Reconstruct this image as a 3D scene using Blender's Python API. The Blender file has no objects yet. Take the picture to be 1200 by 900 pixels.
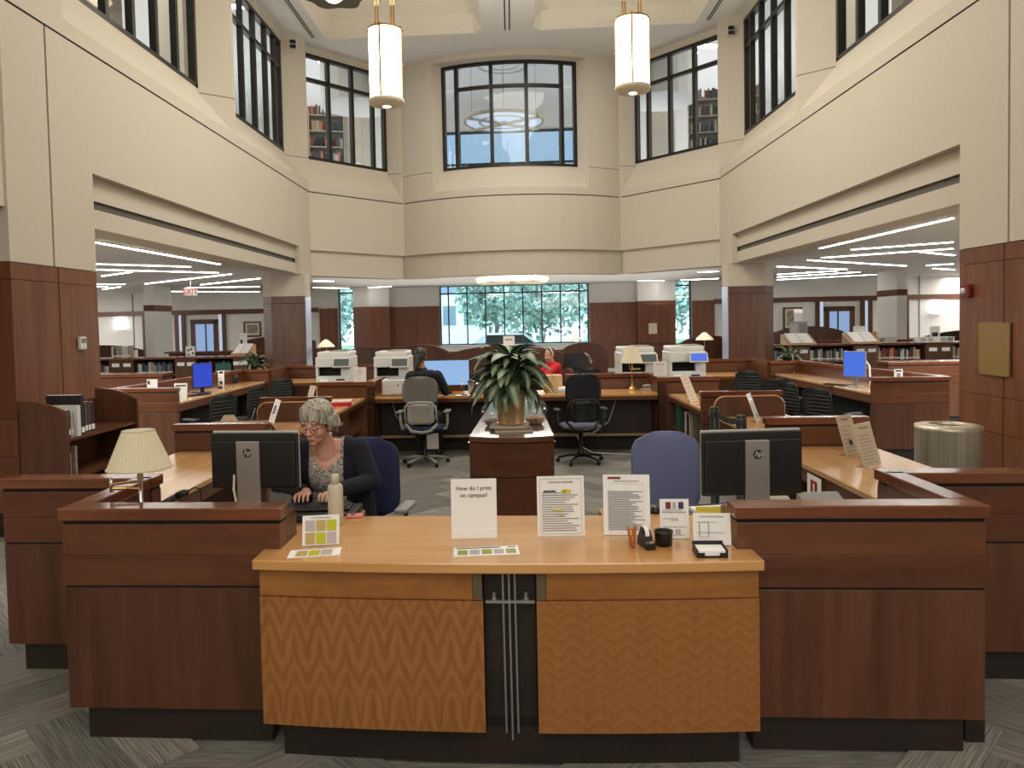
import bpy, bmesh, math, random
from mathutils import Vector, Matrix, Euler
random.seed(7)
R = math.radians
SC = bpy.context.scene
COL = SC.collection
# ------------------------------------------------------------------ camera, world, light, exposure
H = 1.84; PITCH = R(2.2); ROLL = 0.020; FPX = 880.0; CX = 602.0; CY = 410.0
cd = bpy.data.cameras.new('camera'); cam = bpy.data.objects.new('camera', cd); COL.objects.link(cam)
cd.sensor_width = 36.0; cd.lens = 36.0 * FPX / 1200.0
cd.shift_x = -2.0 / 1200.0; cd.shift_y = -40.0 / 1200.0
cam.matrix_world = Matrix.Translation((0, 0, H)) @ Matrix.Rotation(-PITCH, 4, 'X') @ Matrix.Rotation(R(90), 4, 'X') @ Matrix.Rotation(-ROLL, 4, 'Z')
cd.clip_start = 0.05; cd.clip_end = 300
SC.camera = cam
w = bpy.data.worlds.new('world'); SC.world = w; w.use_nodes = True
bg = w.node_tree.nodes['Background']; bg.inputs[0].default_value = (0.58, 0.80, 1.0, 1); bg.inputs[1].default_value = 3.0
vs = SC.view_settings; vs.view_transform = 'Standard'; vs.look = 'None'; vs.gamma = 1.0; vs.use_curve_mapping = False
vs.exposure = 0.82

def area(name, loc, sx, sy, power, col=(1, .9, .76), rot=(0, 0, 0)):
    l = bpy.data.lights.new(name, 'AREA'); l.shape = 'RECTANGLE'; l.size = sx; l.size_y = sy; l.energy = power; l.color = col
    o = bpy.data.objects.new(name, l); o.location = loc; o.rotation_euler = rot; COL.objects.link(o)
    return o
area('atrium_fill', (0, 11.0, 8.0), 3.6, 9.0, 255, (1, .95, .85))  # added fill under the atrium ceiling, no fixture of its own
area('coffer_fill', (0, 11.0, 6.0), 4.0, 6.0, 75, (1, .93, .80), (R(180), 0, 0))  # added mid-air fill facing up to brighten the coffers
area('entry_fill', (0, -.6, 6.8), 6.0, 5.0, 170, (1, .95, .86), (R(20), 0, 0))  # unseen fill added above and behind the camera, tilted forward
area('front_fill', (0, -4.8, 4.6), 6.5, 3.5, 120, (1, .96, .90), (R(88), 0, 0))  # added fill facing forward from behind the camera, no window modelled
for s_ in (-1, 1):
    area('near_aisle_fill', (s_ * 8.7, 8.4, 3.02), 5.0, 3.4, 400, (1, .95, .88))  # added aisle fill, kept out of view behind the pilaster
    area('far_corner_fill', (s_ * 15.7, 23.0, 3.0), 2.2, 5, 150, (1, .96, .92))  # added fill for the far corners, out of view
    area('aisle_up_fill', (s_ * 10, 15.5, 2.2), 8, 14, 26, (1, .95, .9), (R(180), 0, 0))  # fixtureless fill added facing up to lift the aisle ceilings
    area('upper_floor_fill', (s_ * 14.5, 12, 9.1), 4, 14, 380, (1, .97, .93))  # added downward fill for the upper side rooms, no fixture
    area('upper_up_fill', (s_ * 8.5, 13, 5.2), 4, 14, 200, (1, .97, .93), (R(180), 0, 0))  # added mid-air fill aimed up at the upper floor ceiling
area('back_aisle_fill', (0, 19.2, 3.06), 4.0, 1.1, 280, (1, .95, .9))  # added fill tucked behind the bow fascia, out of sight
area('aisle_up_fill', (0, 22.3, 2.3), 11, 6, 85, (1, .96, .93), (R(180), 0, 0))  # another upward fill added over the back aisle, no fixture
for s_ in (-1, 1): area('upper_up_fill', (s_ * 6.2, 22.4, 5.0), 7, 5, 190, (.93, .96, 1), (R(180), 0, 0))  # upward fill added in the upper rear rooms, no fixture

# ------------------------------------------------------------------ helpers
SK = 0.065
def sk(x, y): return (x, y - SK * x)
def ray(px, py):
    u = (px - CX) / FPX; v = -(py - CY) / FPX; c, s = math.cos(ROLL), math.sin(ROLL)
    a = u * c + v * s; b = -u * s + v * c
    return Vector((a, math.cos(PITCH) + b * math.sin(PITCH), -math.sin(PITCH) + b * math.cos(PITCH)))
def onz(px, py, z): r = ray(px, py); t = (z - H) / r.z; return Vector((r.x * t, r.y * t, z))
def ony(px, py, y): r = ray(px, py); t = y / r.y; return Vector((r.x * t, y, H + r.z * t))
def onx(px, py, x): r = ray(px, py); t = x / r.x; return Vector((x, r.y * t, H + r.z * t))

def srgb(r, g, b):
    f = lambda c: (c / 255) / 12.92 if c / 255 <= .04045 else ((c / 255 + .055) / 1.055) ** 2.4
    return (f(r), f(g), f(b), 1)
MATS = {}
def mat(name, c, rough=.6, metal=0, noise=0, nscale=8, stretch=(1, 1, 1), bump=0, emis=0, coat=0, detail=3, c2=None, coords='Object', alpha=None, trans=0, sheen=0):
    if name in MATS: return MATS[name]
    m = bpy.data.materials.new(name); m.use_nodes = True; nt = m.node_tree; b = nt.nodes['Principled BSDF']
    b.inputs['Base Color'].default_value = c; b.inputs['Roughness'].default_value = rough; b.inputs['Metallic'].default_value = metal
    if coat: b.inputs['Coat Weight'].default_value = coat; b.inputs['Coat Roughness'].default_value = .12
    if trans: b.inputs['Transmission Weight'].default_value = trans
    if emis: b.inputs['Emission Color'].default_value = c; b.inputs['Emission Strength'].default_value = emis
    if noise or bump:
        tc = nt.nodes.new('ShaderNodeTexCoord'); mp = nt.nodes.new('ShaderNodeMapping'); mp.inputs['Scale'].default_value = stretch
        nt.links.new(tc.outputs[coords], mp.inputs[0]); nz = nt.nodes.new('ShaderNodeTexNoise')
        nz.inputs['Scale'].default_value = nscale; nz.inputs['Detail'].default_value = detail; nt.links.new(mp.outputs[0], nz.inputs['Vector'])
        if noise:
            mx = nt.nodes.new('ShaderNodeMix'); mx.data_type = 'RGBA'
            d = c2 or tuple(x * (1 - noise) for x in c[:3]) + (1,)
            mx.inputs[6].default_value = c; mx.inputs[7].default_value = d
            rp = nt.nodes.new('ShaderNodeMapRange'); rp.inputs[1].default_value = .35; rp.inputs[2].default_value = .65
            nt.links.new(nz.outputs[0], rp.inputs[0]); nt.links.new(rp.outputs[0], mx.inputs[0]); nt.links.new(mx.outputs[2], b.inputs['Base Color'])
        if bump:
            bp = nt.nodes.new('ShaderNodeBump'); bp.inputs['Strength'].default_value = bump; bp.inputs['Distance'].default_value = .002
            nt.links.new(nz.outputs[0], bp.inputs['Height']); nt.links.new(bp.outputs[0], b.inputs['Normal'])
    MATS[name] = m; return m
def wood(name, c, c2, axis, rough=.33, scale=3.0, figure=0.0, coat=.0):
    """grain runs along axis; two noise layers and an optional cross figure"""
    if name in MATS: return MATS[name]
    m = bpy.data.materials.new(name); m.use_nodes = True; nt = m.node_tree; N = nt.nodes; L = nt.links; b = N['Principled BSDF']
    b.inputs['Roughness'].default_value = rough; b.inputs['Coat Weight'].default_value = coat; b.inputs['Coat Roughness'].default_value = .15
    tc = N.new('ShaderNodeTexCoord'); mp = N.new('ShaderNodeMapping'); s = [6.5, 6.5, 6.5]; s['xyz'.index(axis)] = .5
    mp.inputs['Scale'].default_value = s; oi = N.new('ShaderNodeObjectInfo')
    add = N.new('ShaderNodeVectorMath'); add.operation = 'ADD'; L.new(tc.outputs['Object'], add.inputs[0]); L.new(oi.outputs['Random'], add.inputs[1])
    L.new(add.outputs[0], mp.inputs[0])
    n1 = N.new('ShaderNodeTexNoise'); n1.inputs['Scale'].default_value = scale; n1.inputs['Detail'].default_value = 6; L.new(mp.outputs[0], n1.inputs['Vector'])
    n2 = N.new('ShaderNodeTexNoise'); n2.inputs['Scale'].default_value = .9; n2.inputs['Detail'].default_value = 2; n2.inputs['Distortion'].default_value = 1.0; L.new(mp.outputs[0], n2.inputs['Vector'])
    mu = N.new('ShaderNodeMath'); mu.operation = 'ADD'; L.new(n1.outputs[0], mu.inputs[0]); L.new(n2.outputs[0], mu.inputs[1])
    last = mu.outputs[0]
    if figure:
        mp2 = N.new('ShaderNodeMapping'); s2 = [9, 9, 9]; s2['xyz'.index(axis)] = 5; mp2.inputs['Scale'].default_value = s2; L.new(add.outputs[0], mp2.inputs[0])
        n3 = N.new('ShaderNodeTexNoise'); n3.inputs['Scale'].default_value = 1.2; n3.inputs['Detail'].default_value = 4; n3.inputs['Distortion'].default_value = 1.5; L.new(mp2.outputs[0], n3.inputs['Vector'])
        m3 = N.new('ShaderNodeMath'); m3.operation = 'MULTIPLY_ADD'; m3.inputs[1].default_value = figure; L.new(n3.outputs[0], m3.inputs[0]); L.new(last, m3.inputs[2]); last = m3.outputs[0]
    rp = N.new('ShaderNodeMapRange'); rp.inputs[1].default_value = .75 + figure * .4; rp.inputs[2].default_value = 1.25 + figure * .6; L.new(last, rp.inputs[0])
    mx = N.new('ShaderNodeMix'); mx.data_type = 'RGBA'; mx.inputs[6].default_value = c; mx.inputs[7].default_value = c2; L.new(rp.outputs[0], mx.inputs[0])
    hs = N.new('ShaderNodeHueSaturation'); vr = N.new('ShaderNodeMapRange'); vr.inputs[3].default_value = .88; vr.inputs[4].default_value = 1.12
    L.new(oi.outputs['Random'], vr.inputs[0]); L.new(vr.outputs[0], hs.inputs['Value']); L.new(mx.outputs[2], hs.inputs['Color']); L.new(hs.outputs[0], b.inputs['Base Color'])
    MATS[name] = m; return m
def chevron_wood(name, c, c2, width, freq, up=1):
    """book-matched figured veneer: columns of mirrored slanting waves"""
    m = bpy.data.materials.new(name); m.use_nodes = True; nt = m.node_tree; N = nt.nodes; L = nt.links; b = N['Principled BSDF']
    b.inputs['Roughness'].default_value = .3
    tc = N.new('ShaderNodeTexCoord'); sp = N.new('ShaderNodeSeparateXYZ'); L.new(tc.outputs['Object'], sp.inputs[0])
    def M(op, a, bb=None, v=None, v0=None):
        n = N.new('ShaderNodeMath'); n.operation = op
        if a is not None: L.new(a, n.inputs[0])
        elif v0 is not None: n.inputs[0].default_value = v0
        if bb is not None: L.new(bb, n.inputs[1])
        elif v is not None: n.inputs[1].default_value = v
        return n.outputs[0]
    x = M('PINGPONG', sp.outputs[0], v=width)
    nz = N.new('ShaderNodeTexNoise'); nz.inputs['Scale'].default_value = 5; nz.inputs['Detail'].default_value = 3
    cm = N.new('ShaderNodeCombineXYZ'); L.new(x, cm.inputs[0]); L.new(sp.outputs[2], cm.inputs[2]); L.new(cm.outputs[0], nz.inputs['Vector'])
    ph = M('ADD', M('MULTIPLY', x, v=up * 1.0), M('MULTIPLY', nz.outputs[0], v=.42 if up > 0 else .13))
    ph = M('ADD', ph, sp.outputs[2]); wv = M('SINE', M('MULTIPLY', ph, v=freq)) if up > 0 else M('MULTIPLY_ADD', M('FRACT', M('MULTIPLY', ph, v=freq / 6.283)), v=1.7)
    if up < 0: wv.node.inputs[2].default_value = -.85

    n2 = N.new('ShaderNodeTexNoise'); n2.inputs['Scale'].default_value = 3.0; mp = N.new('ShaderNodeMapping'); mp.inputs['Scale'].default_value = (14, 14, .8)
    L.new(tc.outputs['Object'], mp.inputs[0]); L.new(mp.outputs[0], n2.inputs['Vector'])
    amp = N.new('ShaderNodeTexNoise'); amp.inputs['Scale'].default_value = 4.5; L.new(cm.outputs[0], amp.inputs['Vector'])
    f = M('ADD', M('MULTIPLY', wv, M('MULTIPLY', amp.outputs[0], v=.62)), M('MULTIPLY', n2.outputs[0], v=.8))
    rp = N.new('ShaderNodeMapRange'); rp.inputs[1].default_value = -.1; rp.inputs[2].default_value = .95; L.new(f, rp.inputs[0])
    mx = N.new('ShaderNodeMix'); mx.data_type = 'RGBA'; mx.inputs[6].default_value = c; mx.inputs[7].default_value = c2; L.new(rp.outputs[0], mx.inputs[0]); L.new(mx.outputs[2], b.inputs['Base Color'])
    MATS[name] = m; return m
def glassy(name, tint=(1, 1, 1, 1), refl=.12, rough=.02):
    if name in MATS: return MATS[name]
    m = bpy.data.materials.new(name); m.use_nodes = True; nt = m.node_tree; nt.nodes.clear()
    o = nt.nodes.new('ShaderNodeOutputMaterial'); t = nt.nodes.new('ShaderNodeBsdfTransparent'); t.inputs[0].default_value = tint
    g = nt.nodes.new('ShaderNodeBsdfGlossy'); g.inputs['Roughness'].default_value = rough; mx = nt.nodes.new('ShaderNodeMixShader')
    fr = nt.nodes.new('ShaderNodeFresnel'); fr.inputs[0].default_value = 1.45; ad = nt.nodes.new('ShaderNodeMath'); ad.operation = 'ADD'; ad.use_clamp = True; ad.inputs[1].default_value = refl * .4
    gm = nt.nodes.new('ShaderNodeNewGeometry'); iv = nt.nodes.new('ShaderNodeMath'); iv.operation = 'SUBTRACT'; iv.inputs[0].default_value = 1; nt.links.new(gm.outputs['Backfacing'], iv.inputs[1]); mu = nt.nodes.new('ShaderNodeMath'); mu.operation = 'MULTIPLY'; nt.links.new(fr.outputs[0], ad.inputs[0]); nt.links.new(ad.outputs[0], mu.inputs[0]); nt.links.new(iv.outputs[0], mu.inputs[1]); nt.links.new(mu.outputs[0], mx.inputs[0]); nt.links.new(t.outputs[0], mx.inputs[1]); nt.links.new(g.outputs[0], mx.inputs[2]); nt.links.new(mx.outputs[0], o.inputs[0])
    MATS[name] = m; return m
def emit(name, c, s, base=.8):
    if name in MATS: return MATS[name]
    m = bpy.data.materials.new(name); m.use_nodes = True; b = m.node_tree.nodes['Principled BSDF']
    b.inputs['Base Color'].default_value = (base, base, base, 1); b.inputs['Emission Color'].default_value = c; b.inputs['Emission Strength'].default_value = s
    MATS[name] = m; return m

WR = (.122, .048, .023, 1); WD = (.072, .027, .013, 1)
W_V = wood('walnut_vertical_grain', WR, WD, 'z', .34); W_H = wood('walnut_horizontal_grain', (.140, .050, .022, 1), (.088, .030, .013, 1), 'x', .3, figure=.5)
W_HY = wood('walnut_grain_along_depth', (.140, .050, .022, 1), (.088, .030, .013, 1), 'y', .3)
CAP = wood('polished_cap_wood', (.20, .062, .024, 1), (.12, .034, .013, 1), 'x', .16, coat=.5)
CAPY = wood('polished_cap_wood_depth', (.20, .062, .024, 1), (.12, .034, .013, 1), 'y', .16, coat=.5)
W_DK = wood('dark_carrel_wood', (.085, .028, .012, 1), (.05, .016, .008, 1), 'z', .35)
W_O = wood('column_wood', (.20, .070, .028, 1), (.135, .042, .016, 1), 'z', .35)
TOP = wood('maple_worktop', (.66, .355, .128, 1), (.56, .275, .09, 1), 'x', .2, scale=2, coat=.4)
TOPY = wood('maple_worktop_depth', (.62, .36, .165, 1), (.53, .29, .12, 1), 'y', .22, scale=2, coat=.3)
MAP_H = wood('honey_apron', (.37, .155, .040, 1), (.26, .10, .025, 1), 'x', .3, figure=1.0)
CHEV = chevron_wood('figured_honey_panel', (.38, .162, .046, 1), (.23, .088, .022, 1), .055, 46, 3.0)
CHEV2 = chevron_wood('figured_honey_panel_wide', (.38, .162, .046, 1), (.25, .096, .025, 1), .055, 125, -.8)
DARK = mat('plinth_dark', srgb(42, 32, 26), .55, noise=.3, nscale=3, stretch=(1, 1, 6))
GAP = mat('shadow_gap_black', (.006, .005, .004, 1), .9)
CREAM = mat('cream_wall', (.60, .54, .45, 1), .85, noise=.05, nscale=60, bump=.15)
CREAM2 = mat('cream_wall_upper', (.62, .56, .47, 1), .85, noise=.05, nscale=60, bump=.15)
WHITE = mat('white_wall', (.72, .70, .66, 1), .8, noise=.03, nscale=20)
CEIL = mat('ceiling_lower', (.62, .585, .54, 1), .9, noise=.04, nscale=30)
CEILU = mat('ceiling_upper', (.82, .77, .67, 1), .9, noise=.03, nscale=20)
GREYC = mat('ceiling_grey', (.74, .73, .71, 1), .9, noise=.03, nscale=20)
FRAME = mat('bronze_frame', (.022, .020, .017, 1), .35, .3)
CARP = mat('carpet', (.23, .22, .19, 1), .95, noise=.45, nscale=6, stretch=(1, 14, 1), bump=.5)
BLK = mat('black_plastic', (.010, .010, .011, 1), .42); BLK2 = mat('black_mesh', (.013, .014, .014, 1), .6, bump=.6, nscale=250)
GREYP = mat('grey_plastic', (.26, .26, .255, 1), .45); LGREY = mat('light_grey_plastic', (.50, .49, .46, 1), .45); PRN = mat('printer_white', (.68, .67, .63, 1), .42)
SILV = mat('brushed_silver', (.42, .41, .40, 1), .38, .7); CHROME = mat('chrome', (.7, .7, .7, 1), .15, 1); BRASS = mat('brass', (.72, .50, .22, 1), .25, 1)
STEELB = mat('brushed_brass_steel', (.74, .66, .52, 1), .42, .65, noise=.25, nscale=2, stretch=(30, 30, .3))
PAPER = mat('paper', (.90, .89, .87, 1), .75); PAPT = mat('paper_cream', (.66, .55, .40, 1), .75); INK = mat('ink', (.03, .03, .035, 1), .7); GINK = mat('grey_ink', (.22, .22, .22, 1), .7)
MAROON = mat('maroon_print', (.18, .02, .03, 1), .6); CLEAR = glassy('clear_acrylic', (1, 1, 1, 1), .02)
PANE = glassy('window_glass', (.93, .95, .95, 1), .1)
SHADE = mat('pleated_shade', (.74, .66, .47, 1), .8, noise=0); LAMPW = mat('lamp_sleeve', (.6, .56, .46, 1), .5)
LIT = emit('strip_tube', (1, .97, .9, 1), 11)
PEND = emit('pendant_glass', (1, .90, .70, 1), 7.0); DOWN = emit('lamp_glow', (1, .9, .7, 1), 4); SCON = emit('sconce_glass', (.92, .97, 1, 1), 3)

OR = {}
PARENTROT = {}
def thing(name, label, cat, loc=(0, 0, 0), rz=0, group=None, world=False, kind=None, rx=0):
    """Empty at the thing's base. loc is plan space when world is False for structures built with W builders"""
    o = bpy.data.objects.new(name, None); COL.objects.link(o); o.empty_display_size = .1
    if world: x, y = sk(loc[0], loc[1]); o.location = (x, y, loc[2])
    else: o.location = loc
    OR[o.name] = Vector(loc); o.rotation_euler = (rx, 0, rz)
    if kind: o['kind'] = kind
    if label: o['label'] = label
    if cat: o['category'] = cat
    if group: o['group'] = group
    return o
def tag(o, label, cat, group=None):
    o['label'] = label; o['category'] = cat
    if group: o['group'] = group
    return o
class B:
    def __init__(s): s.v = []; s.f = []; s.m = []
    def q(s, pts, mi=0):
        n = len(s.v); s.v += [Vector(p) for p in pts]; s.f.append(tuple(range(n, n + len(pts)))); s.m.append(mi); return s
    def box(s, x0, x1, y0, y1, z0, z1, mi=0, rz=0, c=None):
        n = len(s.v); P = [(x0, y0, z0), (x1, y0, z0), (x1, y1, z0), (x0, y1, z0), (x0, y0, z1), (x1, y0, z1), (x1, y1, z1), (x0, y1, z1)]
        if rz:
            cx_, cy_ = c or ((x0 + x1) / 2, (y0 + y1) / 2); C_, S_ = math.cos(rz), math.sin(rz)
            P = [(cx_ + (x - cx_) * C_ - (y - cy_) * S_, cy_ + (x - cx_) * S_ + (y - cy_) * C_, z) for x, y, z in P]
        s.v += [Vector(p) for p in P]
        for f in ((0, 3, 2, 1), (4, 5, 6, 7), (0, 1, 5, 4), (1, 2, 6, 5), (2, 3, 7, 6), (3, 0, 4, 7)): s.f.append(tuple(n + i for i in f)); s.m.append(mi)
        return s
    def prism(s, poly, z0, z1, mi=0):
        n = len(s.v); k = len(poly)
        s.v += [Vector((p[0], p[1], z0)) for p in poly] + [Vector((p[0], p[1], z1)) for p in poly]
        s.f.append(tuple(n + i for i in reversed(range(k)))); s.f.append(tuple(n + k + i for i in range(k))); s.m += [mi, mi]
        for i in range(k): s.f.append((n + i, n + (i + 1) % k, n + k + (i + 1) % k, n + k + i)); s.m.append(mi)
        return s
    def xprism(s, poly, x0, x1, mi=0):   # poly in (y,z)
        n = len(s.v); k = len(poly)
        s.v += [Vector((x0, p[0], p[1])) for p in poly] + [Vector((x1, p[0], p[1])) for p in poly]
        s.f.append(tuple(n + i for i in reversed(range(k)))); s.f.append(tuple(n + k + i for i in range(k))); s.m += [mi, mi]
        for i in range(k): s.f.append((n + i, n + (i + 1) % k, n + k + (i + 1) % k, n + k + i)); s.m.append(mi)
        return s
    def yprism(s, poly, y0, y1, mi=0):   # poly in (x,z)
        n = len(s.v); k = len(poly)
        s.v += [Vector((p[0], y0, p[1])) for p in poly] + [Vector((p[0], y1, p[1])) for p in poly]
        s.f.append(tuple(n + i for i in range(k))); s.f.append(tuple(n + k + i for i in reversed(range(k)))); s.m += [mi, mi]
        for i in range(k): s.f.append((n + i, n + k + i, n + k + (i + 1) % k, n + (i + 1) % k)); s.m.append(mi)
        return s
    def lathe(s, prof, c=(0, 0, 0), n=20, mi=0, flute=0, nf=0, sx=1, sy=1):
        a = len(s.v); k = len(prof)
        for i in range(n):
            t = 2 * math.pi * i / n; fl = 1 + (flute if (nf and i % 2) else 0)
            for r, z in prof: s.v.append(Vector((c[0] + r * fl * math.cos(t) * sx, c[1] + r * fl * math.sin(t) * sy, c[2] + z)))
        for i in range(n):
            j = (i + 1) % n
            for q in range(k - 1): s.f.append((a + i * k + q, a + j * k + q, a + j * k + q + 1, a + i * k + q + 1)); s.m.append(mi)
        ring = prof[0][0] > 1e-6 and prof[-1][0] > 1e-6 and abs(prof[0][1] - prof[-1][1]) < 1e-6
        if ring:
            if prof[0] != prof[-1]:
                for i in range(n): j = (i + 1) % n; s.f.append((a + i * k + k - 1, a + j * k + k - 1, a + j * k, a + i * k)); s.m.append(mi)
            return s
        if prof[0][0] > 1e-6: s.f.append(tuple(a + i * k for i in reversed(range(n)))); s.m.append(mi)
        if prof[-1][0] > 1e-6: s.f.append(tuple(a + i * k + k - 1 for i in range(n))); s.m.append(mi)
        return s
    def tube(s, pts, r, n=8, mi=0, r2=None):
        pts = [Vector(p) for p in pts]; a = len(s.v); K = len(pts); up = Vector((0, 0, 1)); prev = None
        for i, p in enumerate(pts):
            d = (pts[min(i + 1, K - 1)] - pts[max(i - 1, 0)]).normalized()
            if prev is None: u = d.cross(up if abs(d.z) < .9 else Vector((1, 0, 0))).normalized()
            else: u = (prev - d * prev.dot(d)).normalized()
            prev = u; v = d.cross(u); rr = r + ((r2 - r) * i / (K - 1) if r2 is not None else 0)
            for j in range(n): t = 2 * math.pi * j / n; s.v.append(p + u * math.cos(t) * rr + v * math.sin(t) * rr)
        for i in range(K - 1):
            for j in range(n): k = (j + 1) % n; s.f.append((a + i * n + j, a + i * n + k, a + (i + 1) * n + k, a + (i + 1) * n + j)); s.m.append(mi)
        s.f.append(tuple(a + j for j in reversed(range(n)))); s.f.append(tuple(a + (K - 1) * n + j for j in range(n))); s.m += [mi, mi]
        return s
    def grid(s, P, mi=0):
        a = len(s.v); nu = len(P); nv = len(P[0])
        for row in P: s.v += [Vector(p) for p in row]
        for i in range(nu - 1):
            for j in range(nv - 1): s.f.append((a + i * nv + j, a + i * nv + j + 1, a + (i + 1) * nv + j + 1, a + (i + 1) * nv + j)); s.m.append(mi)
        return s
    def pad(s, w0, h, t, curve=0, lean=0, rnd=.06, nx=8, nz=10, c=(0, 0, 0), wtop=1.0, bow=0, mi=0):
        """upright rounded panel: width along x, height along z, thickness along y; curve bends the sides toward -y"""
        F = []; Bk = []
        for k in range(nz + 1):
            z = h * k / nz; d = min(z, h - z); f = 1 if d >= rnd else 1 - (1 - math.sqrt(max(0, 1 - (1 - d / rnd) ** 2))) * (rnd / (w0 / 2))
            hw = w0 / 2 * f * (1 + (wtop - 1) * z / h); r1 = []; r2 = []
            for i in range(nx + 1):
                u = -1 + 2 * i / nx; y = -curve * u * u + lean * z + bow * math.sin(math.pi * z / h); e = t * .5 * (1 - .65 * abs(u) ** 4) * (1 - .6 * abs(2 * k / nz - 1) ** 6)
                r1.append((c[0] + u * hw, c[1] + y - e, c[2] + z)); r2.append((c[0] + u * hw, c[1] + y + e, c[2] + z))
            F.append(r1); Bk.append(r2)
        s.grid(F, mi); s.grid([list(reversed(r)) for r in Bk], mi)
        edge1 = [F[k][0] for k in range(nz + 1)] + [F[nz][i] for i in range(1, nx + 1)] + [F[k][nx] for k in range(nz - 1, -1, -1)] + [F[0][i] for i in range(nx - 1, 0, -1)]
        edge2 = [Bk[k][0] for k in range(nz + 1)] + [Bk[nz][i] for i in range(1, nx + 1)] + [Bk[k][nx] for k in range(nz - 1, -1, -1)] + [Bk[0][i] for i in range(nx - 1, 0, -1)]
        a = len(s.v); n = len(edge1); s.v += [Vector(p) for p in edge1] + [Vector(p) for p in edge2]
        for i in range(n): j = (i + 1) % n; s.f.append((a + i, a + n + i, a + n + j, a + j)); s.m.append(mi)
        return s
    def xf(s, M_):
        s.v = [M_ @ v for v in s.v]; return s
    def o(s, name, m, parent=None, W=False, bev=0, smooth=False, kind=None, label=None, loc=None):
        base = OR[parent.name] if (parent is not None and W) else Vector((0, 0, 0))
        if W and parent is None and loc is not None: base = Vector(loc)
        me = bpy.data.meshes.new(name); vv = []
        for v in s.v:
            if W: d = v - base; vv.append((d.x, d.y - SK * d.x, d.z))
            else: vv.append(tuple(v))
        me.from_pydata(vv, [], s.f)
        mm = m if isinstance(m, (list, tuple)) else [m]
        for x in mm: me.materials.append(x)
        if len(mm) > 1: me.polygons.foreach_set('material_index', s.m)
        if smooth: me.polygons.foreach_set('use_smooth', [True] * len(me.polygons))
        me.update(); ob = bpy.data.objects.new(name, me); COL.objects.link(ob)
        if smooth == 2:
            bm = bmesh.new(); bm.from_mesh(me); bmesh.ops.remove_doubles(bm, verts=bm.verts, dist=1e-5); bmesh.ops.recalc_face_normals(bm, faces=bm.faces); bm.to_mesh(me); bm.free()
        if parent is not None: ob.parent = parent
        elif W: x, y = sk(base.x, base.y); ob.location = (x, y, base.z)
        elif loc is not None: ob.location = loc
        if bev: md = ob.modifiers.new('bevel', 'BEVEL'); md.width = bev; md.segments = 2; md.limit_method = 'ANGLE'
        if kind: ob['kind'] = kind
        if label: ob['label'] = label
        OR[ob.name] = base.copy() if W else Vector((0, 0, 0))
        return ob
def dup(o, loc=None, rz=None, label=None, parent=None):
    c = o.copy(); COL.objects.link(c)
    if parent is not None: c.parent = parent
    if loc is not None: c.location = loc
    if rz is not None: c.rotation_euler = (0, 0, rz)
    if label: c['label'] = label
    for ch in list(o.children): dup(ch, parent=c)
    return c
def text_mesh(txt, size, m, parent, loc, rot=(R(90), 0, 0), name='lettering', align='CENTER', ext=.0004, shear=0):
    cu = bpy.data.curves.new('t', 'FONT'); cu.body = txt; cu.size = size; cu.align_x = align; cu.align_y = 'CENTER'; cu.extrude = ext; cu.offset = size * .008; cu.resolution_u = 2; cu.shear = shear
    t = bpy.data.objects.new('t', cu); COL.objects.link(t); dg = bpy.context.evaluated_depsgraph_get(); me = bpy.data.meshes.new_from_object(t.evaluated_get(dg))
    bpy.data.objects.remove(t); me.materials.clear(); me.materials.append(m); o = bpy.data.objects.new(name, me); COL.objects.link(o); o.parent = parent; o.location = loc; o.rotation_euler = rot
    return o

# ------------------------------------------------------------------ SETTING
fl = B().box(-17, 17, -5, 27.5, -.12, -.014).o('floor', CARP, None, True, kind='structure', loc=(0, 0, 0))
PL = []
for i, (c, c2) in enumerate([((.27, .255, .225, 1), (.10, .097, .088, 1)), ((.34, .325, .285, 1), (.13, .127, .115, 1)), ((.21, .20, .18, 1), (.078, .077, .071, 1))]):
    PL.append(mat('carpet_plank_%s' % 'abc'[i], c, .95, noise=.5, nscale=9, stretch=(.35, 17, 1), bump=.6, c2=c2, detail=2))
pm = []
for m_ in PL:
    b = B().box(-.499, .499, -.1245, .1245, -.012, 0); o = b.o('carpet_plank', m_, fl); o.location = (0, 0, -.0); pm.append(o.data); bpy.data.objects.remove(o)
cnt = 0
c45, s45 = math.cos(R(45)), math.sin(R(45))
for a in range(-30, 31):
    for k in range(-16, 17):
        for t in (0, 1):
            # herringbone of 1.0 x 0.25 planks laid at 45 degrees
            ox = a * .25 + k * 1.0; oy = a * .25 - k * 1.0
            if t == 0: x = ox + .5; y = oy + .125; rz = 0
            else: x = ox - .125 + .0; y = oy + .5 - .25 + .0 + .25 - .0; rz = R(90); x = ox - .125 + .0; y = oy + .5
            X_ = (x * c45 - y * s45); Y_ = (x * s45 + y * c45) + 5
            near = (2.15 < Y_ < 4.6 and 1.7 < abs(X_) < 3.6) or (2.1 < Y_ < 3.1 and abs(X_) < 2.0) or (5.6 < Y_ < 10.4 and abs(X_) < 1.95) or (4.2 < Y_ < 6.4 and (-3.6 < X_ < -3.0)) or (5 < Y_ < 9 and 3 < X_ < 4.2)
            if near and cnt < 300:
                o = bpy.data.objects.new('carpet_plank', pm[random.randrange(3)]); COL.objects.link(o); o.parent = fl; o.location = (X_, Y_, 0); o.rotation_euler = (0, 0, rz + R(45)); cnt += 1

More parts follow.
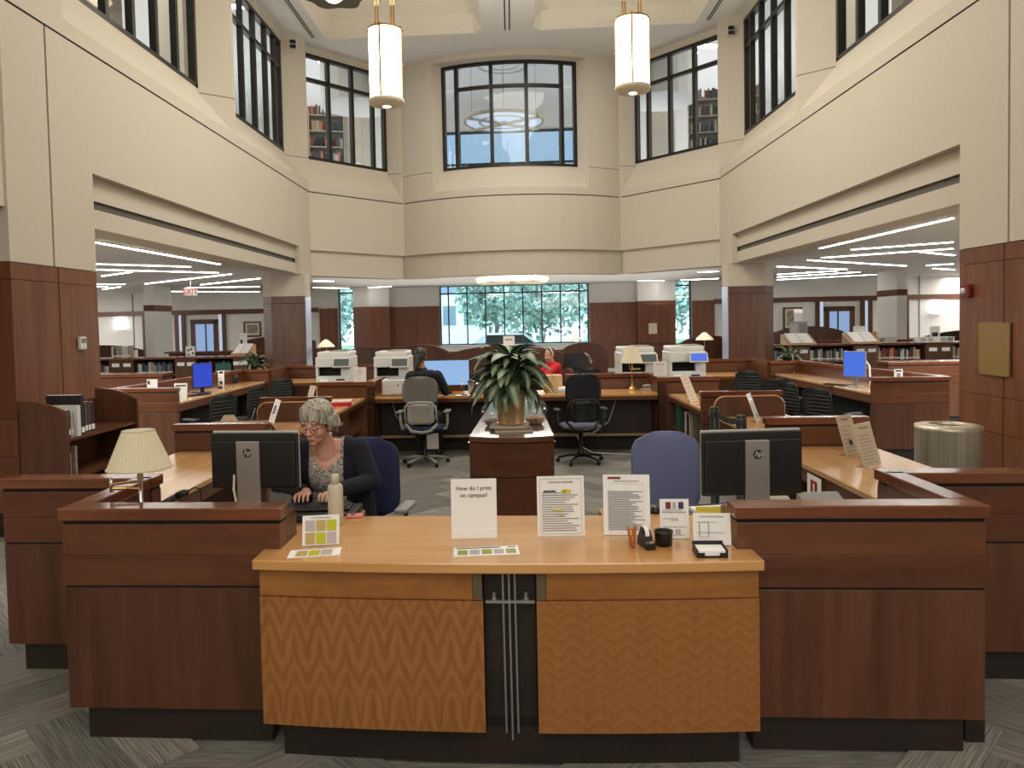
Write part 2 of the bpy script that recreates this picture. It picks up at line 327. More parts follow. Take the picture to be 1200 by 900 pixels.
def strip(b, A, za, Bq, zb, mi=0):
    """quad strip between two plan polylines at heights za and zb"""
    for i in range(len(A) - 1): b.q([(A[i][0], A[i][1], za), (A[i + 1][0], A[i + 1][1], za), (Bq[i + 1][0], Bq[i + 1][1], zb), (Bq[i][0], Bq[i][1], zb)], mi)
def off(p, n, d): return (p[0] + n[0] * d, p[1] + n[1] * d)
ZF, ZS, ZL, ZB, ZW, ZC = 2.94, 3.50, 4.78, 4.96, 5.52, 8.1
WN = [0]
def window_frame(p0, p1, z0, z1, verts, trans, name, n):
    """glazed frame between two plan points; verts are fractions along the width"""
    WN[0] += 1; L_ = math.dist(p0, p1); t = ((p1[0] - p0[0]) / L_, (p1[1] - p0[1]) / L_)
    th = thing('window_%d' % WN[0], name, None, ((p0[0] + p1[0]) / 2, (p0[1] + p1[1]) / 2, z0), kind='structure', world=True)
    def bar(s0, s1, za, zb, dd=.05, nm='mullion', m=FRAME):
        a = (p0[0] + t[0] * s0, p0[1] + t[1] * s0); c = (p0[0] + t[0] * s1, p0[1] + t[1] * s1)
        B().prism([off(a, n, dd), off(c, n, dd), off(c, n, -dd), off(a, n, -dd)], za, zb).o(nm, m, th, True)
    fr = .07
    bar(0, L_, z0, z0 + fr, .06, 'frame_rail'); bar(0, L_, z1 - fr, z1, .06, 'frame_rail'); bar(0, fr, z0, z1, .06, 'frame_stile'); bar(L_ - fr, L_, z0, z1, .06, 'frame_stile')
    xs = [0] + [v * L_ for v in verts] + [L_]
    for v in xs[1:-1]: bar(v - .04, v + .04, z0 + .05, z1 - .05)
    for tz in trans: bar(fr, L_ - fr, tz - .04, tz + .04, .045, 'transom')
    zs = [z0] + list(trans) + [z1]
    for i in range(len(xs) - 1):
        for j in range(len(zs) - 1): bar(xs[i] + .03, xs[i + 1] - .03, zs[j] + .03, zs[j + 1] - .03, .004, 'pane', PANE)
    return th
def upper_wall(name, P, Q, openings, dep=.42, spl=.36, wname=''):
    """second storey wall from P to Q (plan), sloping sills and splayed jambs around each window"""
    L_ = math.dist(P, Q); t = ((Q[0] - P[0]) / L_, (Q[1] - P[1]) / L_); n = (t[1], -t[0])
    # n points to the atrium
    mid = ((P[0] + Q[0]) / 2, (P[1] + Q[1]) / 2)
    if n[0] * (0 - mid[0]) + n[1] * (11 - mid[1]) < 0: n = (-n[0], -n[1])
    at = lambda s, d=0: (P[0] + t[0] * s + n[0] * d, P[1] + t[1] * s + n[1] * d)
    b = B(); g = B()
    strip(b, [at(0), at(L_)], ZL + .012, [at(0), at(L_)], ZB)
    cur = 0
    edges = []
    for (s0, s1, vr) in openings: edges.append((cur, s0)); cur = s1
    edges.append((cur, L_))
    for s0, s1 in edges:
        if s1 - s0 > .01: strip(b, [at(s0), at(s1)], ZB, [at(s0), at(s1)], ZW - .006); strip(b, [at(s0), at(s1)], ZW + .006, [at(s0), at(s1)], ZC); strip(g, [at(s0, -.01), at(s1, -.01)], ZW - .02, [at(s0, -.01), at(s1, -.01)], ZW + .02)
    for s0, s1, vr in openings:
        a0, a1 = s0 + spl, s1 - spl; ztop = 7.95
        for (u, v) in ((s0, a0), (s1, a1)):
            p, q = at(u), at(v, -dep)
            b.q([(p[0], p[1], ZB), (p[0], p[1], ZW - .006), (q[0], q[1], ZW - .006)]); b.q([(p[0], p[1], ZW + .006), (p[0], p[1], ZC), (q[0], q[1], ZC), (q[0], q[1], ZW + .006)])
            p, q = at(u, -.012), at(v, -dep - .012); g.q([(p[0], p[1], ZW - .02), (p[0], p[1], ZW + .02), (q[0], q[1], ZW + .02), (q[0], q[1], ZW - .02)])
        p, q, r_, s_ = at(s0), at(s1), at(a1, -dep), at(a0, -dep)
        b.q([(p[0], p[1], ZB), (q[0], q[1], ZB), (r_[0], r_[1], ZW), (s_[0], s_[1], ZW)])
        p, q = at(a0, -dep), at(a1, -dep); p2, q2 = at(a0, -dep - .3), at(a1, -dep - .3)
        strip(b, [p, q], ZW, [p, q], ZW + .06); b.q([(p[0], p[1], ZW + .06), (q[0], q[1], ZW + .06), (q2[0], q2[1], ZW + .06), (p2[0], p2[1], ZW + .06)])
        p, q = at(a0, -dep + .0), at(a1, -dep + .0); strip(b, [p, q], ztop, [p, q], ZC)
        window_frame(at(a0, -dep - .06), at(a1, -dep - .06), ZW + .06, ztop, vr, [7.38], wname, n)
    strip(g, [at(0, -.03), at(L_, -.03)], ZL - .03, [at(0, -.03), at(L_, -.03)], ZL + .03)
    return b, g
def lower_face(b, g, P, Q, recess0=0, recess1=None, louv=True, rz=.10):
    L_ = math.dist(P, Q); t = ((Q[0] - P[0]) / L_, (Q[1] - P[1]) / L_); n = (t[1], -t[0]); mid = ((P[0] + Q[0]) / 2, (P[1] + Q[1]) / 2)
    if n[0] * (0 - mid[0]) + n[1] * (11 - mid[1]) < 0: n = (-n[0], -n[1])
    at = lambda s, d=0: (P[0] + t[0] * s + n[0] * d, P[1] + t[1] * s + n[1] * d)
    strip(b, [at(0), at(L_)], ZS, [at(0), at(L_)], ZL - .012)
    strip(b, [at(0), at(L_)], ZS, [at(0, -rz), at(L_, -rz)], ZS)
    if louv:
        strip(b, [at(0, -rz), at(L_, -rz)], 3.24, [at(0, -rz), at(L_, -rz)], ZS); strip(b, [at(0, -rz), at(L_, -rz)], ZF, [at(0, -rz), at(L_, -rz)], 3.15)
        strip(g, [at(0, -rz - .03), at(L_, -rz - .03)], 3.14, [at(0, -rz - .03), at(L_, -rz - .03)], 3.25)
    else: strip(b, [at(0, -rz), at(L_, -rz)], ZF, [at(0, -rz), at(L_, -rz)], ZS)
    b.q([(*at(0, -rz), ZF), (*at(L_, -rz), ZF), (*at(L_, -rz - .42), ZF), (*at(0, -rz - .42), ZF)])
    strip(b, [at(0, -rz - .42), at(L_, -rz - .42)], ZF, [at(0, -rz - .42), at(L_, -rz - .42)], 3.3)
Y0, Y1, YA, AX = 7.78, 15.5, 16.4, 4.45
GROOVE = mat('groove_dark', (.10, .085, .07, 1), .9)
LOUV = mat('louvre_grey', (.16, .145, .12, 1), .7, noise=.5, nscale=60, stretch=(1, 8, 1))
for sx, side in ((-1, 'left'), (1, 'right')):
    wl = thing('wall_' + side, 'tall cream atrium wall on the %s with a wide opening into the reading area' % side, None, (sx * AX, 11, 0), kind='structure', world=True)
    M_ = lambda p: (-p[0] * sx, p[1])
    b, g = upper_wall('u', M_((-AX, 5.0)), M_((-AX, YA)), [(2.35, 6.98, [.166, .333, .5, .667, .833]), (7.08, YA - 5.0, [.17, .36, .55, .74, .9])][0:2], wname='dark framed upper window in the %s atrium wall' % side)
    lower_face(b, B(), M_((-AX, Y0)), M_((-AX, Y1)))
    strip(b, [M_((-AX, Y1)), M_((-AX, YA))], ZF - .02, [M_((-AX, Y1)), M_((-AX, YA))], ZL - .012)
    b.q([(*M_((-AX, Y1)), ZF - .02), (*M_((-AX, YA)), ZF - .02), (*M_((-AX - .8, YA)), ZF - .02), (*M_((-AX - .8, Y1)), ZF - .02)])
    b.q([(*M_((-AX, Y1)), ZF - .02), (*M_((-AX, Y1)), ZS), (*M_((-AX - .1, Y1)), ZS), (*M_((-AX - .1, Y1)), ZF - .02)])
    b.q([(*M_((-AX, Y0)), ZF - .02), (*M_((-AX, Y0)), ZS), (*M_((-AX - .1, Y0)), ZS), (*M_((-AX - .1, Y0)), ZF - .02)])
    b.o('plaster_face', CREAM, wl, True); g.o('reveal_joint', GROOVE, wl, True)
    B().q([(*M_((-AX - .13, Y0)), 3.14), (*M_((-AX - .13, Y1)), 3.14), (*M_((-AX - .13, Y1)), 3.25), (*M_((-AX - .13, Y0)), 3.25)]).o('air_grille', LOUV, wl, True)
    # near pilaster: frontal face at plan y 6.4, seam at 7.05
    pil = thing('wall_' + side + '_pilaster', 'near wood-clad pilaster at the %s edge' % side, None, (sx * 4.9, 7, 0), kind='structure', world=True)
    for (ya, yb, xb) in ((6.4, 7.03, .9), (7.06, Y0, .8)):
        x0, x1 = sorted((sx * AX, sx * (AX + xb)))
        B().box(x0, x1, ya, yb, 2.46, ZL - .012).o('plaster_panel', CREAM, pil, True)
        for (za, zb, m_) in ((.2, .71, W_O), (.715, 1.05, W_O), (1.055, 2.30, W_O), (2.305, 2.452, W_O)):
            if ya > 7: B().box(x0, x1, ya + .05, yb, za, zb).o('wood_panel', m_, pil, True)
            else: B().box(x0, x1, ya, yb - .045, za, zb).o('wood_panel', m_, pil, True)
    x0, x1 = sorted((sx * (AX + .004), sx * (AX + .7)))
    for (za, zb) in ((.2, .71), (.715, 1.05), (1.055, 2.30), (2.305, 2.452)): B().box(x0, x1, 6.99, 7.10, za, zb).o('wood_strip', W_O, pil, True)
    x0, x1 = sorted((sx * (AX + .02), sx * (AX + .7))); B().box(x0, x1, 6.42, Y0 - .02, 0, ZL - .02).o('core', GAP, pil, True)
    x0, x1 = sorted((sx * (AX - .01), sx * (AX + .85))); B().box(x0, x1, 6.385, Y0 + .01, 0, .195).o('baseboard', DARK, pil, True)
    # far column
    fc = thing('wall_%s_column' % side, 'wood-clad cream column at the far %s corner of the atrium' % side, None, (sx * 4.8, 15.8, 0), kind='structure', world=True)
    pts = [M_(p) for p in ((-5.36, 15.82), (-5.1, 15.55), (-4.36, 15.55), (-4.30, 15.72), (-4.62, 16.7), (-5.3, 16.7))]
    B().prism(pts if sx < 0 else pts[::-1], 2.455, 2.915).o('plaster_panel', CREAM, fc, True)
    ctr = (4.8 * sx, 16.1)
    def shr(P_, f): return [(ctr[0] + (p[0] - ctr[0]) * f, ctr[1] + (p[1] - ctr[1]) * f) for p in P_]
    for (za, zb, f) in ((.2, 1.05, 1.0), (1.055, 2.30, 1.0), (2.31, 2.45, 1.0)): B().prism(pts if sx < 0 else pts[::-1], za, zb).o('wood_panel', W_V, fc, True)
    B().prism(shr(pts, .985) if sx < 0 else shr(pts, .985)[::-1], 0, 2.45).o('core', GAP, fc, True)
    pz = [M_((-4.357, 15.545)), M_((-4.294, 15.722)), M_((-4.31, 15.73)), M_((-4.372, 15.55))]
    B().prism(pz, .9, 2.45).o('sheen_edge', mat('painted_window_sheen', (.40, .46, .58, 1), .3, .3), fc, True)  # window reflection in the polished wood, painted as a pale blue strip
    # oblique wall
    wo = thing('wall_%s_oblique' % side, 'slanting cream wall joining the %s wall to the bow' % side, None, (sx * 3.5, 17.4, 3), kind='structure', world=True)
    P_, Q_ = M_((-AX, YA)), M_((-2.65, 18.5)); L_ = math.dist(P_, Q_)
    b, g = upper_wall('o', P_, Q_, [(.02, L_ - .1, [.30, .58, .84])], dep=.32, spl=.12, wname='dark framed upper window in the %s slanting wall' % side)
    lower_face(b, g, P_, Q_, louv=False, rz=.07)
    b.o('plaster_face', CREAM2, wo, True); g.o('reveal_joint', GROOVE, wo, True)
# bow
bw = thing('wall_back', 'bowed cream wall in the middle of the far side with a wide window', None, (0, 18, 3), kind='structure', world=True)
RB = (2.65 ** 2 + .9 ** 2) / 1.8; CB = (0, 17.6 + RB)
def arc(r, x0, x1, n=14):
    a0, a1 = math.asin(x0 / RB), math.asin(x1 / RB); return [(CB[0] + r * math.sin(a0 + (a1 - a0) * i / n), CB[1] - r * math.cos(a0 + (a1 - a0) * i / n)) for i in range(n + 1)]
b = B(); g = B(); W1 = 1.86
ZWC = 5.44
strip(b, arc(RB, -2.65, 2.65), ZS, arc(RB, -2.65, 2.65), ZL - .012); strip(b, arc(RB, -2.65, 2.65), ZS, arc(RB - .07, -2.65, 2.65), ZS)
strip(b, arc(RB - .07, -2.8, 2.8), ZF, arc(RB - .07, -2.8, 2.8), ZS); strip(b, arc(RB - .07, -2.8, 2.8), ZF, arc(RB - .5, -2.9, 2.9), ZF); strip(b, arc(RB - .5, -2.9, 2.9), ZF, arc(RB - .5, -2.9, 2.9), 3.3)
strip(b, arc(RB, -2.65, 2.65), ZL + .012, arc(RB, -2.65, 2.65), ZB); strip(g, arc(RB - .03, -2.65, 2.65), ZL - .03, arc(RB - .03, -2.65, 2.65), ZL + .03)
for a, c in ((-2.65, -W1), (W1, 2.65)):
    strip(b, arc(RB, a, c, 4), ZB, arc(RB, a, c, 4), ZWC - .006); strip(b, arc(RB, a, c, 4), ZWC + .006, arc(RB, a, c, 4), 8.8); strip(g, arc(RB - .01, a, c, 4), ZWC - .02, arc(RB - .01, a, c, 4), ZWC + .02)
strip(b, arc(RB, -W1, W1), ZB, arc(RB - .3, -W1 + .12, W1 - .12), ZWC); strip(b, arc(RB, -W1, W1), 7.98, arc(RB, -W1, W1), 8.8); strip(b, arc(RB, -W1, W1), 7.98, arc(RB - .3, -W1 + .12, W1 - .12), 7.98)
strip(b, arc(RB - .3, -W1, W1), ZWC, arc(RB - .3, -W1, W1), ZWC + .05); strip(b, arc(RB - .3, -W1, W1), ZWC + .05, arc(RB - .6, -W1, W1), ZWC + .05)
for s in (-1, 1):
    p = arc(RB, -W1, W1)[0 if s < 0 else -1]; q = arc(RB - .3, -W1 + .12, W1 - .12)[0 if s < 0 else -1]
    b.q([(*p, ZB), (*q, ZWC), (*q, 7.98), (*p, 7.98)])
b.o('plaster_face', CREAM2, bw, True); g.o('reveal_joint', GROOVE, bw, True)
WN[0] += 1
wc = thing('window_%d' % WN[0], 'wide bowed dark framed upper window in the middle', None, (0, 18.2, ZWC), kind='structure', world=True)
RW = RB - .36; brk = [-1.72, -1.36, -0.45, 0.45, 1.36, 1.72]
for x in brk: e = .045; B().prism(arc(RW - .05, x - e, x + e, 1) + arc(RW + .05, x - e, x + e, 1)[::-1], ZWC + .05, 7.98).o('mullion' if abs(x) < 1.5 else 'frame_stile', FRAME, wc, True)
for z, h_, a, c in ((ZWC + .05, .07, -1.72, 1.72), (7.91, .07, -1.72, 1.72), (7.36, .07, -1.36, 1.36)): A_ = arc(RW - .05, a, c); C_ = arc(RW + .05, a, c); B().prism(A_ + C_[::-1], z, z + h_).o('frame_rail' if z != 7.36 else 'transom', FRAME, wc, True)
for i in range(5):
    for (z0, z1) in ((ZWC + .1, 7.36), (7.42, 7.93)): A_ = arc(RW - .004, brk[i] + .04, brk[i + 1] - .04, 4); C_ = arc(RW + .004, brk[i] + .04, brk[i + 1] - .04, 4); B().prism(A_ + C_[::-1], z0, z1).o('pane', PANE, wc, True)

# atrium ceiling: flat band, centre beam and two coffers
cu = thing('ceiling', 'pale upper ceiling with recessed coffers', None, (0, 12, ZC), kind='structure', world=True)
b = B(); x1, xb, yb, ye = 4.0, .55, 16.5, 4.0
b.q([(x, y, ZC) for x, y in [(-4.93, yb), (-4.93, 16.6), (-2.9, 18.85)] + arc(RB - .42, -2.6, 2.6) + [(2.9, 18.85), (4.93, 16.6), (4.93, yb)]][::-1])
b.q([(-4.93, ye - 4, ZC), (-x1, ye - 4, ZC), (-x1, yb, ZC), (-4.93, yb, ZC)]); b.q([(x1, ye - 4, ZC), (4.93, ye - 4, ZC), (4.93, yb, ZC), (x1, yb, ZC)])
b.o('ceiling_band', GREYC, cu, True)
B().box(-xb, xb, ye, yb, ZC, ZC + .35).o('ceiling_beam', GREYC, cu, True); B().q([(-x1, ye - 4, ZC), (x1, ye - 4, ZC), (x1, ye, ZC), (-x1, ye, ZC)]).o('ceiling_band', GREYC, cu, True)
for s in (-1, 1):
    P_ = []; nx, ny = 20, 44
    for i in range(nx + 1):
        row = []
        for j in range(ny + 1):
            x = xb + (x1 - xb) * i / nx; y = ye + (yb - ye) * j / ny; dx = min(x - xb, x1 - x); dy = min(y - ye, yb - y)
            hx = math.sin(min(1, dx / ((x1 - xb) / 2)) * math.pi / 2); hy = math.sin(min(1, dy / 3.2) * math.pi / 2)
            row.append((s * x, y, ZC + .12 + 1.15 * min(hx, hy) ** .9 if (dx > 0 and dy > 0) else ZC))
        P_.append(row)
    B().grid(P_).o('coffer_vault', CEILU, cu, True)
BLV = mat('vent_black', (.02, .02, .02, 1), .8)
for i, (s, x0, x_, y0, y1) in enumerate(((-1, -4.27, -4.20, 12.5, 16.35), (1, 4.20, 4.27, 12.5, 16.35), (0, -.06, .06, 9, 16.4))):
    t = thing('ceiling_vent', ['black double slot air vent running along the upper ceiling on the left', 'double slot air vent in the slim frame along the middle ceiling beam', 'black double slot air vent running along the upper ceiling on the right'][s + 1], 'vent', ((x0 + x_) / 2, (y0 + y1) / 2, ZC - .006), world=True)
    B().box(x0, x0 + .025, y0, y1, ZC - .008, ZC + .01).o('slot', BLV, t, True); B().box(x_ - .025, x_, y0, y1, ZC - .008, ZC + .01).o('slot', BLV, t, True); B().box(x0 + .027, x_ - .027, y0, y1, ZC - .008, ZC + .01).o('divider', GREYC, t, True)

# lower storey ceiling (ring around the atrium), back and side walls, upper storey shell
cl = B(); zc = 3.10
cl.q([(-17, -5, zc), (-AX - .3, -5, zc), (-AX - .3, 16.4, zc), (-17, 16.4, zc)]); cl.q([(AX + .3, -5, zc), (17, -5, zc), (17, 16.4, zc), (AX + .3, 16.4, zc)])
cl.q([(-17, 16.4, zc), (-AX - .35, 16.4, zc), (-2.9, 18.85, zc), (-2.9, 27, zc), (-17, 27, zc)]); cl.q([(AX + .35, 16.4, zc), (17, 16.4, zc), (17, 27, zc), (2.9, 27, zc), (2.9, 18.85, zc)])
cl.q([(-2.9, 18.85, zc), (-1.5, 18.15, zc), (1.5, 18.15, zc), (2.9, 18.85, zc), (2.9, 27, zc), (-2.9, 27, zc)])
cl.o('ceiling', CEIL, None, True, kind='structure', loc=(0, 0, 0))
# closing surfaces behind the camera and far outside the view
sh = B(); sh.q([(-17, -5, 0), (17, -5, 0), (17, -5, 9.2), (-17, -5, 9.2)]); sh.o('wall_front', CREAM, None, True, kind='structure', loc=(0, 0, 0))
for s, nm in ((-1, 'wall_far_left'), (1, 'wall_far_right')): B().q([(s * 17, -5, 0), (s * 17, 27, 0), (s * 17, 27, 9.2), (s * 17, -5, 9.2)]).o(nm, WHITE, None, True, kind='structure', loc=(0, 0, 0))
up = B(); up.q([(-17, -5, 9.2), (17, -5, 9.2), (17, 27, 9.2), (-17, 27, 9.2)]); up.o('ceiling', GREYC, None, True, kind='structure', loc=(0, 0, 0))
lob = B(); lob.q([(-4.5, -5, 7.0), (4.5, -5, 7.0), (4.5, 4.0, 7.0), (-4.5, 4.0, 7.0)]); lob.q([(-4.5, -5, 0), (-4.5, 5.0, 0), (-4.5, 5.0, 8.1), (-4.5, -5, 8.1)]); lob.q([(4.5, -5, 0), (4.5, 5.0, 0), (4.5, 5.0, 8.1), (4.5, -5, 8.1)]); lob.q([(-4.5, 4, 7), (4.5, 4, 7), (4.5, 4, 8.1), (-4.5, 4, 8.1)])
for s in (-1, 1): lob.q([(s * 4.47, 5, 2.94), (s * 4.47, 6.4, 2.94), (s * 4.47, 6.4, 8.1), (s * 4.47, 5, 8.1)])
lob.o('wall_entry', CREAM, None, True, kind='structure', loc=(0, 0, 0))
u2 = B(); zf = 4.5
for s in (-1, 1): u2.q([(s * 4.9, -5, zf), (s * 17, -5, zf), (s * 17, 27, zf), (s * 4.9, 27, zf)])
u2.q([(-4.9, 18.9, zf), (4.9, 18.9, zf), (4.9, 27, zf), (-4.9, 27, zf)]); u2.o('floor', mat('upper_carpet', (.16, .16, .15, 1), .95, noise=.3, nscale=30), None, True, kind='structure', loc=(0, 0, 0))
# back wall, lower storey: openings for the wide window and two slits
YB = 26.4
wb = thing('wall_rear', 'rear wall with wood wainscot below and white plaster above', None, (0, YB, 0), kind='structure', world=True)
for (x0, x1, z0, z1) in ((-17, -6.2, 0, 3.2), (-5.6, -2.55, 0, 3.2), (2.62, 5.55, 0, 3.2), (6.15, 17, 0, 3.2), (-2.55, 2.62, 0, 1.02), (-6.2, -5.6, 0, .9), (5.55, 6.15, 0, .9), (-17, -2.7, 3.2, 9.2), (2.7, 17, 3.2, 9.2), (-2.7, 2.7, 3.2, 5.3), (-2.7, 2.7, 8.45, 9.2)):
    B().box(x0, x1, YB + .02, YB + .3, z0, z1).o('plaster_face', WHITE, wb, True)
for x0, x1 in ((-6.9, -6.25), (-4.3, -3.42), (-3.41, -2.6), (2.68, 3.6), (3.61, 4.4), (6.2, 6.95)):
    for z0, z1 in ((.15, 1.0), (1.01, 2.42)): B().box(x0, x1, YB - .03, YB + .03, z0, z1).o('wood_panel', W_O, wb, True)
FR2 = mat('window_frame_blue_black', (.02, .03, .035, 1), .4)
WN[0] += 1; wt = thing('window_%d' % WN[0], 'broad rear window looking onto bright trees', None, (0, YB, 1.02), kind='structure', world=True)
def fbar(x0, x1, z0, z1, m=FR2, nm='mullion', d=.05, th=None): B().box(x0, x1, YB + .02 - d, YB + .02 + d, z0, z1).o(nm, m, th, True)
bx = [-2.55, -2.27, -1.61, -.96, -.30, .35, 1.01, 1.66, 2.32, 2.62]
for x in bx: fbar(x - .022, x + .022, 1.05, 3.1, th=wt)
for z in (1.03, 2.82, 3.08): fbar(-2.55, 2.62, z, z + .045, nm='transom', th=wt)
for i in range(9):
    for z0, z1 in ((1.08, 2.82), (2.87, 3.08)): fbar(bx[i] + .02, bx[i + 1] - .02, z0, z1, PANE, 'pane', .004, wt)
for s in (-1, 1):
    WN[0] += 1; x0, x1 = (-6.2, -5.6) if s < 0 else (5.55, 6.15); t = thing('window_%d' % WN[0], 'tall slit window beside the %s rear pillar' % ('left' if s < 0 else 'right'), None, ((x0 + x1) / 2, YB, .9), kind='structure', world=True)
    for x in (x0, x1 - .05): fbar(x, x + .05, .9, 3.1, th=t, nm='frame_stile')
    for z in (.9, 2.93): fbar(x0, x1, z, z + .05, nm='frame_rail', th=t)
    fbar(x0 + .05, x1 - .05, .95, 2.93, PANE, 'pane', .004, t)
    # pillar
    pc = thing('wall_rear_pillar', 'wood-clad %s rear pillar with a cream head' % ('left' if s < 0 else 'right'), None, (s * 4.9, 25.7, 0), kind='structure', world=True)
    PP = [(-5.55, 25.75), (-4.87, 25.45), (-4.3, 25.9), (-4.3, 26.4), (-5.55, 26.4)]; PP = PP if s < 0 else [(-x * .99, y) for x, y in PP][::-1]
    B().prism(PP, 2.43, 3.12).o('plaster_panel', WHITE, pc, True); B().prism(PP, 1.0, 2.42).o('wood_panel', W_O, pc, True); B().prism(PP, 0, .99).o('wood_panel', W_V, pc, True)
    # aisle columns
    ac = thing('wall_aisle_column', 'white column with a wood band in the %s aisle' % ('left' if s < 0 else 'right'), None, (s * 10.7, 21.8, 0), kind='structure', world=True)
    x0, x1 = (-10.78, -10.5) if s < 0 else (10.88, 11.15); yy = 21.3 if s < 0 else 22.0
    B().box(x0, x1, yy, yy + 1.15, 0, 2.34).o('plaster_panel', WHITE, ac, True); B().box(x0, x1, yy, yy + 1.15, 2.52, 3.12).o('plaster_panel', WHITE, ac, True); B().box(x0 - .015, x1 + .015, yy - .015, yy + 1.17, 2.345, 2.515).o('wood_band', W_HY, ac, True)
    # far aisle wall trim: rail, posts, glazed door with side lights
    tr = thing('trim_1' if s < 0 else 'trim_2', 'wood trim rails on the far %s wall' % ('left' if s < 0 else 'right'), None, (s * 12, YB, 0), kind='structure', world=True)
    xs = lambda a, c: sorted((s * a, s * c))
    for a, c, z0, z1 in ((6.95, 17, 2.30, 2.46), (6.95, 10.4, .0, 1.0), (11.9, 17, .0, 1.0)): p, q = xs(a, c); B().box(p, q, YB - .06, YB + .03, z0, z1).o('rail', W_H, tr, True)
    for a in (10.35, 11.85, 12.1, 13.3): p, q = xs(a, a + .13); B().box(p, q, YB - .05, YB + .03, 0, 2.3).o('post', W_V, tr, True)
    dr = thing('door_1' if s < 0 else 'door_2', 'wood framed glass door in the far %s wall' % ('left' if s < 0 else 'right'), None, (s * 11.1, YB, 0), kind='structure', world=True)
    dx = (10.62, 11.62)
    for a, c, z0, z1 in ((dx[0], dx[0] + .16, 0, 2.1), (dx[1] - .16, dx[1], 0, 2.1), (dx[0], dx[1], 1.95, 2.12), (dx[0], dx[1], 0, .35)): p, q = xs(a, c); B().box(p, q, YB - .10, YB - .02, z0, z1).o('door_frame', W_V, dr, True)
    p, q = xs(dx[0] + .16, dx[1] - .16); B().box(p, q, YB - .05, YB - .035, .35, 1.95).o('pane', emit('door_daylight', (.36, .55, .92, 1), .35, .1), dr, True)
    p, q = xs(11.05, 11.09); B().box(p, q, YB - .09, YB - .052, .35, 1.95).o('glazing_bar', FR2, dr, True)
    for a in (11.98, 10.5): p, q = xs(a, a + .1); B().box(p, q, YB - .03, YB + .018, 0, 2.28).o('side_light', emit('side_light_daylight', (.7, .82, 1, 1), .35, .1), dr, True)
# upper rear window (lit by sky) and its frame
WN[0] += 1; wu = thing('window_%d' % WN[0], 'upper rear window seen through the bowed window', None, (0, YB, 5.3), kind='structure', world=True)
for x in (-2.7, -1.75, -.6, .6, 1.75, 2.7): fbar(x - .04, x + .04, 5.3, 8.45, th=wu)
for z in (5.3, 7.3, 8.4): fbar(-2.7, 2.7, z, z + .07, nm='transom', th=wu)
for a, c in ((-2.7, -1.75), (-1.75, -.6), (-.6, .6), (.6, 1.75), (1.75, 2.7)):
    for z0, z1 in ((5.36, 7.3), (7.37, 8.4)): fbar(a + .04, c - .04, z0, z1, glassy('sky_dimming_glass', (.36, .38, .40, 1), .1), 'pane', .004, wu)  # tint put into the glass to dim the sky behind it

# ------------------------------------------------------------------ DESKS AND PARTITIONS (plan coordinates)
def partition(label, x0, x1, y0, y1, top=1.05, name='desk_partition', front=True, parent=None, caps=.012, plinth=True, seam=.70, vert=None, hm=None, cm=None):
    alongx = (x1 - x0) >= (y1 - y0); hm = hm or (W_H if alongx else W_HY); cm = cm or (CAP if alongx else CAPY)
    t = parent or thing(name, label, 'partition', ((x0 + x1) / 2, (y0 + y1) / 2, 0), world=True)
    B().box(x0 - caps, x1 + caps, y0 - caps, y1 + caps, top - .055, top).o('cap_rail', cm, t, True, bev=.006)
    B().box(x0 + .004, x1 - .004, y0 + .004, y1 - .004, top - .072, top - .055).o('shadow_gap', GAP, t, True)
    mid = (seam + top - .072) / 2
    B().box(x0, x1, y0, y1, mid + .001, top - .072).o('upper_panel', hm, t, True, bev=.002); B().box(x0, x1, y0, y1, seam + .004, mid).o('upper_panel', hm, t, True, bev=.002)
    B().box(x0 + .004, x1 - .004, y0 + .004, y1 - .004, seam - .006, seam + .004).o('shadow_gap', GAP, t, True)
    n = max(1, vert or 1)
    for i in range(n):
        if alongx: a = x0 + (x1 - x0) * i / n; c = x0 + (x1 - x0) * (i + 1) / n; B().box(a + (.002 if i else 0), c, y0, y1, .15, seam - .006).o('lower_panel', W_V, t, True, bev=.002)
        else: a = y0 + (y1 - y0) * i / n; c = y0 + (y1 - y0) * (i + 1) / n; B().box(x0, x1, a, c, .15, seam - .006).o('lower_panel', W_V, t, True, bev=.002)
    if plinth: e = .07 if alongx else .02; f_ = .03; B().box(x0 + e, x1 - e, y0 + f_, y1 + .05, 0, .15).o('kick_plinth', DARK, t, True)
    return t
def worktop(label, x0, x1, y0, y1, z=.83, th=.035, m=TOP, apron=.09, name='worktop', ends=None, poly=None, apron_side=None):
    t = thing(name, label, 'worktop', ((x0 + x1) / 2, (y0 + y1) / 2, 0), world=True)
    P_ = poly or [(x0, y0), (x1, y0), (x1, y1), (x0, y1)]
    B().prism(P_, z - th, z).o('surface', m, t, True, bev=.004)
    if apron: B().prism([(a + (.01 if a < (x0 + x1) / 2 else -.01), c + (.01 if c < (y0 + y1) / 2 else -.01)) for a, c in P_], z - th - apron, z - th).o('apron', W_HY, t, True)
    return t
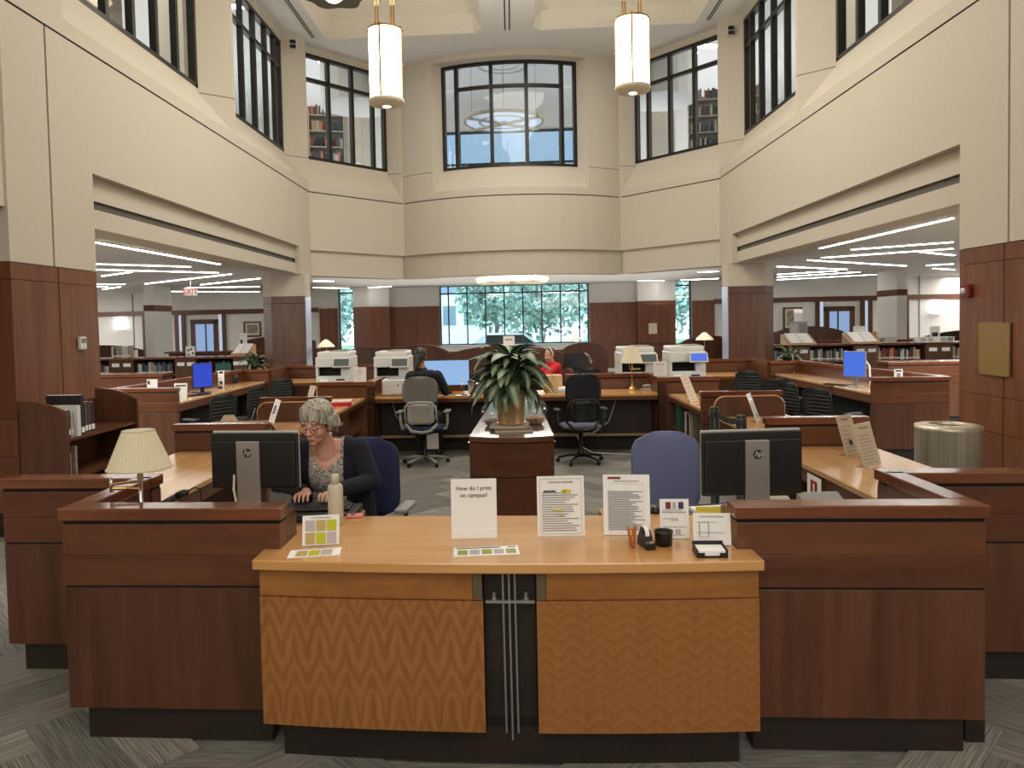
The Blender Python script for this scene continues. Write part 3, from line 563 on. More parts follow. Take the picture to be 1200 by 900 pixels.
# reception counter
rc = thing('reception_counter', 'low middle reception counter with honey-coloured figured wood front panels and a glossy light top', 'counter', (-.06, 3.3, 0), world=True)
def bowx(x0, x1, y, n=8): return [(x0 + (x1 - x0) * i / n, y - .045 * (1 - ((x0 + (x1 - x0) * i / n + .06) / 1.045) ** 2)) for i in range(n + 1)]
B().prism(bowx(-1.105, .98, 3.01, 16) + [(.98, 3.165), (.918, 3.165), (.918, 3.715), (-1.035, 3.715), (-1.035, 3.165), (-1.105, 3.165)], .828, .87).o('countertop', TOP, rc, True, bev=.005)
B().prism(bowx(-1.04, .92, 3.10) + [(.92, 3.68), (-1.04, 3.68)], .16, .828).o('carcass', GAP, rc, True)
B().box(-1.07, -1.04, 3.07, 3.16, .16, .828).o('end_panel', MAP_H, rc, True); B().box(.93, .96, 3.07, 3.16, .16, .828).o('end_panel', MAP_H, rc, True)
for x0, x1, m_ in ((-1.085, -.145, CHEV), (.072, .965, CHEV2)):
    B().prism(bowx(x0, x1, 3.035) + bowx(x0, x1, 3.075)[::-1], .165, .708).o('front_panel', m_, rc, True)
for x0, x1 in ((-1.085, -.188), (.112, .965)): B().prism(bowx(x0, x1, 3.043) + bowx(x0, x1, 3.085)[::-1], .712, .827).o('apron', MAP_H, rc, True)
for x0, x1 in ((-.186, -.148), (.073, .110)): B().prism(bowx(x0, x1, 3.040, 2) + bowx(x0, x1, 3.085, 2)[::-1], .712, .827).o('bracket', mat('grey_bracket', srgb(105, 92, 70), .5, .3), rc, True)
B().box(-.14, .067, 3.054, 3.09, .20, .828).o('centre_panel', DARK, rc, True); B().prism(bowx(-1.02, .90, 3.105) + [(.90, 3.16), (-1.02, 3.16)], 0, .18).o('kick_plinth', DARK, rc, True)
for i, x in enumerate((-.064, -.039, -.015)): B().tube([(x, 3.012, .828), (x + .004, 3.012, .155 if i != 1 else .125)], .0045, 8).o('support_rod', SILV, rc, True)
B().box(-.135, .065, 3.004, 3.018, .695, .705).o('cross_bar', SILV, rc, True)
for x in (-.10, .03): B().lathe([(.011, 0), (.011, .01), (.006, .012), (.006, .026), (.009, .03), (0, .034)], (x, 3.012, .705), 10).o('bolt', SILV, rc, True)
# flanking blocks: front leg and the side leg running back
bl = partition('tall walnut block with a polished cap, directly left of the honey-coloured reception counter', -2.02, -1.035, 3.17, 3.27, vert=1)
B().box(-2.032, -1.93, 3.283, 3.85, .995, 1.05).o('cap_rail', CAPY, bl, True, bev=.006); B().box(-2.02, -1.94, 3.27, 3.82, .15, .99).o('side_panel', W_HY, bl, True); B().box(-1.055, -1.035, 3.27, 3.42, .83, .99).o('end_return', W_V, bl, True)
br = partition('tall walnut block with a polished cap, directly right of the honey-coloured reception counter', .92, 1.92, 3.17, 3.27, vert=1)
B().box(1.83, 1.932, 3.283, 3.85, .995, 1.05).o('cap_rail', CAPY, br, True, bev=.006); B().box(1.84, 1.92, 3.27, 3.82, .15, .99).o('side_panel', W_HY, br, True); B().box(.92, .94, 3.27, 3.42, .83, .99).o('end_return', W_V, br, True)
for t, s in ((bl, -1), (br, 1)):
    x0, x1 = sorted((s * 1.98, s * 1.90)); B().box(x0, x1, 3.27, 3.8, 0, .15).o('kick_plinth', DARK, t, True)
al = partition('walnut partition behind and left of the front left block, nearest the left edge', -2.76, -1.93, 3.82, 3.92, vert=1)
ar = partition('walnut partition behind and right of the front right block, at the right edge', 1.84, 2.80, 3.82, 3.92, vert=1)
# side bays
worktop('glossy light wood worktop behind the small pleated lamp on the left', -2.75, -2.02, 3.95, 5.92, poly=[(-2.75, 3.93), (-1.98, 3.93), (-2.05, 4.4), (-2.05, 5.92), (-2.75, 5.92)], m=TOPY)
worktop('glossy light wood worktop on the right carrying two leaning acrylic signs', 2.0, 2.72, 3.95, 5.75, poly=[(1.97, 3.93), (2.72, 3.93), (2.72, 5.90), (1.96, 5.90)], m=TOPY)
worktop('staff worktop behind the front left block under the left monitor', -1.93, -.85, 3.28, 4.12, z=.80, m=TOP)
worktop('staff worktop behind the front right block under the right monitor', .45, 1.83, 3.75, 4.12, z=.80, m=TOP)
p1 = partition('walnut partition across the far end of the left worktop, behind the left monitor', -2.79, -2.03, 5.93, 6.01)
p2 = partition('walnut partition across the far end of the right worktop, behind the two leaning signs', 1.96, 2.72, 5.93, 6.01)
p3 = partition('second walnut partition on the left, right behind the seated woman in glasses', -2.80, -2.03, 8.08, 8.16)
p4 = partition('second walnut partition on the right, behind the black stanchion posts', 1.99, 2.82, 8.08, 8.16)
for s, nm in ((-1, 'left'), (1, 'right')):
    x0, x1 = sorted((s * 2.05, s * 2.78))
    worktop('light worktop with walnut apron in the middle bay on the %s' % nm, x0, x1, 6.05, 8.06, m=TOPY, apron=.08)
    tw = worktop('%s on the %s' % ('light worktop holding the red book, beside the rear staff desk' if s < 0 else 'light worktop above the shelf of green binders', nm), x0, x1, 8.2, 10.12, m=TOPY, apron=.05)
    xa, xb = sorted((s * 2.06, s * 2.10))
    if s < 0:
        t = thing('drawer_cabinet', 'walnut drawer cabinet with a rounded pull under the worktop with the red book', 'cabinet', (-2.4, 9.2, 0), world=True)
        B().box(-2.72, -2.12, 8.3, 9.4, .1, .745).o('carcass', W_V, t, True); B().box(-2.115, -2.09, 8.35, 9.0, .56, .74).o('drawer', W_HY, t, True); B().tube([(-2.075, 8.6, .66), (-2.05, 8.65, .66), (-2.05, 8.78, .66), (-2.075, 8.83, .66)], .012, 8).o('pull', W_O, t, True); B().box(-2.70, -2.10, 9.45, 10.1, .40, .43).o('shelf', W_HY, t, True)
    # post and partition closing the rear bay
    x0, x1 = sorted((s * 1.93, s * 2.72)); 
    t = partition('walnut partition with a stepped corner post between the %s bays and the rear staff desk' % nm, x0, x1, 10.14, 10.22, plinth=True)
    xa, xb = sorted((s * 1.93, s * 2.03)); B().box(xa, xb, 10.14, 10.95, 0, .995).o('side_panel', W_HY, t, True); xa, xb = sorted((s * 1.92, s * 2.04)); B().box(xa, xb, 10.22, 10.98, .995, 1.05).o('cap_rail', CAPY, t, True)
# rear staff desk
rd = thing('rear_desk', 'long rear staff desk with dark modesty panels and a pale foot rail', 'desk', (0, 10.5, 0), world=True)
B().box(-1.93, 1.93, 10.2, 10.92, .795, .83).o('surface', TOP, rd, True, bev=.004); B().box(-1.93, 1.93, 10.21, 10.25, .745, .795).o('apron', W_H, rd, True)
for x0, x1 in ((-1.92, -1.1), (-1.09, -.28), (.34, 1.13), (1.14, 1.92)): B().box(x0, x1, 10.62, 10.66, .24, .795).o('modesty_panel', mat('dark_laminate', srgb(46, 32, 27), .5, noise=.3, nscale=5, stretch=(6, 6, .6)), rd, True)
B().box(-1.93, 1.93, 10.58, 10.64, .20, .235).o('foot_rail', mat('pale_oak_rail', (.42, .30, .16, 1), .4), rd, True); B().box(-1.93, 1.93, 10.75, 10.85, 0, .20).o('kick_plinth', DARK, rd, True)
for s in (-1, 1):
    x0, x1 = sorted((s * .75, s * 2.03)); partition('low walnut back rail of the rear desk on the %s' % ('left, behind the white printer' if s < 0 else 'right, behind the brass lamp'), x0, x1, 10.95, 11.02)
# display counter in the middle
dc = thing('display_counter', 'tapering walnut display counter with a reflective glass top running back from the middle', 'counter', (-.02, 8.2, 0), world=True)
fa = [(-.40 + .73 * i / 8, 6.34 + .09 * (2 * i / 8 - 1) ** 2) for i in range(9)]
def dpoly(e=0, yb=10.2): return [(x, y + e) for x, y in fa] + [(.27 - e, yb), (-.24 + e, yb)]
B().prism(dpoly(.015), .12, .50).o('lower_panel', W_H, dc, True); B().prism(dpoly(.015), .508, .795).o('upper_panel', W_H, dc, True); B().prism(dpoly(0), .805, .84).o('top_band', W_H, dc, True); B().prism(dpoly(.03), 0, .84).o('core', GAP, dc, True)
GT = mat('reflective_glass_top', (.16, .13, .14, 1), .07, 0); GT.node_tree.nodes['Principled BSDF'].inputs['Specular IOR Level'].default_value = .6
B().prism(dpoly(.002), .84, .852).o('glass_top', GT, dc, True)
for x in (-.405, .335): B().lathe([(0, 0), (.012, .002), (0, .012)], (x, 6.42, .80), 8).o('stud', CHROME, dc, True)

# public computer desks either side (outside the atrium line)
for s, nm in ((-1, 'left'), (1, 'right')):
    def bx(a, c, y0, y1, z0, z1): x0, x1 = sorted((s * a, s * c)); return B().box(x0, x1, y0, y1, z0, z1)
    t = partition('wide walnut end partition of the public computer desk on the %s' % nm, *sorted((s * 4.46, s * 5.38)), 9.6, 9.68, vert=2, seam=.72)
    def pr(poly, z0, z1):
        P_ = [(s * x, y) for x, y in poly]; P_ = P_ if s > 0 else P_[::-1]; return B().prism(P_, z0, z1)
    t = thing('desk_partition', 'long walnut partition behind the screens of the public desk on the %s' % nm, 'partition', (s * 5.1, 11.6, 0), world=True)
    pr([(5.30, 9.68), (5.38, 9.68), (5.05, 13.5), (4.97, 13.5)], .1, .99).o('upper_panel', W_HY, t, True); pr([(5.28, 9.68), (5.40, 9.68), (5.07, 13.5), (4.95, 13.5)], .995, 1.05).o('cap_rail', CAPY, t, True)
    t = partition('short walnut partition below the potted plant at the far end of the %s public desk' % nm, *sorted((s * 4.5, s * 5.0)), 13.42, 13.50)
    pr([(4.46, 13.5), (4.54, 13.5), (4.51, 14.4), (4.43, 14.4)], .1, 1.05).o('side_panel', W_HY, t, True)
    t = worktop('long pale worktop of the public computer desk on the %s' % nm, *sorted((s * 4.55, s * 5.2)), 9.7, 13.4, m=TOPY, apron=.10, poly=[(s * x, y) for x, y in ([(4.56, 9.69), (5.29, 9.69), (4.98, 13.41), (4.56, 13.41)] if s > 0 else [(4.56, 13.41), (4.98, 13.41), (5.29, 9.69), (4.56, 9.69)])])
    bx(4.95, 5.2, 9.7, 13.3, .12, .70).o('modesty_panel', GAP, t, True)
    t = partition('walnut rear partition behind the copiers on the %s' % nm, *sorted((s * 2.0, s * 4.45)), 14.35, 14.43)
    t = worktop('small worktop in front of the rear partition on the %s' % nm, *sorted((s * 3.35, s * 4.25)), 13.3, 13.9, m=TOP, apron=.04)
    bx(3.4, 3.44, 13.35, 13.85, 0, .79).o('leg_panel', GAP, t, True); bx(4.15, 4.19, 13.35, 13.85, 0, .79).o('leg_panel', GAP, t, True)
    # cabinets outside
    t = partition('low walnut cabinet block farther out on the %s aisle' % nm, *sorted((s * 6.1, s * 7.6)), 12.6, 13.0, top=1.05)

# rear carrels with curved tops
def carrel(label, x0, x1, y, top=1.36, sides=True, loc_y=None):
    t = thing('study_carrel', label, 'carrel', ((x0 + x1) / 2, y, 0), world=True)
    n = 12; P_ = [(x0, 0)] + [(x0 + (x1 - x0) * i / n, top - .16 * (abs(2 * i / n - 1)) ** 2.4) for i in range(n + 1)] + [(x1, 0)]
    B().yprism(P_, y, y + .05).o('curved_panel', W_DK, t, True); 
    Q_ = [(x0 + (x1 - x0) * i / n, top - .16 * (abs(2 * i / n - 1)) ** 2.4) for i in range(n + 1)]
    B().tube([(x, y + .025, z + .01) for x, z in Q_], .022, 6).o('cap_rail', W_DK, t, True)
    B().box(x0 + .05, x1 - .05, y - .6, y, .72, .76).o('shelf_desk', W_H, t, True)
    return t
carrel('curved-top study carrel left of centre below the wide rear window', -2.55, -1.35, 15.6, 1.36)
carrel('broad curved-top study carrel behind the leafy plant, in the middle', -1.32, .95, 14.6, 1.34)
carrel('curved-top study carrel right of centre, holding the dark screen', .98, 1.9, 15.3, 1.36)
carrel('curved-top study carrel behind the right copiers', 3.7, 5.0, 17.0, 1.40)
carrel('curved-top study carrel far off in the left aisle beside the picture', -8.2, -5.9, 22.0, 1.5)
carrel('curved-top study carrel far off in the left aisle under the wall lamp', -13.6, -10.7, 21.0, 1.35)
carrel('curved-top study carrel far off in the right aisle beside the picture', 7.3, 9.2, 21.5, 1.5)
carrel('curved-top study carrel far off in the right aisle under the wall lamp', 10.9, 14.0, 20.6, 1.35)
sbm = B().box(-2.4, 1.8, 15.9, 15.95, 0, 1.22); t = thing('desk_partition', 'low dark wall under the wide rear window behind the carrels', 'partition', (-.3, 15.9, 0), world=True); sbm.o('upper_panel', W_H, t, True)

# left bookcase by the pilaster
bk = thing('bookcase', 'walnut bookcase with curved-top end panels standing at the left pilaster', 'bookcase', (-3.78, 6.0, 0), world=True)
x0, x1, ya, yb = -3.98, -3.57, 5.72, 6.84
for y in (ya, yb):
    n = 8; P_ = [(x0, 0)] + [(x0 + (x1 - x0) * i / n, 1.27 - .10 * (i / n) ** 2.2) for i in range(n + 1)] + [(x1, 0)]
    B().yprism(P_, y, y + .035).o('end_panel', W_V, bk, True, bev=.003); B().tube([(x, y + .017, z + .004) for x, z in P_[1:-1]], .012, 6).o('edge_trim', CAP, bk, True)
B().box(x0, x0 + .02, ya, yb, .05, 1.2).o('back_panel', W_V, bk, True)
for z in (.28, .62, .94): B().box(x0 + .02, x1 - .02, ya + .035, yb, z, z + .025).o('shelf', W_HY, bk, True)

# ------------------------------------------------------------------ BOOKS
BC = [srgb(*c) for c in ((30, 34, 44), (200, 196, 186), (60, 70, 92), (120, 60, 44), (150, 140, 120), (40, 62, 58), (176, 172, 160), (96, 44, 40), (70, 74, 80), (196, 120, 84), (110, 118, 128), (28, 28, 30))]
BM = [mat('book_cover_%d' % i, c, .6, noise=.2, nscale=20) for i, c in enumerate(BC)]
PGM = mat('page_block', (.72, .68, .58, 1), .8)
ORNG = mat('binder_orange', srgb(214, 104, 32), .5); TEAL = mat('binder_teal', srgb(44, 92, 84), .5); GREENB = mat('binder_green', srgb(20, 96, 66), .45)
BMESH = {}
def bookmesh(m, w, d, h):
    k = (m.name, w, d, h)
    if k in BMESH: return BMESH[k]
    b = B(); t = .003                       # spine faces -y
    b.box(0, t, 0, d, 0, h, 0); b.box(w - t, w, 0, d, 0, h, 0); b.box(t, w - t, 0, t, 0, h, 0); b.box(t, w - t, t, d - .004, .003, h - .004, 1); b.box(.001, w - .001, -.0012, 0, h * .12, h * .24, 1)
    o = b.o('book', [m, PGM]); me = o.data; bpy.data.objects.remove(o); BMESH[k] = me; return me
ORD = ['first', 'second', 'third', 'fourth', 'fifth', 'sixth', 'seventh', 'eighth', 'ninth', 'tenth', '11th', '12th', '13th', '14th', '15th', '16th', '17th', '18th', '19th', '20th'] + ['%dth' % i for i in range(21, 99)]
def books(n, start, direction, z, label, group, mats=None, face=0.0, hs=(.20, .22, .25), ws=(.02, .03, .045), d=.16, tilt=0, gap=.002, limit=None, name='book'):
    """row of upright books; direction is a unit plan vector, face the z rotation that turns spines"""
    p = Vector((*sk(start[0], start[1]), z)); D = Vector((*sk(direction[0], direction[1]), 0)); D.normalize(); run = 0
    for _ in range(n):
        w_ = random.choice(ws); h_ = random.choice(hs); m = random.choice(mats or BM)
        if limit and run + w_ > limit: break
        o = bpy.data.objects.new(name, bookmesh(m, w_, d, h_)); COL.objects.link(o); o.location = p + D * run; o.rotation_euler = (0, 0, face); tag(o, label % ORD[_] if '%s' in label else label, 'book', group); run += w_ + gap
# left bookcase: spines face +x
L1 = ['navy book with a white spine label, nearest on the top shelf of the left bookcase', 'second dark blue book from the near end on the top shelf of the left bookcase', 'pale grey book between blue ones on the top shelf of the left bookcase', 'white ring-bound volume on the top shelf of the left bookcase', 'large black folio standing tallest on the top shelf of the left bookcase', 'slim black book just past the tall folio on the left bookcase', 'black book with white spine label past the tall folio on the left bookcase', 'dark maroon book last but one on the top shelf of the left bookcase', 'thick black book farthest along the top shelf of the left bookcase']
cols = [BM[0], BM[2], BM[1], mat('white_binding', (.7, .7, .68, 1), .6), BM[11], BM[11], BM[8], BM[7], BM[11]]
yy = 5.80
for i, (w_, h_, d_) in enumerate([(.035, .21, .2), (.03, .22, .2), (.035, .2, .2), (.05, .25, .24), (.05, .33, .30), (.03, .26, .2), (.04, .25, .2), (.04, .26, .2), (.05, .25, .2)]):
    b = B(); y0 = yy; x1 = -3.60 if d_ > .2 else -3.63
    b.box(x1 - d_, x1, y0, y0 + w_, .965, .965 + h_, 0); b.box(x1 - d_ + .005, x1 - .01, y0 + .003, y0 + w_ - .003, .967 + h_, .968 + h_, 1)
    if i != 3: b.box(x1, x1 + .001, y0 + .003, y0 + w_ - .003, .985, 1.03, 2)
    o = b.o('book', [cols[i], PGM, PAPER], None, True, loc=(x1, y0, .965)); tag(o, L1[i], 'book', 'books on the top shelf of the left bookcase'); yy += w_ + (.006 if i != 4 else .02)
for i, (y0, w_, h_, m) in enumerate(((5.82, .02, .2, BM[1]), (5.90, .03, .24, BM[4]))):
    o = B().box(-3.78, -3.62, y0, y0 + w_, .645, .645 + h_).o('book', m, None, True, loc=(-3.7, y0, .645)); tag(o, ['thin white booklet on the lower shelf of the left bookcase', 'beige volume on the lower shelf of the left bookcase'][i], 'book')
# low stacks in both aisles
def lowstack(side, segs, Y=16.9):
    nm = 'left' if side < 0 else 'right'
    px = lambda p: ony(p, 400, Y).x
    allx = [px(a) for a, c, k in segs] + [px(c) for a, c, k in segs]; xa, xb = min(allx), max(allx)
    yp = Y + SK * (xa + xb) / 2
    t = thing('low_bookcase', 'long low walnut bookcase with a pale-edged counter top in the %s aisle' % nm, 'bookcase', ((xa + xb) / 2, yp, 0), world=True)
    B().box(xa, xb, yp - .03, yp + .62, 1.13, 1.175).o('counter_top', CAP, t, True, bev=.005); B().box(xa, xb, yp, yp + .6, .76, .80).o('shelf', W_H, t, True); B().box(xa, xb, yp + .28, yp + .30, .1, 1.13).o('back_panel', GAP, t, True); B().box(xa, xb, yp, yp + .6, 0, .15).o('kick_plinth', DARK, t, True); B().box(xa, xb, yp + .01, yp + .6, .40, .43).o('shelf', W_H, t, True)
    for a, c, k in segs:
        x0, x1 = px(a), px(c)
        if k == 'P':
            B().box(x0, x1, yp - .05, yp + .6, .12, 1.128).o('end_cabinet', W_V, t, True)
            for f in (.28, .74): xm = x0 + (x1 - x0) * f; B().box(xm - .085, xm + .085, yp - .058, yp - .05, .98, 1.06).o('label_card', PAPER, t, True)
        else:
            mm = None
            if k == 'O': mm = [ORNG]
            if k == 'T': mm = [TEAL]
            if k == 'N': mm = [BM[1], BM[2], BM[6], BM[4], BM[0], BM[10]]
            if k == 'R': mm = [BM[3], BM[9], BM[1], BM[7], BM[6], BM[0]]
            dn = {'O': 'orange binders', 'T': 'teal binders', 'N': 'grey and blue books', 'R': 'rust and cream books', 'G': 'mixed books'}[k]
            books(60, (x0 + .02, yp + .03), (1, 0), .80, '%%s of the %s in the %s low bookcase from left' % (dn if k != 'G' else '%s mixed books' % ('outer' if abs(x0) > 8.5 else 'inner'), nm), '%s in the %s low bookcase' % (dn, nm), mm, hs=(.22, .24, .27, .20), ws=(.03, .04, .055), limit=x1 - x0 - .05)
    return t, yp, px
tl, ypl, pxl = lowstack(-1, [(98, 124, 'G'), (125, 155, 'P'), (156, 204, 'N'), (205, 231, 'P'), (232, 250, 'O'), (251, 274, 'T'), (275, 292, 'P'), (293, 306, 'G')])
tr_, ypr, pxr = lowstack(1, [(912, 922, 'G'), (923, 950, 'P'), (951, 999, 'N'), (1000, 1028, 'P'), (1029, 1080, 'R'), (1081, 1112, 'P'), (1113, 1140, 'G')])
t = thing('low_bookcase', 'second low walnut counter farther back in the left aisle', 'bookcase', (-9, 20.2, 0), world=True); B().box(-9.6, -6.4, 20.0, 20.5, 1.13, 1.18).o('counter_top', CAP, t, True); B().box(-9.5, -6.5, 20.05, 20.5, 0, 1.13).o('body', W_V, t, True)
t = thing('low_bookcase', 'second low walnut counter farther back in the right aisle', 'bookcase', (8.5, 20.2, 0), world=True); B().box(7.2, 10.4, 19.6, 20.1, 1.13, 1.18).o('counter_top', CAP, t, True); B().box(7.3, 10.3, 19.65, 20.1, 0, 1.13).o('body', W_V, t, True)
# things on the stacks
books(7, (pxl(124), ypl + .12), (1, 0), 1.175, '%s book from the left in the row standing on the left low bookcase', 'books standing on the left low bookcase', [BM[1], BM[4], BM[5], BM[6]], hs=(.24, .26, .28), ws=(.05, .07))

def card(name, label, cat, px, py, z, wpx, hpx, lean=.2, rz=0, m=PAPER, lines=6, title=None, holder=True, tilt=0, parentcol=INK, at=None, group=None, wm=None, hm=None, feet=True, art=None):
    """acrylic sign holder standing at the point under pixel (px,py) at height z"""
    p = at or onz(px, py, z); D = p.y; w_ = wm or wpx * D / FPX; h_ = hm or hpx * D / FPX
    t = thing(name, label, cat, p, rz, group)
    L = math.sin(lean)
    def sheet(dy, x0, x1, z0, z1, th=.0012): # leaning back (+y) with height
        b = B(); y = lambda z: dy + z * math.tan(lean)
        b.v += [Vector(q) for q in ((x0, y(z0), z0), (x1, y(z0), z0), (x1, y(z1), z1), (x0, y(z1), z1), (x0, y(z0) + th, z0), (x1, y(z0) + th, z0), (x1, y(z1) + th, z1), (x0, y(z1) + th, z1))]
        for f in ((0, 1, 2, 3), (5, 4, 7, 6), (4, 5, 1, 0), (3, 2, 6, 7), (1, 5, 6, 2), (4, 0, 3, 7)): b.f.append(f); b.m.append(0)
        return b
    sheet(0, -w_ / 2, w_ / 2, .004, h_).o('paper', m, t)
    if holder:
        sheet(-.002, -w_ / 2 - .003, w_ / 2 + .003, 0, h_ + .003).o('clear_holder', CLEAR, t)
        if feet: B().box(-w_ / 2, w_ / 2, 0, .07, 0, .003).o('clear_foot', CLEAR, t)
    if lines:
        b = B(); random.seed(int(px * 7 + py)); zt = h_ * (.72 if title else .88)
        for i in range(lines):
            z1 = zt - (zt - .1 * h_) * i / max(1, lines - 1); wl = w_ * .5 * (.78 if i % 3 else .55); x0 = -w_ * .4; x1 = x0 + w_ * .8 * random.uniform(.55, 1)
            yy_ = z1 * math.tan(lean) - .0032; hh = h_ * .012
            b.q([(x0, yy_, z1), (x1, yy_, z1), (x1, yy_ + hh * math.tan(lean), z1 + hh), (x0, yy_ + hh * math.tan(lean), z1 + hh)])
        b.o('printed_lines', GINK, t)
    if title:
        for k, (tx, sz, zz, mm) in enumerate(title): text_mesh(tx, sz * h_, mm, t, (0, zz * h_ * math.tan(lean) - .0035, zz * h_), (R(90) - lean, 0, 0), ext=.0002)
    if art:
        for (xa, xb, za, zb, mm) in art:
            b = B(); q = []
            for x, z_ in ((xa, za), (xb, za), (xb, zb), (xa, zb)): q.append((x * w_, z_ * h_ * math.tan(lean) - .0033, z_ * h_))
            b.q(q); b.o('printed_patch', mm, t)
    return t
# sign stands of the front counter
MR = mat('sign_red_ink', srgb(96, 36, 44), .7); YEL = mat('highlighter_yellow', srgb(214, 196, 60), .7); YEL2 = mat('print_yellow_green', srgb(190, 188, 40), .7); TANP = mat('print_tan', srgb(190, 164, 104), .7); LIL = mat('print_lilac', srgb(188, 176, 178), .7); GRN = mat('print_green', srgb(150, 160, 80), .7); NAVYP = mat('print_navy', srgb(52, 62, 84), .7)
FRM = [(-.44, .44, .955, .96, GINK), (-.44, .44, .05, .055, GINK), (-.44, -.435, .05, .96, GINK), (.435, .44, .05, .96, GINK)]
card('sign_stand', 'white sign reading How do I print on campus in the middle of the front counter', 'sign', 556, 632, .87, 54, 71, .08, 0, lines=0, title=[('How do I print', .098, .845, MR), ('on campus?', .098, .73, MR)])
card('sign_stand', 'framed notice with yellow highlighted words, right of the print sign', 'sign', 658, 629, .87, 56, 71, .10, 0, lines=17, title=[('STANDARD GUIDELINES', .038, .90, INK)], art=FRM + [(.02, .22, .71, .78, YEL), (-.18, .04, .43, .46, YEL), (-.05, .05, .35, .37, YEL), (-.36, -.10, .74, .765, INK), (-.36, -.10, .65, .655, GINK), (-.36, -.355, .65, .765, GINK), (-.105, -.10, .65, .765, GINK), (0.06, .12, .72, .765, GRN)])
card('sign_stand', 'tilted two-column notice with a maroon corner block on the front counter', 'sign', 735, 628, .87, 55, 71, .14, R(-6), lines=24, title=[('LIBRARY HOURS & CONTACTS', .03, .895, INK)], art=[(-.40, -.12, .93, .965, MAROON), (-.36, .36, .85, .853, GINK), (-.36, -.357, .05, .85, GINK), (.357, .36, .05, .85, GINK), (-.002, .002, .05, .85, GINK)])
card('sign_stand', 'small card with maroon and navy blocks at its top, behind the black cup', 'sign', 791, 632, .87, 34, 47, .10, R(-4), lines=4, title=[('First Steps in the Library', .06, .68, INK), ('9:00 - 5:00', .045, .48, INK)], art=[(-.30, -.12, .76, .93, MAROON), (-.06, .06, .76, .93, LIL), (.14, .32, .76, .93, NAVYP), (.02, .2, .1, .26, LIL)])
card('sign_stand', 'small landscape form card behind the tray of slips', 'sign', 835, 640, .87, 44, 38, .16, R(-5), lines=3, title=[('Course Reserve Requests', .07, .90, INK)], art=[(-.34, -.32, .28, .74, GINK), (-.10, -.08, .28, .74, GINK), (-.34, -.08, .73, .74, GINK), (-.34, -.08, .28, .29, GINK)])
card('sign_stand', 'colourful yellow and tan card left of the counter beneath the white bottle', 'sign', 376, 640, .87, 43, 35, .22, R(6), lines=0, title=[('We Can Help Students', .07, .93, INK)], art=[(-.42 + .29 * i, -.16 + .29 * i, .50 - .42 * j, .85 - .40 * j, [[LIL, TANP, YEL2], [TANP, YEL2, LIL]][j][i]) for i in range(3) for j in range(2)])
YS = card('sign_stand', 'bright yellow notice standing behind the small form card on the right', 'sign', 832, 625, .83, 30, 30, .25, 0, m=YEL, lines=4)
def flat_sheet(label, px, py, z, w_, d_, rz, art, name='leaflet'):
    p = onz(px, py, z); t = thing(name, label, 'paper', (p.x, p.y, z + .0005), rz); B().box(-w_ / 2, w_ / 2, -d_ / 2, d_ / 2, 0, .0012).o('paper', PAPER, t)
    for xa, xb, ya, yb, mm in art: B().q([(xa * w_, ya * d_, .0016), (xb * w_, ya * d_, .0016), (xb * w_, yb * d_, .0016), (xa * w_, yb * d_, .0016)]).o('printed_patch', mm, t)
flat_sheet('printed leaflet with a dark header lying in front of the print sign', 570, 646, .87, .275, .125, R(4), [(-.46, .22, .33, .42, INK), (.34, .46, .33, .42, INK)] + [(-.44 + .185 * i, -.29 + .185 * i, -.35, .15, LIL if i % 2 else GRN) for i in range(5)])
flat_sheet('leaflet with yellow and tan squares lying beneath the colourful card', 369, 648, .87, .215, .11, R(8), [(-.36 + .24 * i, -.14 + .24 * i, -.4, .3, [TANP, YEL2, LIL][i]) for i in range(3)])
# tape dispenser, pencil cup, black cup, slip tray, bottle, phone
p = onz(741, 641, .87); t = thing('pencil_cup', 'small glass of orange golf pencils beside the tape dispenser', 'cup', p)
B().lathe([(.019, 0), (.023, .052), (.021, .052), (.017, .003), (0, .003)], (0, 0, 0), 16).o('glass', glassy('cup_glass', (1, .96, .9, 1), .0), t, smooth=True)
for i in range(11):
    a = i * 2.4; r = .012; o = B().tube([(r * .6 * math.cos(a), r * .6 * math.sin(a), .004), (r * 1.4 * math.cos(a + .5), r * 1.4 * math.sin(a + .5), .078 + .006 * (i % 3))], .0035, 6).o('pencil', mat('pencil_orange', srgb(196, 112, 44), .5), None, loc=p); tag(o, 'short orange golf pencil standing in the small glass on the counter', 'pencil', 'golf pencils in the glass')
p = onz(758, 641, .87); t = thing('tape_dispenser', 'black desktop tape dispenser with a white roll on the counter', 'tape dispenser', p, R(12))
B().xprism([(-.05, 0), (.055, 0), (.06, .02), (.035, .06), (.015, .072), (.0, .06), (-.02, .035), (-.052, .03)], -.022, .022).o('body', BLK, t, bev=.004); B().lathe([(.012, -.009), (.032, -.009), (.032, .009), (.012, .009)], (0, 0, 0), 24).xf(Matrix.Translation((0, .022, .052)) @ Matrix.Rotation(R(90), 4, 'Y')).o('tape_roll', PAPER, t, smooth=False); B().box(-.01, .01, -.054, -.048, .03, .038).o('cutter', CHROME, t)
B().lathe([(.026, -.012), (.03, -.012), (.03, .012), (.026, .012)], (0, 0, 0), 24).xf(Matrix.Translation((0, .022, .052)) @ Matrix.Rotation(R(90), 4, 'Y')).o('hub', BLK, t)
p = onz(776, 641, .87); t = thing('round_cup', 'wide black round cup right of the tape dispenser', 'cup', p + Vector((.012, .03, 0))); B().lathe([(.036, 0), (.038, .05), (.041, .056), (.041, .062), (.036, .062), (.034, .006), (0, .006)], (0, 0, 0), 28).o('body', BLK, t, smooth=True)
p = onz(835, 654, .87); t = thing('slip_tray', 'black tray of white paper slips at the right end of the counter', 'tray', p, R(-3))
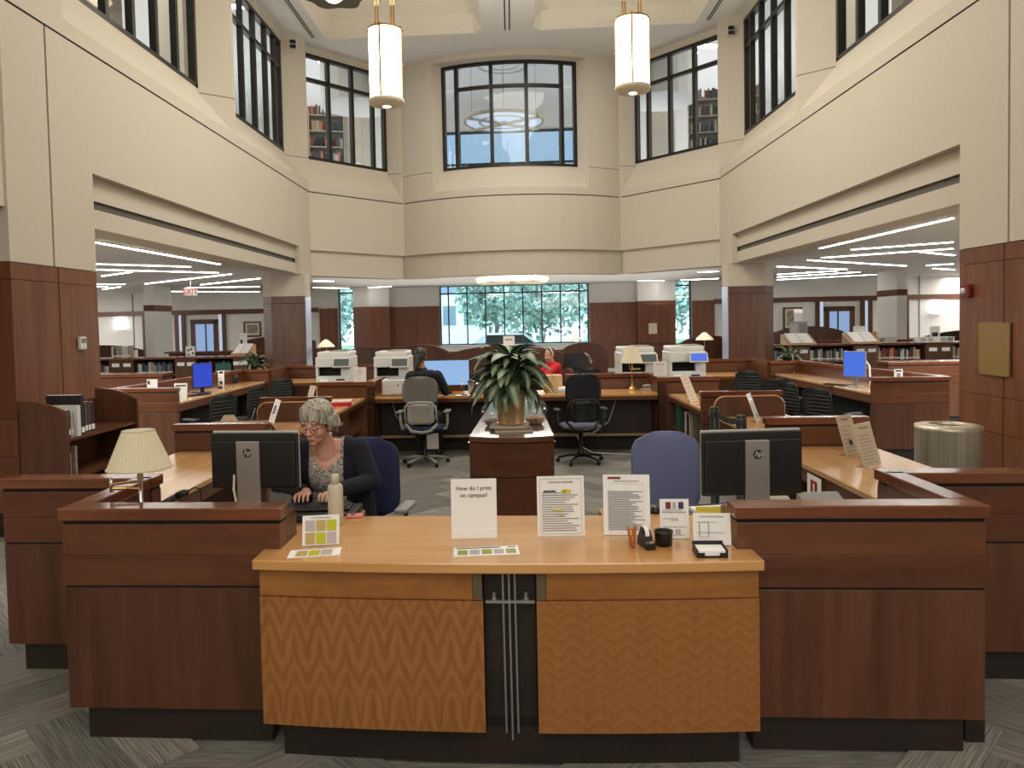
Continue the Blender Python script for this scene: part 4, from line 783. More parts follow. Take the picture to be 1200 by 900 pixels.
B().box(-.062, .062, 0, .10, 0, .006).box(-.062, -.058, 0, .10, 0, .035).box(.058, .062, 0, .10, 0, .035).box(-.062, .062, .096, .10, 0, .042).box(-.062, -.03, 0, .004, 0, .02).box(.03, .062, 0, .004, 0, .02).o('tray_body', BLK, t)
B().box(-.054, .054, .006, .092, .007, .028).o('paper_slips', PAPER, t, bev=.001)
p = onz(394, 614, .87); t = thing('water_bottle', 'white metal water bottle standing on the counter before the seated woman', 'bottle', p); OFFW = mat('offwhite_enamel', srgb(196, 190, 170), .35)
B().lathe([(.034, 0), (.037, .006), (.037, .175), (.033, .19), (.024, .198), (0, .198)], (0, 0, 0), 28).o('body', OFFW, t, smooth=True); B().lathe([(.021, .197), (.021, .235), (.017, .245), (0, .245)], (0, 0, 0), 24).o('cap', OFFW, t, smooth=True)
p = onz(402, 606, .87); t = thing('phone_case', 'pink phone lying beside the white bottle', 'phone', (p.x + .06, p.y, .87), R(8)); B().box(-.04, .04, -.03, .03, 0, .012).o('body', mat('pink_case', srgb(206, 120, 124), .5), t, bev=.004); B().box(-.02, 0, -.012, .012, .012, .0135).o('camera_patch', BLK, t)
# ------------------------------------------------------------------ MONITORS, KEYBOARDS
BLUE = emit('screen_blue', srgb(66, 116, 232), .5, .02); BLUE2 = emit('screen_deep_blue', srgb(24, 66, 206), .5, .02); WSC = emit('screen_white', srgb(150, 190, 236), .5, .02); GSC = mat('screen_off', (.03, .033, .035, 1), .15)
def monitor_back(label, loc, rz, w_, h_, zb, logo_off=0):
    t = thing('monitor', label, 'monitor', loc, rz)         # back faces -y
    B().box(-w_ / 2, w_ / 2, .0, .028, zb, zb + h_).o('shell', BLK, t, bev=.006); B().box(-w_ / 2, w_ / 2, .028, .04, zb, zb + h_ + .009).o('bezel', LGREY, t, bev=.003)
    B().box(-w_ / 2 + .012, w_ / 2 - .012, -.014, .004, zb + .012, zb + h_ - .04).o('rear_bulge', BLK, t, bev=.008)
    B().box(w_ / 2 - .10, w_ / 2 - .05, -.0155, -.0135, zb + .05, zb + .09).o('vent_grille', GAP, t)
    x = logo_off; B().box(x - .064, x + .064, -.036, -.016, .012, zb + h_ - .04).o('stand_column', SILV, t, bev=.004); B().box(x - .025, x + .005, -.038, -.034, .05, .085).o('cable_slot', GAP, t)
    B().box(x - .12, x + .12, -.10, .13, 0, .012).o('stand_foot', SILV, t, bev=.004)
    lg = B().lathe([(0, -.0006), (.0245, -.0006), (.0245, .0006), (0, .0006)], (0, 0, 0), 28).xf(Matrix.Translation((x - .0, -.0372, zb + h_ * .66)) @ Matrix.Rotation(R(90), 4, 'X')).o('logo_disc', BLK, t)
    text_mesh('hp', .043, LGREY, lg, (x + .001, -.0392, zb + h_ * .66 + .003), name='logo_letters', shear=.35)
    return t
p = onz(297, 600, .80); mb1 = monitor_back('monitor seen from behind with round logo, beside the seated woman', (-1.41, 4.02, .815), R(-6), .485, .30, .15, -.02)
mb2 = monitor_back('monitor seen from behind with round logo, before the blue chair on the right', (1.243, 3.92, .80), R(3), .535, .335, .10, .015)
B().tube([(-.10, -.03, .23), (-.085, -.07, .16), (-.06, -.09, .08), (-.03, -.11, .01)], .006, 8).o('cable', OFFW, mb1); B().tube([(0, -.04, .07), (.02, -.06, .05), (.0, -.07, .02), (-.04, -.06, .01)], .004, 6).o('cable', BLK, mb1)
B().tube([(.04, -.04, .07), (.05, -.07, .05), (.0, -.09, .03), (-.08, -.08, .01)], .003, 6).o('cable', LGREY, mb2)
KEYT = mat('key_tops', (.02, .02, .021, 1), .5)
def keyboard(label, loc, rz, w_=.44, d_=.14):
    t = thing('keyboard', label, 'keyboard', loc, rz); B().box(-w_ / 2, w_ / 2, -d_ / 2, d_ / 2, 0, .014).o('tray', BLK, t, bev=.004)
    for r in range(5):
        b = B()
        for c in range(17): b.box(-w_ / 2 + .012 + c * (w_ - .024) / 17, -w_ / 2 + .012 + (c + .86) * (w_ - .024) / 17, -d_ / 2 + .012 + r * .024, -d_ / 2 + .031 + r * .024, .014, .02)
        o = b.o('key_row', KEYT, t); 
    return t
keyboard('black keyboard under the seated woman\'s hands', (-1.10, 4.04, .845), R(2), .40, .13)
kt = thing('keyboard_tray', 'black pull-out tray carrying the keyboard at the counter\'s back edge', 'tray', (-1.10, 4.03, .80)); B().box(-.27, .24, -.12, .13, .006, .042).o('tray_body', BLK, kt, bev=.004); B().box(-.27, .24, -.126, -.12, .02, .042).o('front_lip', DARK, kt)
keyboard('black keyboard on the right staff worktop before the blue chair', (.90, 4.02, .80), R(-2))
t = thing('mouse', 'dark computer mouse by the blue chair behind the two-column notice', 'mouse', tuple(onz(767, 600, .87) + Vector((0, .0, -.0)))); B().lathe([(.034, 0), (.034, .012), (.026, .028), (.012, .036), (0, .037)], (0, 0, 0), 18, sx=.8, sy=1.3).o('shell', BLK, t, smooth=True); B().box(-.004, .004, -.034, -.016, .028, .036).o('wheel', GREYP, t)
t = thing('document_tray', 'grey document tray beside the right keyboard', 'tray', (1.02, 3.86, .80), R(8)); B().box(-.1, .1, -.12, .12, 0, .03).o('tray_body', GREYP, t, bev=.004); B().box(-.09, .09, -.11, .11, .03, .036).o('paper_stack', PAPER, t)
def handset(label, loc, rz):
    t = thing('barcode_scanner', label, 'scanner', loc, rz); B().tube([(-.08, 0, .03), (-.02, 0, .055), (.05, 0, .09)], .02, 10).o('handle', BLK, t, smooth=True); B().tube([(.045, 0, .088), (.085, 0, .105), (.105, 0, .10)], .024, 10, r2=.02).o('head', BLK, t, smooth=True)
    B().tube([(.10, 0, .11), (.13, 0, .13), (.16, .01, .12), (.165, .02, .06), (.16, .03, .01)], .004, 6).o('cord', BLK, t); B().box(-.10, -.03, -.04, .04, 0, .025).o('cradle', BLK, t, bev=.006)
    return t
handset('black handheld scanner resting on its cradle at the left worktop', (-1.90, 4.06, .83), R(18))
for i, (x, y, lb) in enumerate(((1.64, 3.97, 'thin grey folder lying on the right staff worktop behind the front block'), (1.42, 4.02, 'pale flat device lying behind the front right block'))):
    t = thing('folder', lb, 'folder', (x, y, .83 if i == 0 else .80)); B().xprism([(-.08, 0), (.08, .0), (.08, .05), (.06, .05)], -.12 if i == 0 else -.08, .10 if i == 0 else .07).o('cover', LGREY if i else GREYP, t, bev=.002); B().box(-.07, .07, -.06, .06, .002, .012).o('pages', PAPER, t)
t = thing('notice', 'white card with a red arrow block hung from the right worktop edge', 'sign', (1.94, 4.86, .62)); B().box(0, .003, -.11, .11, 0, .17).o('card', PAPER, t); B().box(-.001, 0, -.055, .055, .03, .14).o('red_block', mat('red_print', srgb(150, 30, 40), .6), t); B().box(-.002, -.001, -.01, .01, .05, .12).o('arrow_mark', PAPER, t)
def screen_monitor(label, loc, rz, w_, h_, zb, scr, m=BLK, vertical=False):
    t = thing('monitor', label, 'monitor', loc, rz); B().box(-w_ / 2, w_ / 2, 0, .03, zb, zb + h_).o('shell', m, t, bev=.004); B().box(-w_ / 2 + .01, w_ / 2 - .01, -.003, 0, zb + .012, zb + h_ - .01).o('screen', scr, t)
    B().box(-.03, .03, .03, .05, .01, zb + h_ * .6).o('stand_column', m, t, bev=.003); B().box(-.12, .12, -.06, .14, 0, .012).o('stand_foot', m, t, bev=.004); return t
screen_monitor('computer with a deep blue screen on the left public desk', (-4.80, 11.55, .83), R(42), .30, .38, .08, BLUE2); keyboard('black keyboard below the blue screen on the left public desk', (-4.70, 11.1, .83), R(60), .40, .13)
screen_monitor('computer with a light blue screen and silver stand on the right public desk', (4.70, 10.35, .83), R(-44), .30, .36, .14, BLUE, SILV); keyboard('black keyboard below the light blue screen on the right public desk', (4.62, 10.7, .83), R(-62), .42, .13)
screen_monitor('wide monitor with a white and blue page in front of the ponytailed person', (-1.0, 10.62, .83), R(0), .74, .37, .11, WSC)
screen_monitor('dark switched-off screen in the rear carrel on the right', (1.24, 15.1, .76), R(4), .42, .30, .10, GSC)
t = thing('speaker', 'small black cylindrical speaker at the far end of the left public desk', 'speaker', tuple(onz(274, 449, .83))); B().lathe([(.06, 0), (.065, .02), (.065, .15), (.05, .165), (0, .165)], (0, 0, 0), 18).o('body', BLK, t, smooth=True); B().lathe([(.08, 0), (.08, .006), (0, .006)], (0, 0, 0), 18).o('base', BLK, t)
t = thing('mouse', 'black mouse on the left public desk between screen and speaker', 'mouse', tuple(onz(258, 455, .83))); B().lathe([(.034, 0), (.034, .012), (.026, .03), (0, .037)], (0, 0, 0), 14, sx=1.3, sy=.8).o('shell', BLK, t, smooth=True); B().box(-.01, .01, -.004, .004, .03, .038).o('wheel', GREYP, t)
# ------------------------------------------------------------------ CHAIRS
NAVY = mat('navy_upholstery', srgb(34, 40, 78), .85, bump=.4, nscale=300); PERI = mat('periwinkle_upholstery', srgb(108, 115, 152), .8, noise=.12, nscale=200, bump=.3); CHG = mat('chair_grey_shell', srgb(118, 116, 110), .5); CHG2 = mat('chair_light_frame', srgb(170, 168, 160), .4); SEATG = mat('seat_grey_fabric', srgb(90, 92, 106), .85); CHB = mat('chair_black_fabric', srgb(27, 28, 31), .8, bump=.4, nscale=260); CHM = mat('chair_ribbed_back', srgb(34, 38, 40), .55)
def star_base(t, m, cm=BLK):
    B().lathe([(.03, .07), (.035, .12), (.028, .13), (.028, .40), (0, .40)], (0, 0, 0), 14).o('gas_column', BLK, t, smooth=True)
    leg = None; cas = None
    for k in range(5):
        a = R(72 * k + 20); C_, S_ = math.cos(a), math.sin(a)
        B().tube([(0, 0, .10), (.16 * C_, .16 * S_, .095), (.30 * C_, .30 * S_, .065)], .02, 8, r2=.014).o('base_leg', m, t, smooth=True)
        c = B().lathe([(.010, -.012), (.026, -.012), (.026, .012), (.010, .012)], (0, 0, 0), 14).xf(Matrix.Translation((.30 * C_, .30 * S_, .027)) @ Matrix.Rotation(a, 4, 'Z') @ Matrix.Rotation(R(90), 4, 'X')).o('caster', cm, t)
def office_chair(label, loc, rz, shell, frame, seatm, armm, arms=True, tall=True, up=1.0, legm=None):
    """faces +y in its own frame, so its back is towards -y"""
    t = thing('office_chair', label, 'chair', loc, rz); star_base(t, legm or BLK)
    B().box(-.12, .12, -.14, .16, .40, .44).o('tilt_mechanism', BLK, t, bev=.01)
    B().pad(.50, .48, .07, 0, 0, .08).xf(Matrix.Translation((0, .28 + .0, .475)) @ Matrix.Rotation(R(90), 4, 'X')).o('seat', seatm, t, smooth=2)
    z0 = .52
    B().pad(.46, .36, .05, .05, -.06, .12, 10, 12, (0, -.20, z0 + .28), wtop=.96).o('upper_back', shell, t, smooth=2)
    b = B(); n = 9
    for i in range(n): z = z0 + .06 + i * .026; hw = .165 + .012 * math.sin(i); b.tube([(-hw, -.235 + .02, z), (-hw * .5, -.262, z), (0, -.27, z), (hw * .5, -.262, z), (hw, -.235 + .02, z)], .0125, 6)
    b.o('lumbar_ribs', frame, t, smooth=True)
    B().pad(.34, .27, .012, .04, 0, .05, 8, 6, (0, -.225, z0 + .03)).o('lower_back', frame, t, smooth=2)
    B().tube([(-.205, -.17, z0 + .02), (-.20, -.24, z0 + .12), (-.195, -.275, z0 + .26), (-.14, -.30, z0 + .315), (0, -.31, z0 + .325), (.14, -.30, z0 + .315), (.195, -.275, z0 + .26), (.20, -.24, z0 + .12), (.205, -.17, z0 + .02)], .0125, 8).o('back_frame', frame, t, smooth=True)
    B().tube([(-.20, -.20, z0 + .03), (-.12, -.26, z0 - .05), (0, -.20, .44), (.12, -.26, z0 - .05), (.20, -.20, z0 + .03)], .02, 8).o('back_bracket', frame, t, smooth=True)
    for s in (-1, 1):
        B().tube([(s * .20, -.02, .46), (s * .29, -.02, .47), (s * .305, -.02, .54), (s * .305, -.02, .68)], .018, 8).o('arm_post', frame if armm is None else armm, t, smooth=True)
        B().box(s * .305 - .04, s * .305 + .04, -.14, .12, .68, .705).o('arm_pad', BLK if armm is BLK else CHG, t, bev=.01)
    return t
ch1 = office_chair('grey-backed office chair with light frame, occupied by the ponytailed person', (-1.18, 9.72, 0), R(-3), CHG, CHG2, NAVY, None, legm=CHG2)
ch2 = office_chair('empty black office chair with a grey seat at the rear desk, right of the plant', (.84, 9.62, 0), R(4), CHB, BLK, SEATG, BLK)
B().box(.05, .20, -.14, -.12, .22, .42).o('hanging_tag', LGREY, ch1)
def padded_chair(label, loc, rz, m, w_, topz, arm=True):
    t = thing('office_chair', label, 'chair', loc, rz); star_base(t, BLK)
    B().box(-.1, .1, -.12, .12, .40, .45).o('tilt_mechanism', BLK, t, bev=.01); B().pad(w_ + .04, .48, .09, 0, 0, .1).xf(Matrix.Translation((0, .24, .49)) @ Matrix.Rotation(R(90), 4, 'X')).o('seat', m, t, smooth=2)
    B().pad(w_, topz - .56, .085, .04, 0, .13, 10, 12, (0, 0, .56), wtop=1.0).xf(Matrix.Translation((0, .27, 0))).o('backrest', m, t, smooth=2); B().box(-.035, .035, .28, .32, .42, .75).o('back_bar', BLK, t, bev=.006)
    if arm:
        for s in (-1, 1):
            B().tube([(s * .22, .05, .45), (s * .30, .06, .50), (s * .31, .06, .66)], .016, 8).o('arm_post', BLK, t, smooth=True); B().box(s * .31 - .04, s * .31 + .04, -.08, .18, .66, .69).o('arm_pad', GREYP, t, bev=.012)
    return t
padded_chair('wide periwinkle-blue upholstered chair behind the right monitor', (.985, 4.62, 0), R(3), PERI, .45, 1.10, arm=False)
padded_chair('navy upholstered chair in which the woman with glasses sits', (-1.02, 4.72, 0), R(-8), NAVY, .44, 1.085)
def task_chair(label, x, y, rz):
    """black ribbed task chair; its back is toward -y in its own frame"""
    t = thing('task_chair', label, 'chair', (x, y, 0), rz, 'black ribbed task chairs at the public desks'); star_base(t, BLK)
    B().pad(.46, .44, .05, 0, 0, .08).xf(Matrix.Translation((0, .24, .47)) @ Matrix.Rotation(R(90), 4, 'X')).o('seat', CHB, t, smooth=2)
    B().pad(.42, .46, .02, .06, -.10, .10, 8, 10, (0, -.18, .50), wtop=1.05).o('backrest', BLK2, t, smooth=2)
    b = B()
    for i in range(8): z = .55 + i * .045; hw = .19; b.tube([(-hw, -.245 - (z - .5) * .1 + .025, z), (0, -.205 - (z - .5) * .1, z), (hw, -.245 - (z - .5) * .1 + .025, z)], .008, 5)
    b.o('back_ribs', CHM, t)
    B().tube([(-.02, 0, .42), (-.02, -.2, .44), (-.02, -.22, .6)], .02, 8).o('back_bar', BLK, t)
    for s in (-1, 1): B().tube([(s * .20, .0, .44), (s * .27, .0, .48), (s * .28, -.02, .64)], .014, 6).o('arm_post', BLK, t); B().box(s * .28 - .035, s * .28 + .035, -.12, .14, .64, .668).o('arm_pad', CHM, t, bev=.008)
    return t
tc0 = task_chair('black ribbed chair nearest to the wide end partition on the left public desk', -4.02, 9.85, R(62))
for lb, x, y, rz in (('middle black ribbed chair at the left public desk', -4.02, 11.05, R(70)), ('black ribbed chair farthest along the left public desk, below the plant', -4.1, 12.7, R(50)), ('black ribbed chair nearest to the end partition on the right public desk', 3.88, 9.15, R(-62)), ('second black ribbed chair from the end partition on the right public desk', 3.86, 10.0, R(-70)), ('third black ribbed chair from the end partition on the right public desk', 3.83, 10.8, R(-25)), ('black ribbed chair farthest along the right public desk, under the plant', 3.95, 12.3, R(-40)), ('black chair beside the rear carrel with the dark screen', 1.35, 13.9, R(5)), ('black chair in front of the middle carrel, left of the plant', -.78, 13.4, R(0))):
    dup(tc0, (x, y, 0), rz, lb)

# ------------------------------------------------------------------ PRINTERS
CTRL = mat('control_panel_grey', srgb(84, 92, 92), .2)
def copier(label, x, y, scr, rz=0, w_=.58):
    t = thing('copier', label, 'copier', (x, y, 0), rz); d_ = .6; h = w_ / 2
    B().box(-h, h, 0, d_, .04, .98).o('cabinet', PRN, t, bev=.01)
    for i, z in enumerate((.10, .30, .50)): B().box(-h + .01, h - .01, -.008, 0, z, z + .18).o('paper_drawer', PRN, t, bev=.004)
    B().box(-h + .02, h - .02, -.010, 0, .72, .96).o('front_door', PRN, t, bev=.004)
    B().box(-h + .02, h - .02, .10, d_, .98, 1.13).o('output_recess', GAP, t); B().box(-h, -h + .04, 0, d_, .98, 1.13).o('recess_side', PRN, t); B().box(h - .16, h, 0, d_, .98, 1.13).o('recess_side', PRN, t)
    B().box(-h, h, -.02, d_, 1.13, 1.30).o('scanner_unit', PRN, t, bev=.012); B().box(-h + .02, h - .02, .02, d_, 1.30, 1.385).o('document_feeder', PRN, t, bev=.02); B().box(-.06, h - .06, .04, .5, 1.385, 1.40).o('feeder_tray', GREYP, t, bev=.004)
    cp = B().box(-.15, .15, -.02, .01, 0, .17).xf(Matrix.Translation((h - .13, -.10, 1.12)) @ Matrix.Rotation(R(-25), 4, 'X')).o('control_panel', LGREY, t, bev=.01)
    B().box(-.125, .125, -.024, -.020, .025, .15).xf(Matrix.Translation((h - .13, -.10, 1.12)) @ Matrix.Rotation(R(-25), 4, 'X')).o('touch_screen', scr, cp)
    B().box(.05, .19, -.013, -.010, .84, .93).o('notice_label', PAPER, t); B().box(.05, .19, -.0135, -.013, .90, .93).o('label_header', INK, t); B().box(-.22, -.09, -.013, -.010, .82, .93).o('notice_label', PAPER, t); B().box(-.16, -.145, -.0137, -.013, .87, .885).o('label_mark', INK, t)
    return t
copier('leftmost white copier, standing behind the left corner partition', -3.03, 12.55, CTRL)
copier('white copier behind the small white desktop printer', -2.0, 12.2, CTRL, w_=.56)
copier('white copier behind the brass swing-arm lamp', 1.98, 12.0, CTRL)
copier('rightmost white copier with a bright blue touch screen', 2.78, 12.0, BLUE)
t = thing('printer', 'small white desktop laser printer on the rear desk left of the grey chair', 'printer', (-1.62, 10.42, .83), 0)
B().box(-.225, .225, 0, .38, .01, .23).o('body', PRN, t, bev=.015); B().box(-.16, .16, .05, .3, .23, .245).o('output_tray', GREYP, t, bev=.004); B().box(-.19, .19, -.006, 0, .03, .10).o('paper_drawer', PRN, t, bev=.003); B().box(-.10, .10, -.03, 0, .01, .03).o('drawer_grip', GREYP, t); B().lathe([(0, 0), (.014, 0), (.014, .003), (0, .003)], (0, 0, 0), 16).xf(Matrix.Translation((0, 0, .15)) @ Matrix.Rotation(R(90), 4, 'X')).o('logo_disc', GINK, t)
card('sign_stand', 'white framed notice standing between the two left copiers', 'sign', 422, 448, 1.05, 14.5, 17.5, .05, 0, lines=6, title=[('Color', .10, .85, MAROON), ('Copier', .10, .70, MAROON)], wm=.17, hm=.205)
card('sign_stand', 'white notice standing between the two right copiers', 'sign', 774, 441, 1.05, 14.5, 15.5, .05, 0, lines=5, title=[('Black & White', .10, .85, INK)], wm=.18, hm=.20)

# ------------------------------------------------------------------ LAMPS
def pleats(t, r0, r1, z0, h_, m=SHADE, n=44, name='lamp_shade', sx=1):
    B().lathe([(r0, z0), (r1, z0 + h_), (r1 - .003, z0 + h_), (r0 - .003, z0)], (0, 0, 0), n * 2, flute=-.022, nf=1).o(name, m, t)
    B().lathe([(r0 + .002, z0), (r0 + .002, z0 + .006), (r0 - .004, z0 + .006), (r0 - .004, z0)], (0, 0, 0), n).o('shade_trim', mat('shade_trim_cloth', (.62, .56, .42, 1), .8), t); B().lathe([(r1 + .002, z0 + h_ - .005), (r1 + .002, z0 + h_), (r1 - .003, z0 + h_)], (0, 0, 0), n).o('shade_trim', MATS['shade_trim_cloth'], t)
t = thing('table_lamp', 'swing-arm table lamp with a pleated cream shade at the front left', 'lamp', (-1.765, 3.50, .80), 0)
pleats(t, .142, .070, .385, .18); B().lathe([(.009, .0), (.009, .36), (0, .36)], (0, 0, 0), 12).o('stem', CHROME, t, smooth=True); B().lathe([(.014, .325), (.014, .40), (0, .40)], (0, 0, 0), 14).o('sleeve', LAMPW, t, smooth=True)
B().tube([(0, 0, .325), (-.07, 0, .318), (-.13, 0, .312)], .007, 8).o('swing_arm', BRASS, t); B().tube([(0, .01, .285), (-.07, .01, .29), (-.13, .0, .292)], .009, 8).o('swing_arm', BRASS, t); B().lathe([(.010, .275), (.010, .33), (.006, .335), (0, .34)], (-.135, 0, 0), 12).o('hinge_knob', CHROME, t, smooth=True); B().lathe([(.06, 0), (.06, .012), (.02, .03), (0, .03)], (0, 0, 0), 20).o('base', BRASS, t, smooth=True)
q = onz(491 * 0 + 741, 457, .83); t = thing('table_lamp', 'brass table lamp with a cream shade on the rear desk before a copier', 'lamp', (q.x, q.y, .83), 0)
pleats(t, .155, .085, .385, .225); B().lathe([(.07, 0), (.072, .015), (.045, .04), (.015, .06), (.009, .08), (.009, .30), (.014, .31), (.009, .32), (.009, .42), (0, .42)], (0, 0, 0), 20).o('base', BRASS, t, smooth=True); B().tube([(0, 0, .29), (-.04, 0, .30), (-.04, 0, .38)], .006, 6).o('swing_arm', BRASS, t); B().box(.01, .12, -.01, .01, .285, .31).o('switch_block', BRASS, t)
t = thing('telephone', 'white desk telephone beside the foot of the brass lamp', 'telephone', (q.x + .22, q.y + .02, .83), R(10)); B().box(-.10, .12, -.05, .05, 0, .02).o('body', OFFW, t, bev=.008); B().tube([(-.07, 0, .05), (0, 0, .06), (.10, 0, .03)], .02, 8).o('handset', OFFW, t, smooth=True)
for lb, x, y in (('small cone-shaded brass lamp behind the leftmost copier', -4.05, 16.2), ('small cone-shaded brass lamp behind the rightmost copier', 4.02, 15.8), ('small white shaded lamp below the right side of the wide rear window', 1.42, 17.8)):
    t = thing('carrel_lamp', lb, 'lamp', (x, y, 0)); zz = 1.36
    B().lathe([(.19, zz), (.17, zz + .04), (.05, zz + .15), (.0, zz + .17)], (0, 0, 0), 20).o('lamp_shade', mat('lit_shade', (.8, .68, .5, 1), .6, emis=.35), t, smooth=True); B().lathe([(.012, .0), (.012, zz + .1), (0, zz + .1)], (0, 0, 0), 8).o('stem', BRASS, t); B().lathe([(.08, 0), (.08, .02), (0, .02)], (0, 0, 0), 14).o('base', BRASS, t)
# strip lights on the lower ceiling
strips = [((106, 282.7), (258, 309.6), .11, 'brightest long strip light nearest the left wall opening'), ((107, 309), (225, 312.5), .09, 'second strip light from the near side of the left aisle'), ((107, 315.5), (257, 319.5), .10, 'long strip light just beyond the second one in the left aisle'), ((119, 323.5), (155, 318.5), .10, 'short slanting strip light in the left aisle near the pilaster'), ((108, 333), (148, 333), .10, 'short strip light over the outer left aisle'), ((108, 335.7), (127, 335.7), .10, 'shortest strip light over the outer left aisle'), ((120, 339), (141, 336), .10, 'tiny slanting strip light at the far left wall'), ((170, 332.5), (271, 321), .11, 'slanting strip light ending above the white left column'), ((235, 333.5), (305, 326), .11, 'slanting strip light above the exit sign'), ((218, 337), (305, 335.8), .11, 'strip light just beyond the exit sign'), ((200, 341.4), (305, 341.8), .11, 'farthest long strip light in the left aisle'),
    ((960, 291), (1118, 255), .11, 'brightest long strip light nearest the right wall opening'), ((996, 292.5), (1119, 283.3), .09, 'second strip light from the near side of the right aisle'), ((961, 302), (1119, 291), .10, 'long strip light just beyond the second one in the right aisle'), ((1078, 295), (1119, 299), .10, 'short slanting strip light in the right aisle near the pilaster'), ((946, 304.5), (1062, 311.5), .11, 'slanting strip light ending above the white right column'), ((910, 312), (993, 315.5), .11, 'slanting strip light next to the right wood column'), ((910, 321.5), (983, 317), .11, 'first of three converging strip lights beside the right wood column'), ((910, 324.7), (1009, 318.5), .11, 'middle of three converging strip lights beside the right wood column'), ((910, 327.7), (1028, 321.5), .11, 'farthest of three converging strip lights beside the right wood column'), ((1084, 311), (1119, 309), .1, 'short strip light over the outer right aisle'), ((1093, 314.5), (1119, 316), .1, 'shortest strip light over the outer right aisle'),
    ((366, 329.2), (392, 329.5), .12, 'short strip light just right of the left wood column'), ((366, 337), (410, 337.6), .12, 'strip light above the left slit window'), ((431, 337), (459, 335.5), .12, 'strip light left of the bow over the rear pillar'), ((817, 319), (843, 317.7), .12, 'short strip light just left of the right wood column'), ((747, 328.7), (779, 328.7), .12, 'strip light right of the bow before the rear pillar'), ((797, 328.2), (843, 326.2), .12, 'strip light above the right slit window')]
GLOWM = mat('reflector_white', (.85, .85, .82, 1), .5)
for a, c, wd, lb in strips:
    p, q = onz(*a, 3.085), onz(*c, 3.085)
    ff = min(1, 25.2 / max(p.y + SK * p.x, q.y + SK * q.x)); p = Vector((0, 0, H)).lerp(p, ff); q = Vector((0, 0, H)).lerp(q, ff); L_ = (q - p).length
    t = thing('strip_light', lb, 'light', (p + q) / 2, math.atan2(q.y - p.y, q.x - p.x), 'linear lights on the lower ceiling')
    wd *= .36; B().box(-L_ / 2, L_ / 2, -wd, wd, 0, .012).o('housing', GLOWM, t); (B().tube([(0, 0, .012), (0, 0, 3.1 - p.z)], .01, 6).o('stem', GLOWM, t) if ff < 1 else None); B().box(-L_ / 2 + .03, L_ / 2 - .03, -wd * .55, wd * .55, -.012, 0).o('diffuser', LIT, t)
# pendants
def pendant(label, x, y, zb, zt, r):
    t = thing('pendant_light', label, 'light', (x, y, zb), 0); h_ = zt - zb; FRB = mat('pendant_bronze', srgb(150, 120, 74), .35, .8)
    for k in range(4):
        a0 = R(90 * k + 4 - 100); pts = [(r * math.cos(a0 + R(82) * i / 7), r * math.sin(a0 + R(82) * i / 7)) for i in range(8)]
        P_ = pts + [(x_ * .96, y_ * .96) for x_, y_ in reversed(pts)]
        B().prism(P_, .10, h_ - .02).o('glass_panel', PEND, t)
        a = a0 - R(4); B().box(-.012, .012, -.012, .012, .06, h_ + .02).xf(Matrix.Translation((r * math.cos(a), r * math.sin(a), 0)) @ Matrix.Rotation(a, 4, 'Z')).o('corner_bar', FRB, t)
        a = a0 + R(41)
    B().lathe([(.045, 0), (r * 1.06, .03), (r * 1.10, .075), (r * 1.06, .09), (0, .09)], (0, 0, 0), 28).o('bottom_dish', mat('pendant_dish', srgb(214, 204, 176), .5), t, smooth=True); B().lathe([(0, -.004), (.05, -.004), (.06, .01), (0, .012)], (0, 0, 0), 18).o('downlight', DOWN, t)
    B().lathe([(r * 1.03, h_ - .02), (r * 1.03, h_ + .005), (0, h_ + .01)], (0, 0, 0), 28).o('top_ring', FRB, t)
    for s in (-1, 1):
        for e in (-.018, .018): B().tube([(s * r * .48 + e, 0, h_), (s * r * .48 + e, 0, 9.0 - zb)], .011, 8).o('suspension_rod', BRASS, t, smooth=True)
    for s in (-1, 1): B().box(s * r * 1.0 - .03, s * r * 1.0 + .03, -.01, .01, h_ * .52, h_ * .55).o('side_clip', BRASS, t); B().box(s * r * .98 - .03, s * r * .98 + .03, -.01, .01, h_ - .03, h_).o('side_clip', BRASS, t)
pendant('tall glowing cylinder pendant light on the left', -1.605, 10, 4.69, 5.69, .215)
pendant('tall glowing cylinder pendant light on the right', 1.635, 10, 4.80, 5.76, .215)
t = thing('ceiling_fixture', 'dark scalloped dish fixture with a glowing centre at the top left', 'light', (-2.95, 13.0, 7.42), 0)
n = 48; B().prism([((.52 + .045 * math.cos(6 * 2 * math.pi * i / n)) * math.cos(2 * math.pi * i / n), (.52 + .045 * math.cos(6 * 2 * math.pi * i / n)) * math.sin(2 * math.pi * i / n)) for i in range(n)], 0, .03).o('dish', mat('dish_bronze', srgb(70, 62, 50), .5, .4), t)
B().lathe([(0, -.10), (.10, -.08), (.17, -.02), (.17, 0), (0, 0)], (0, 0, 0), 24).o('glass_bowl', emit('bowl_glow', (1, .82, .55, 1), 2.5), t, smooth=True); B().tube([(0, 0, .03), (0, 0, 1.6)], .015, 8).o('suspension_rod', BRASS, t)
RINGB = mat('ring_bronze', srgb(196, 184, 160), .4, .3); SKYG = emit('ring_glass', (.55, .72, 1, 1), .35, .5)
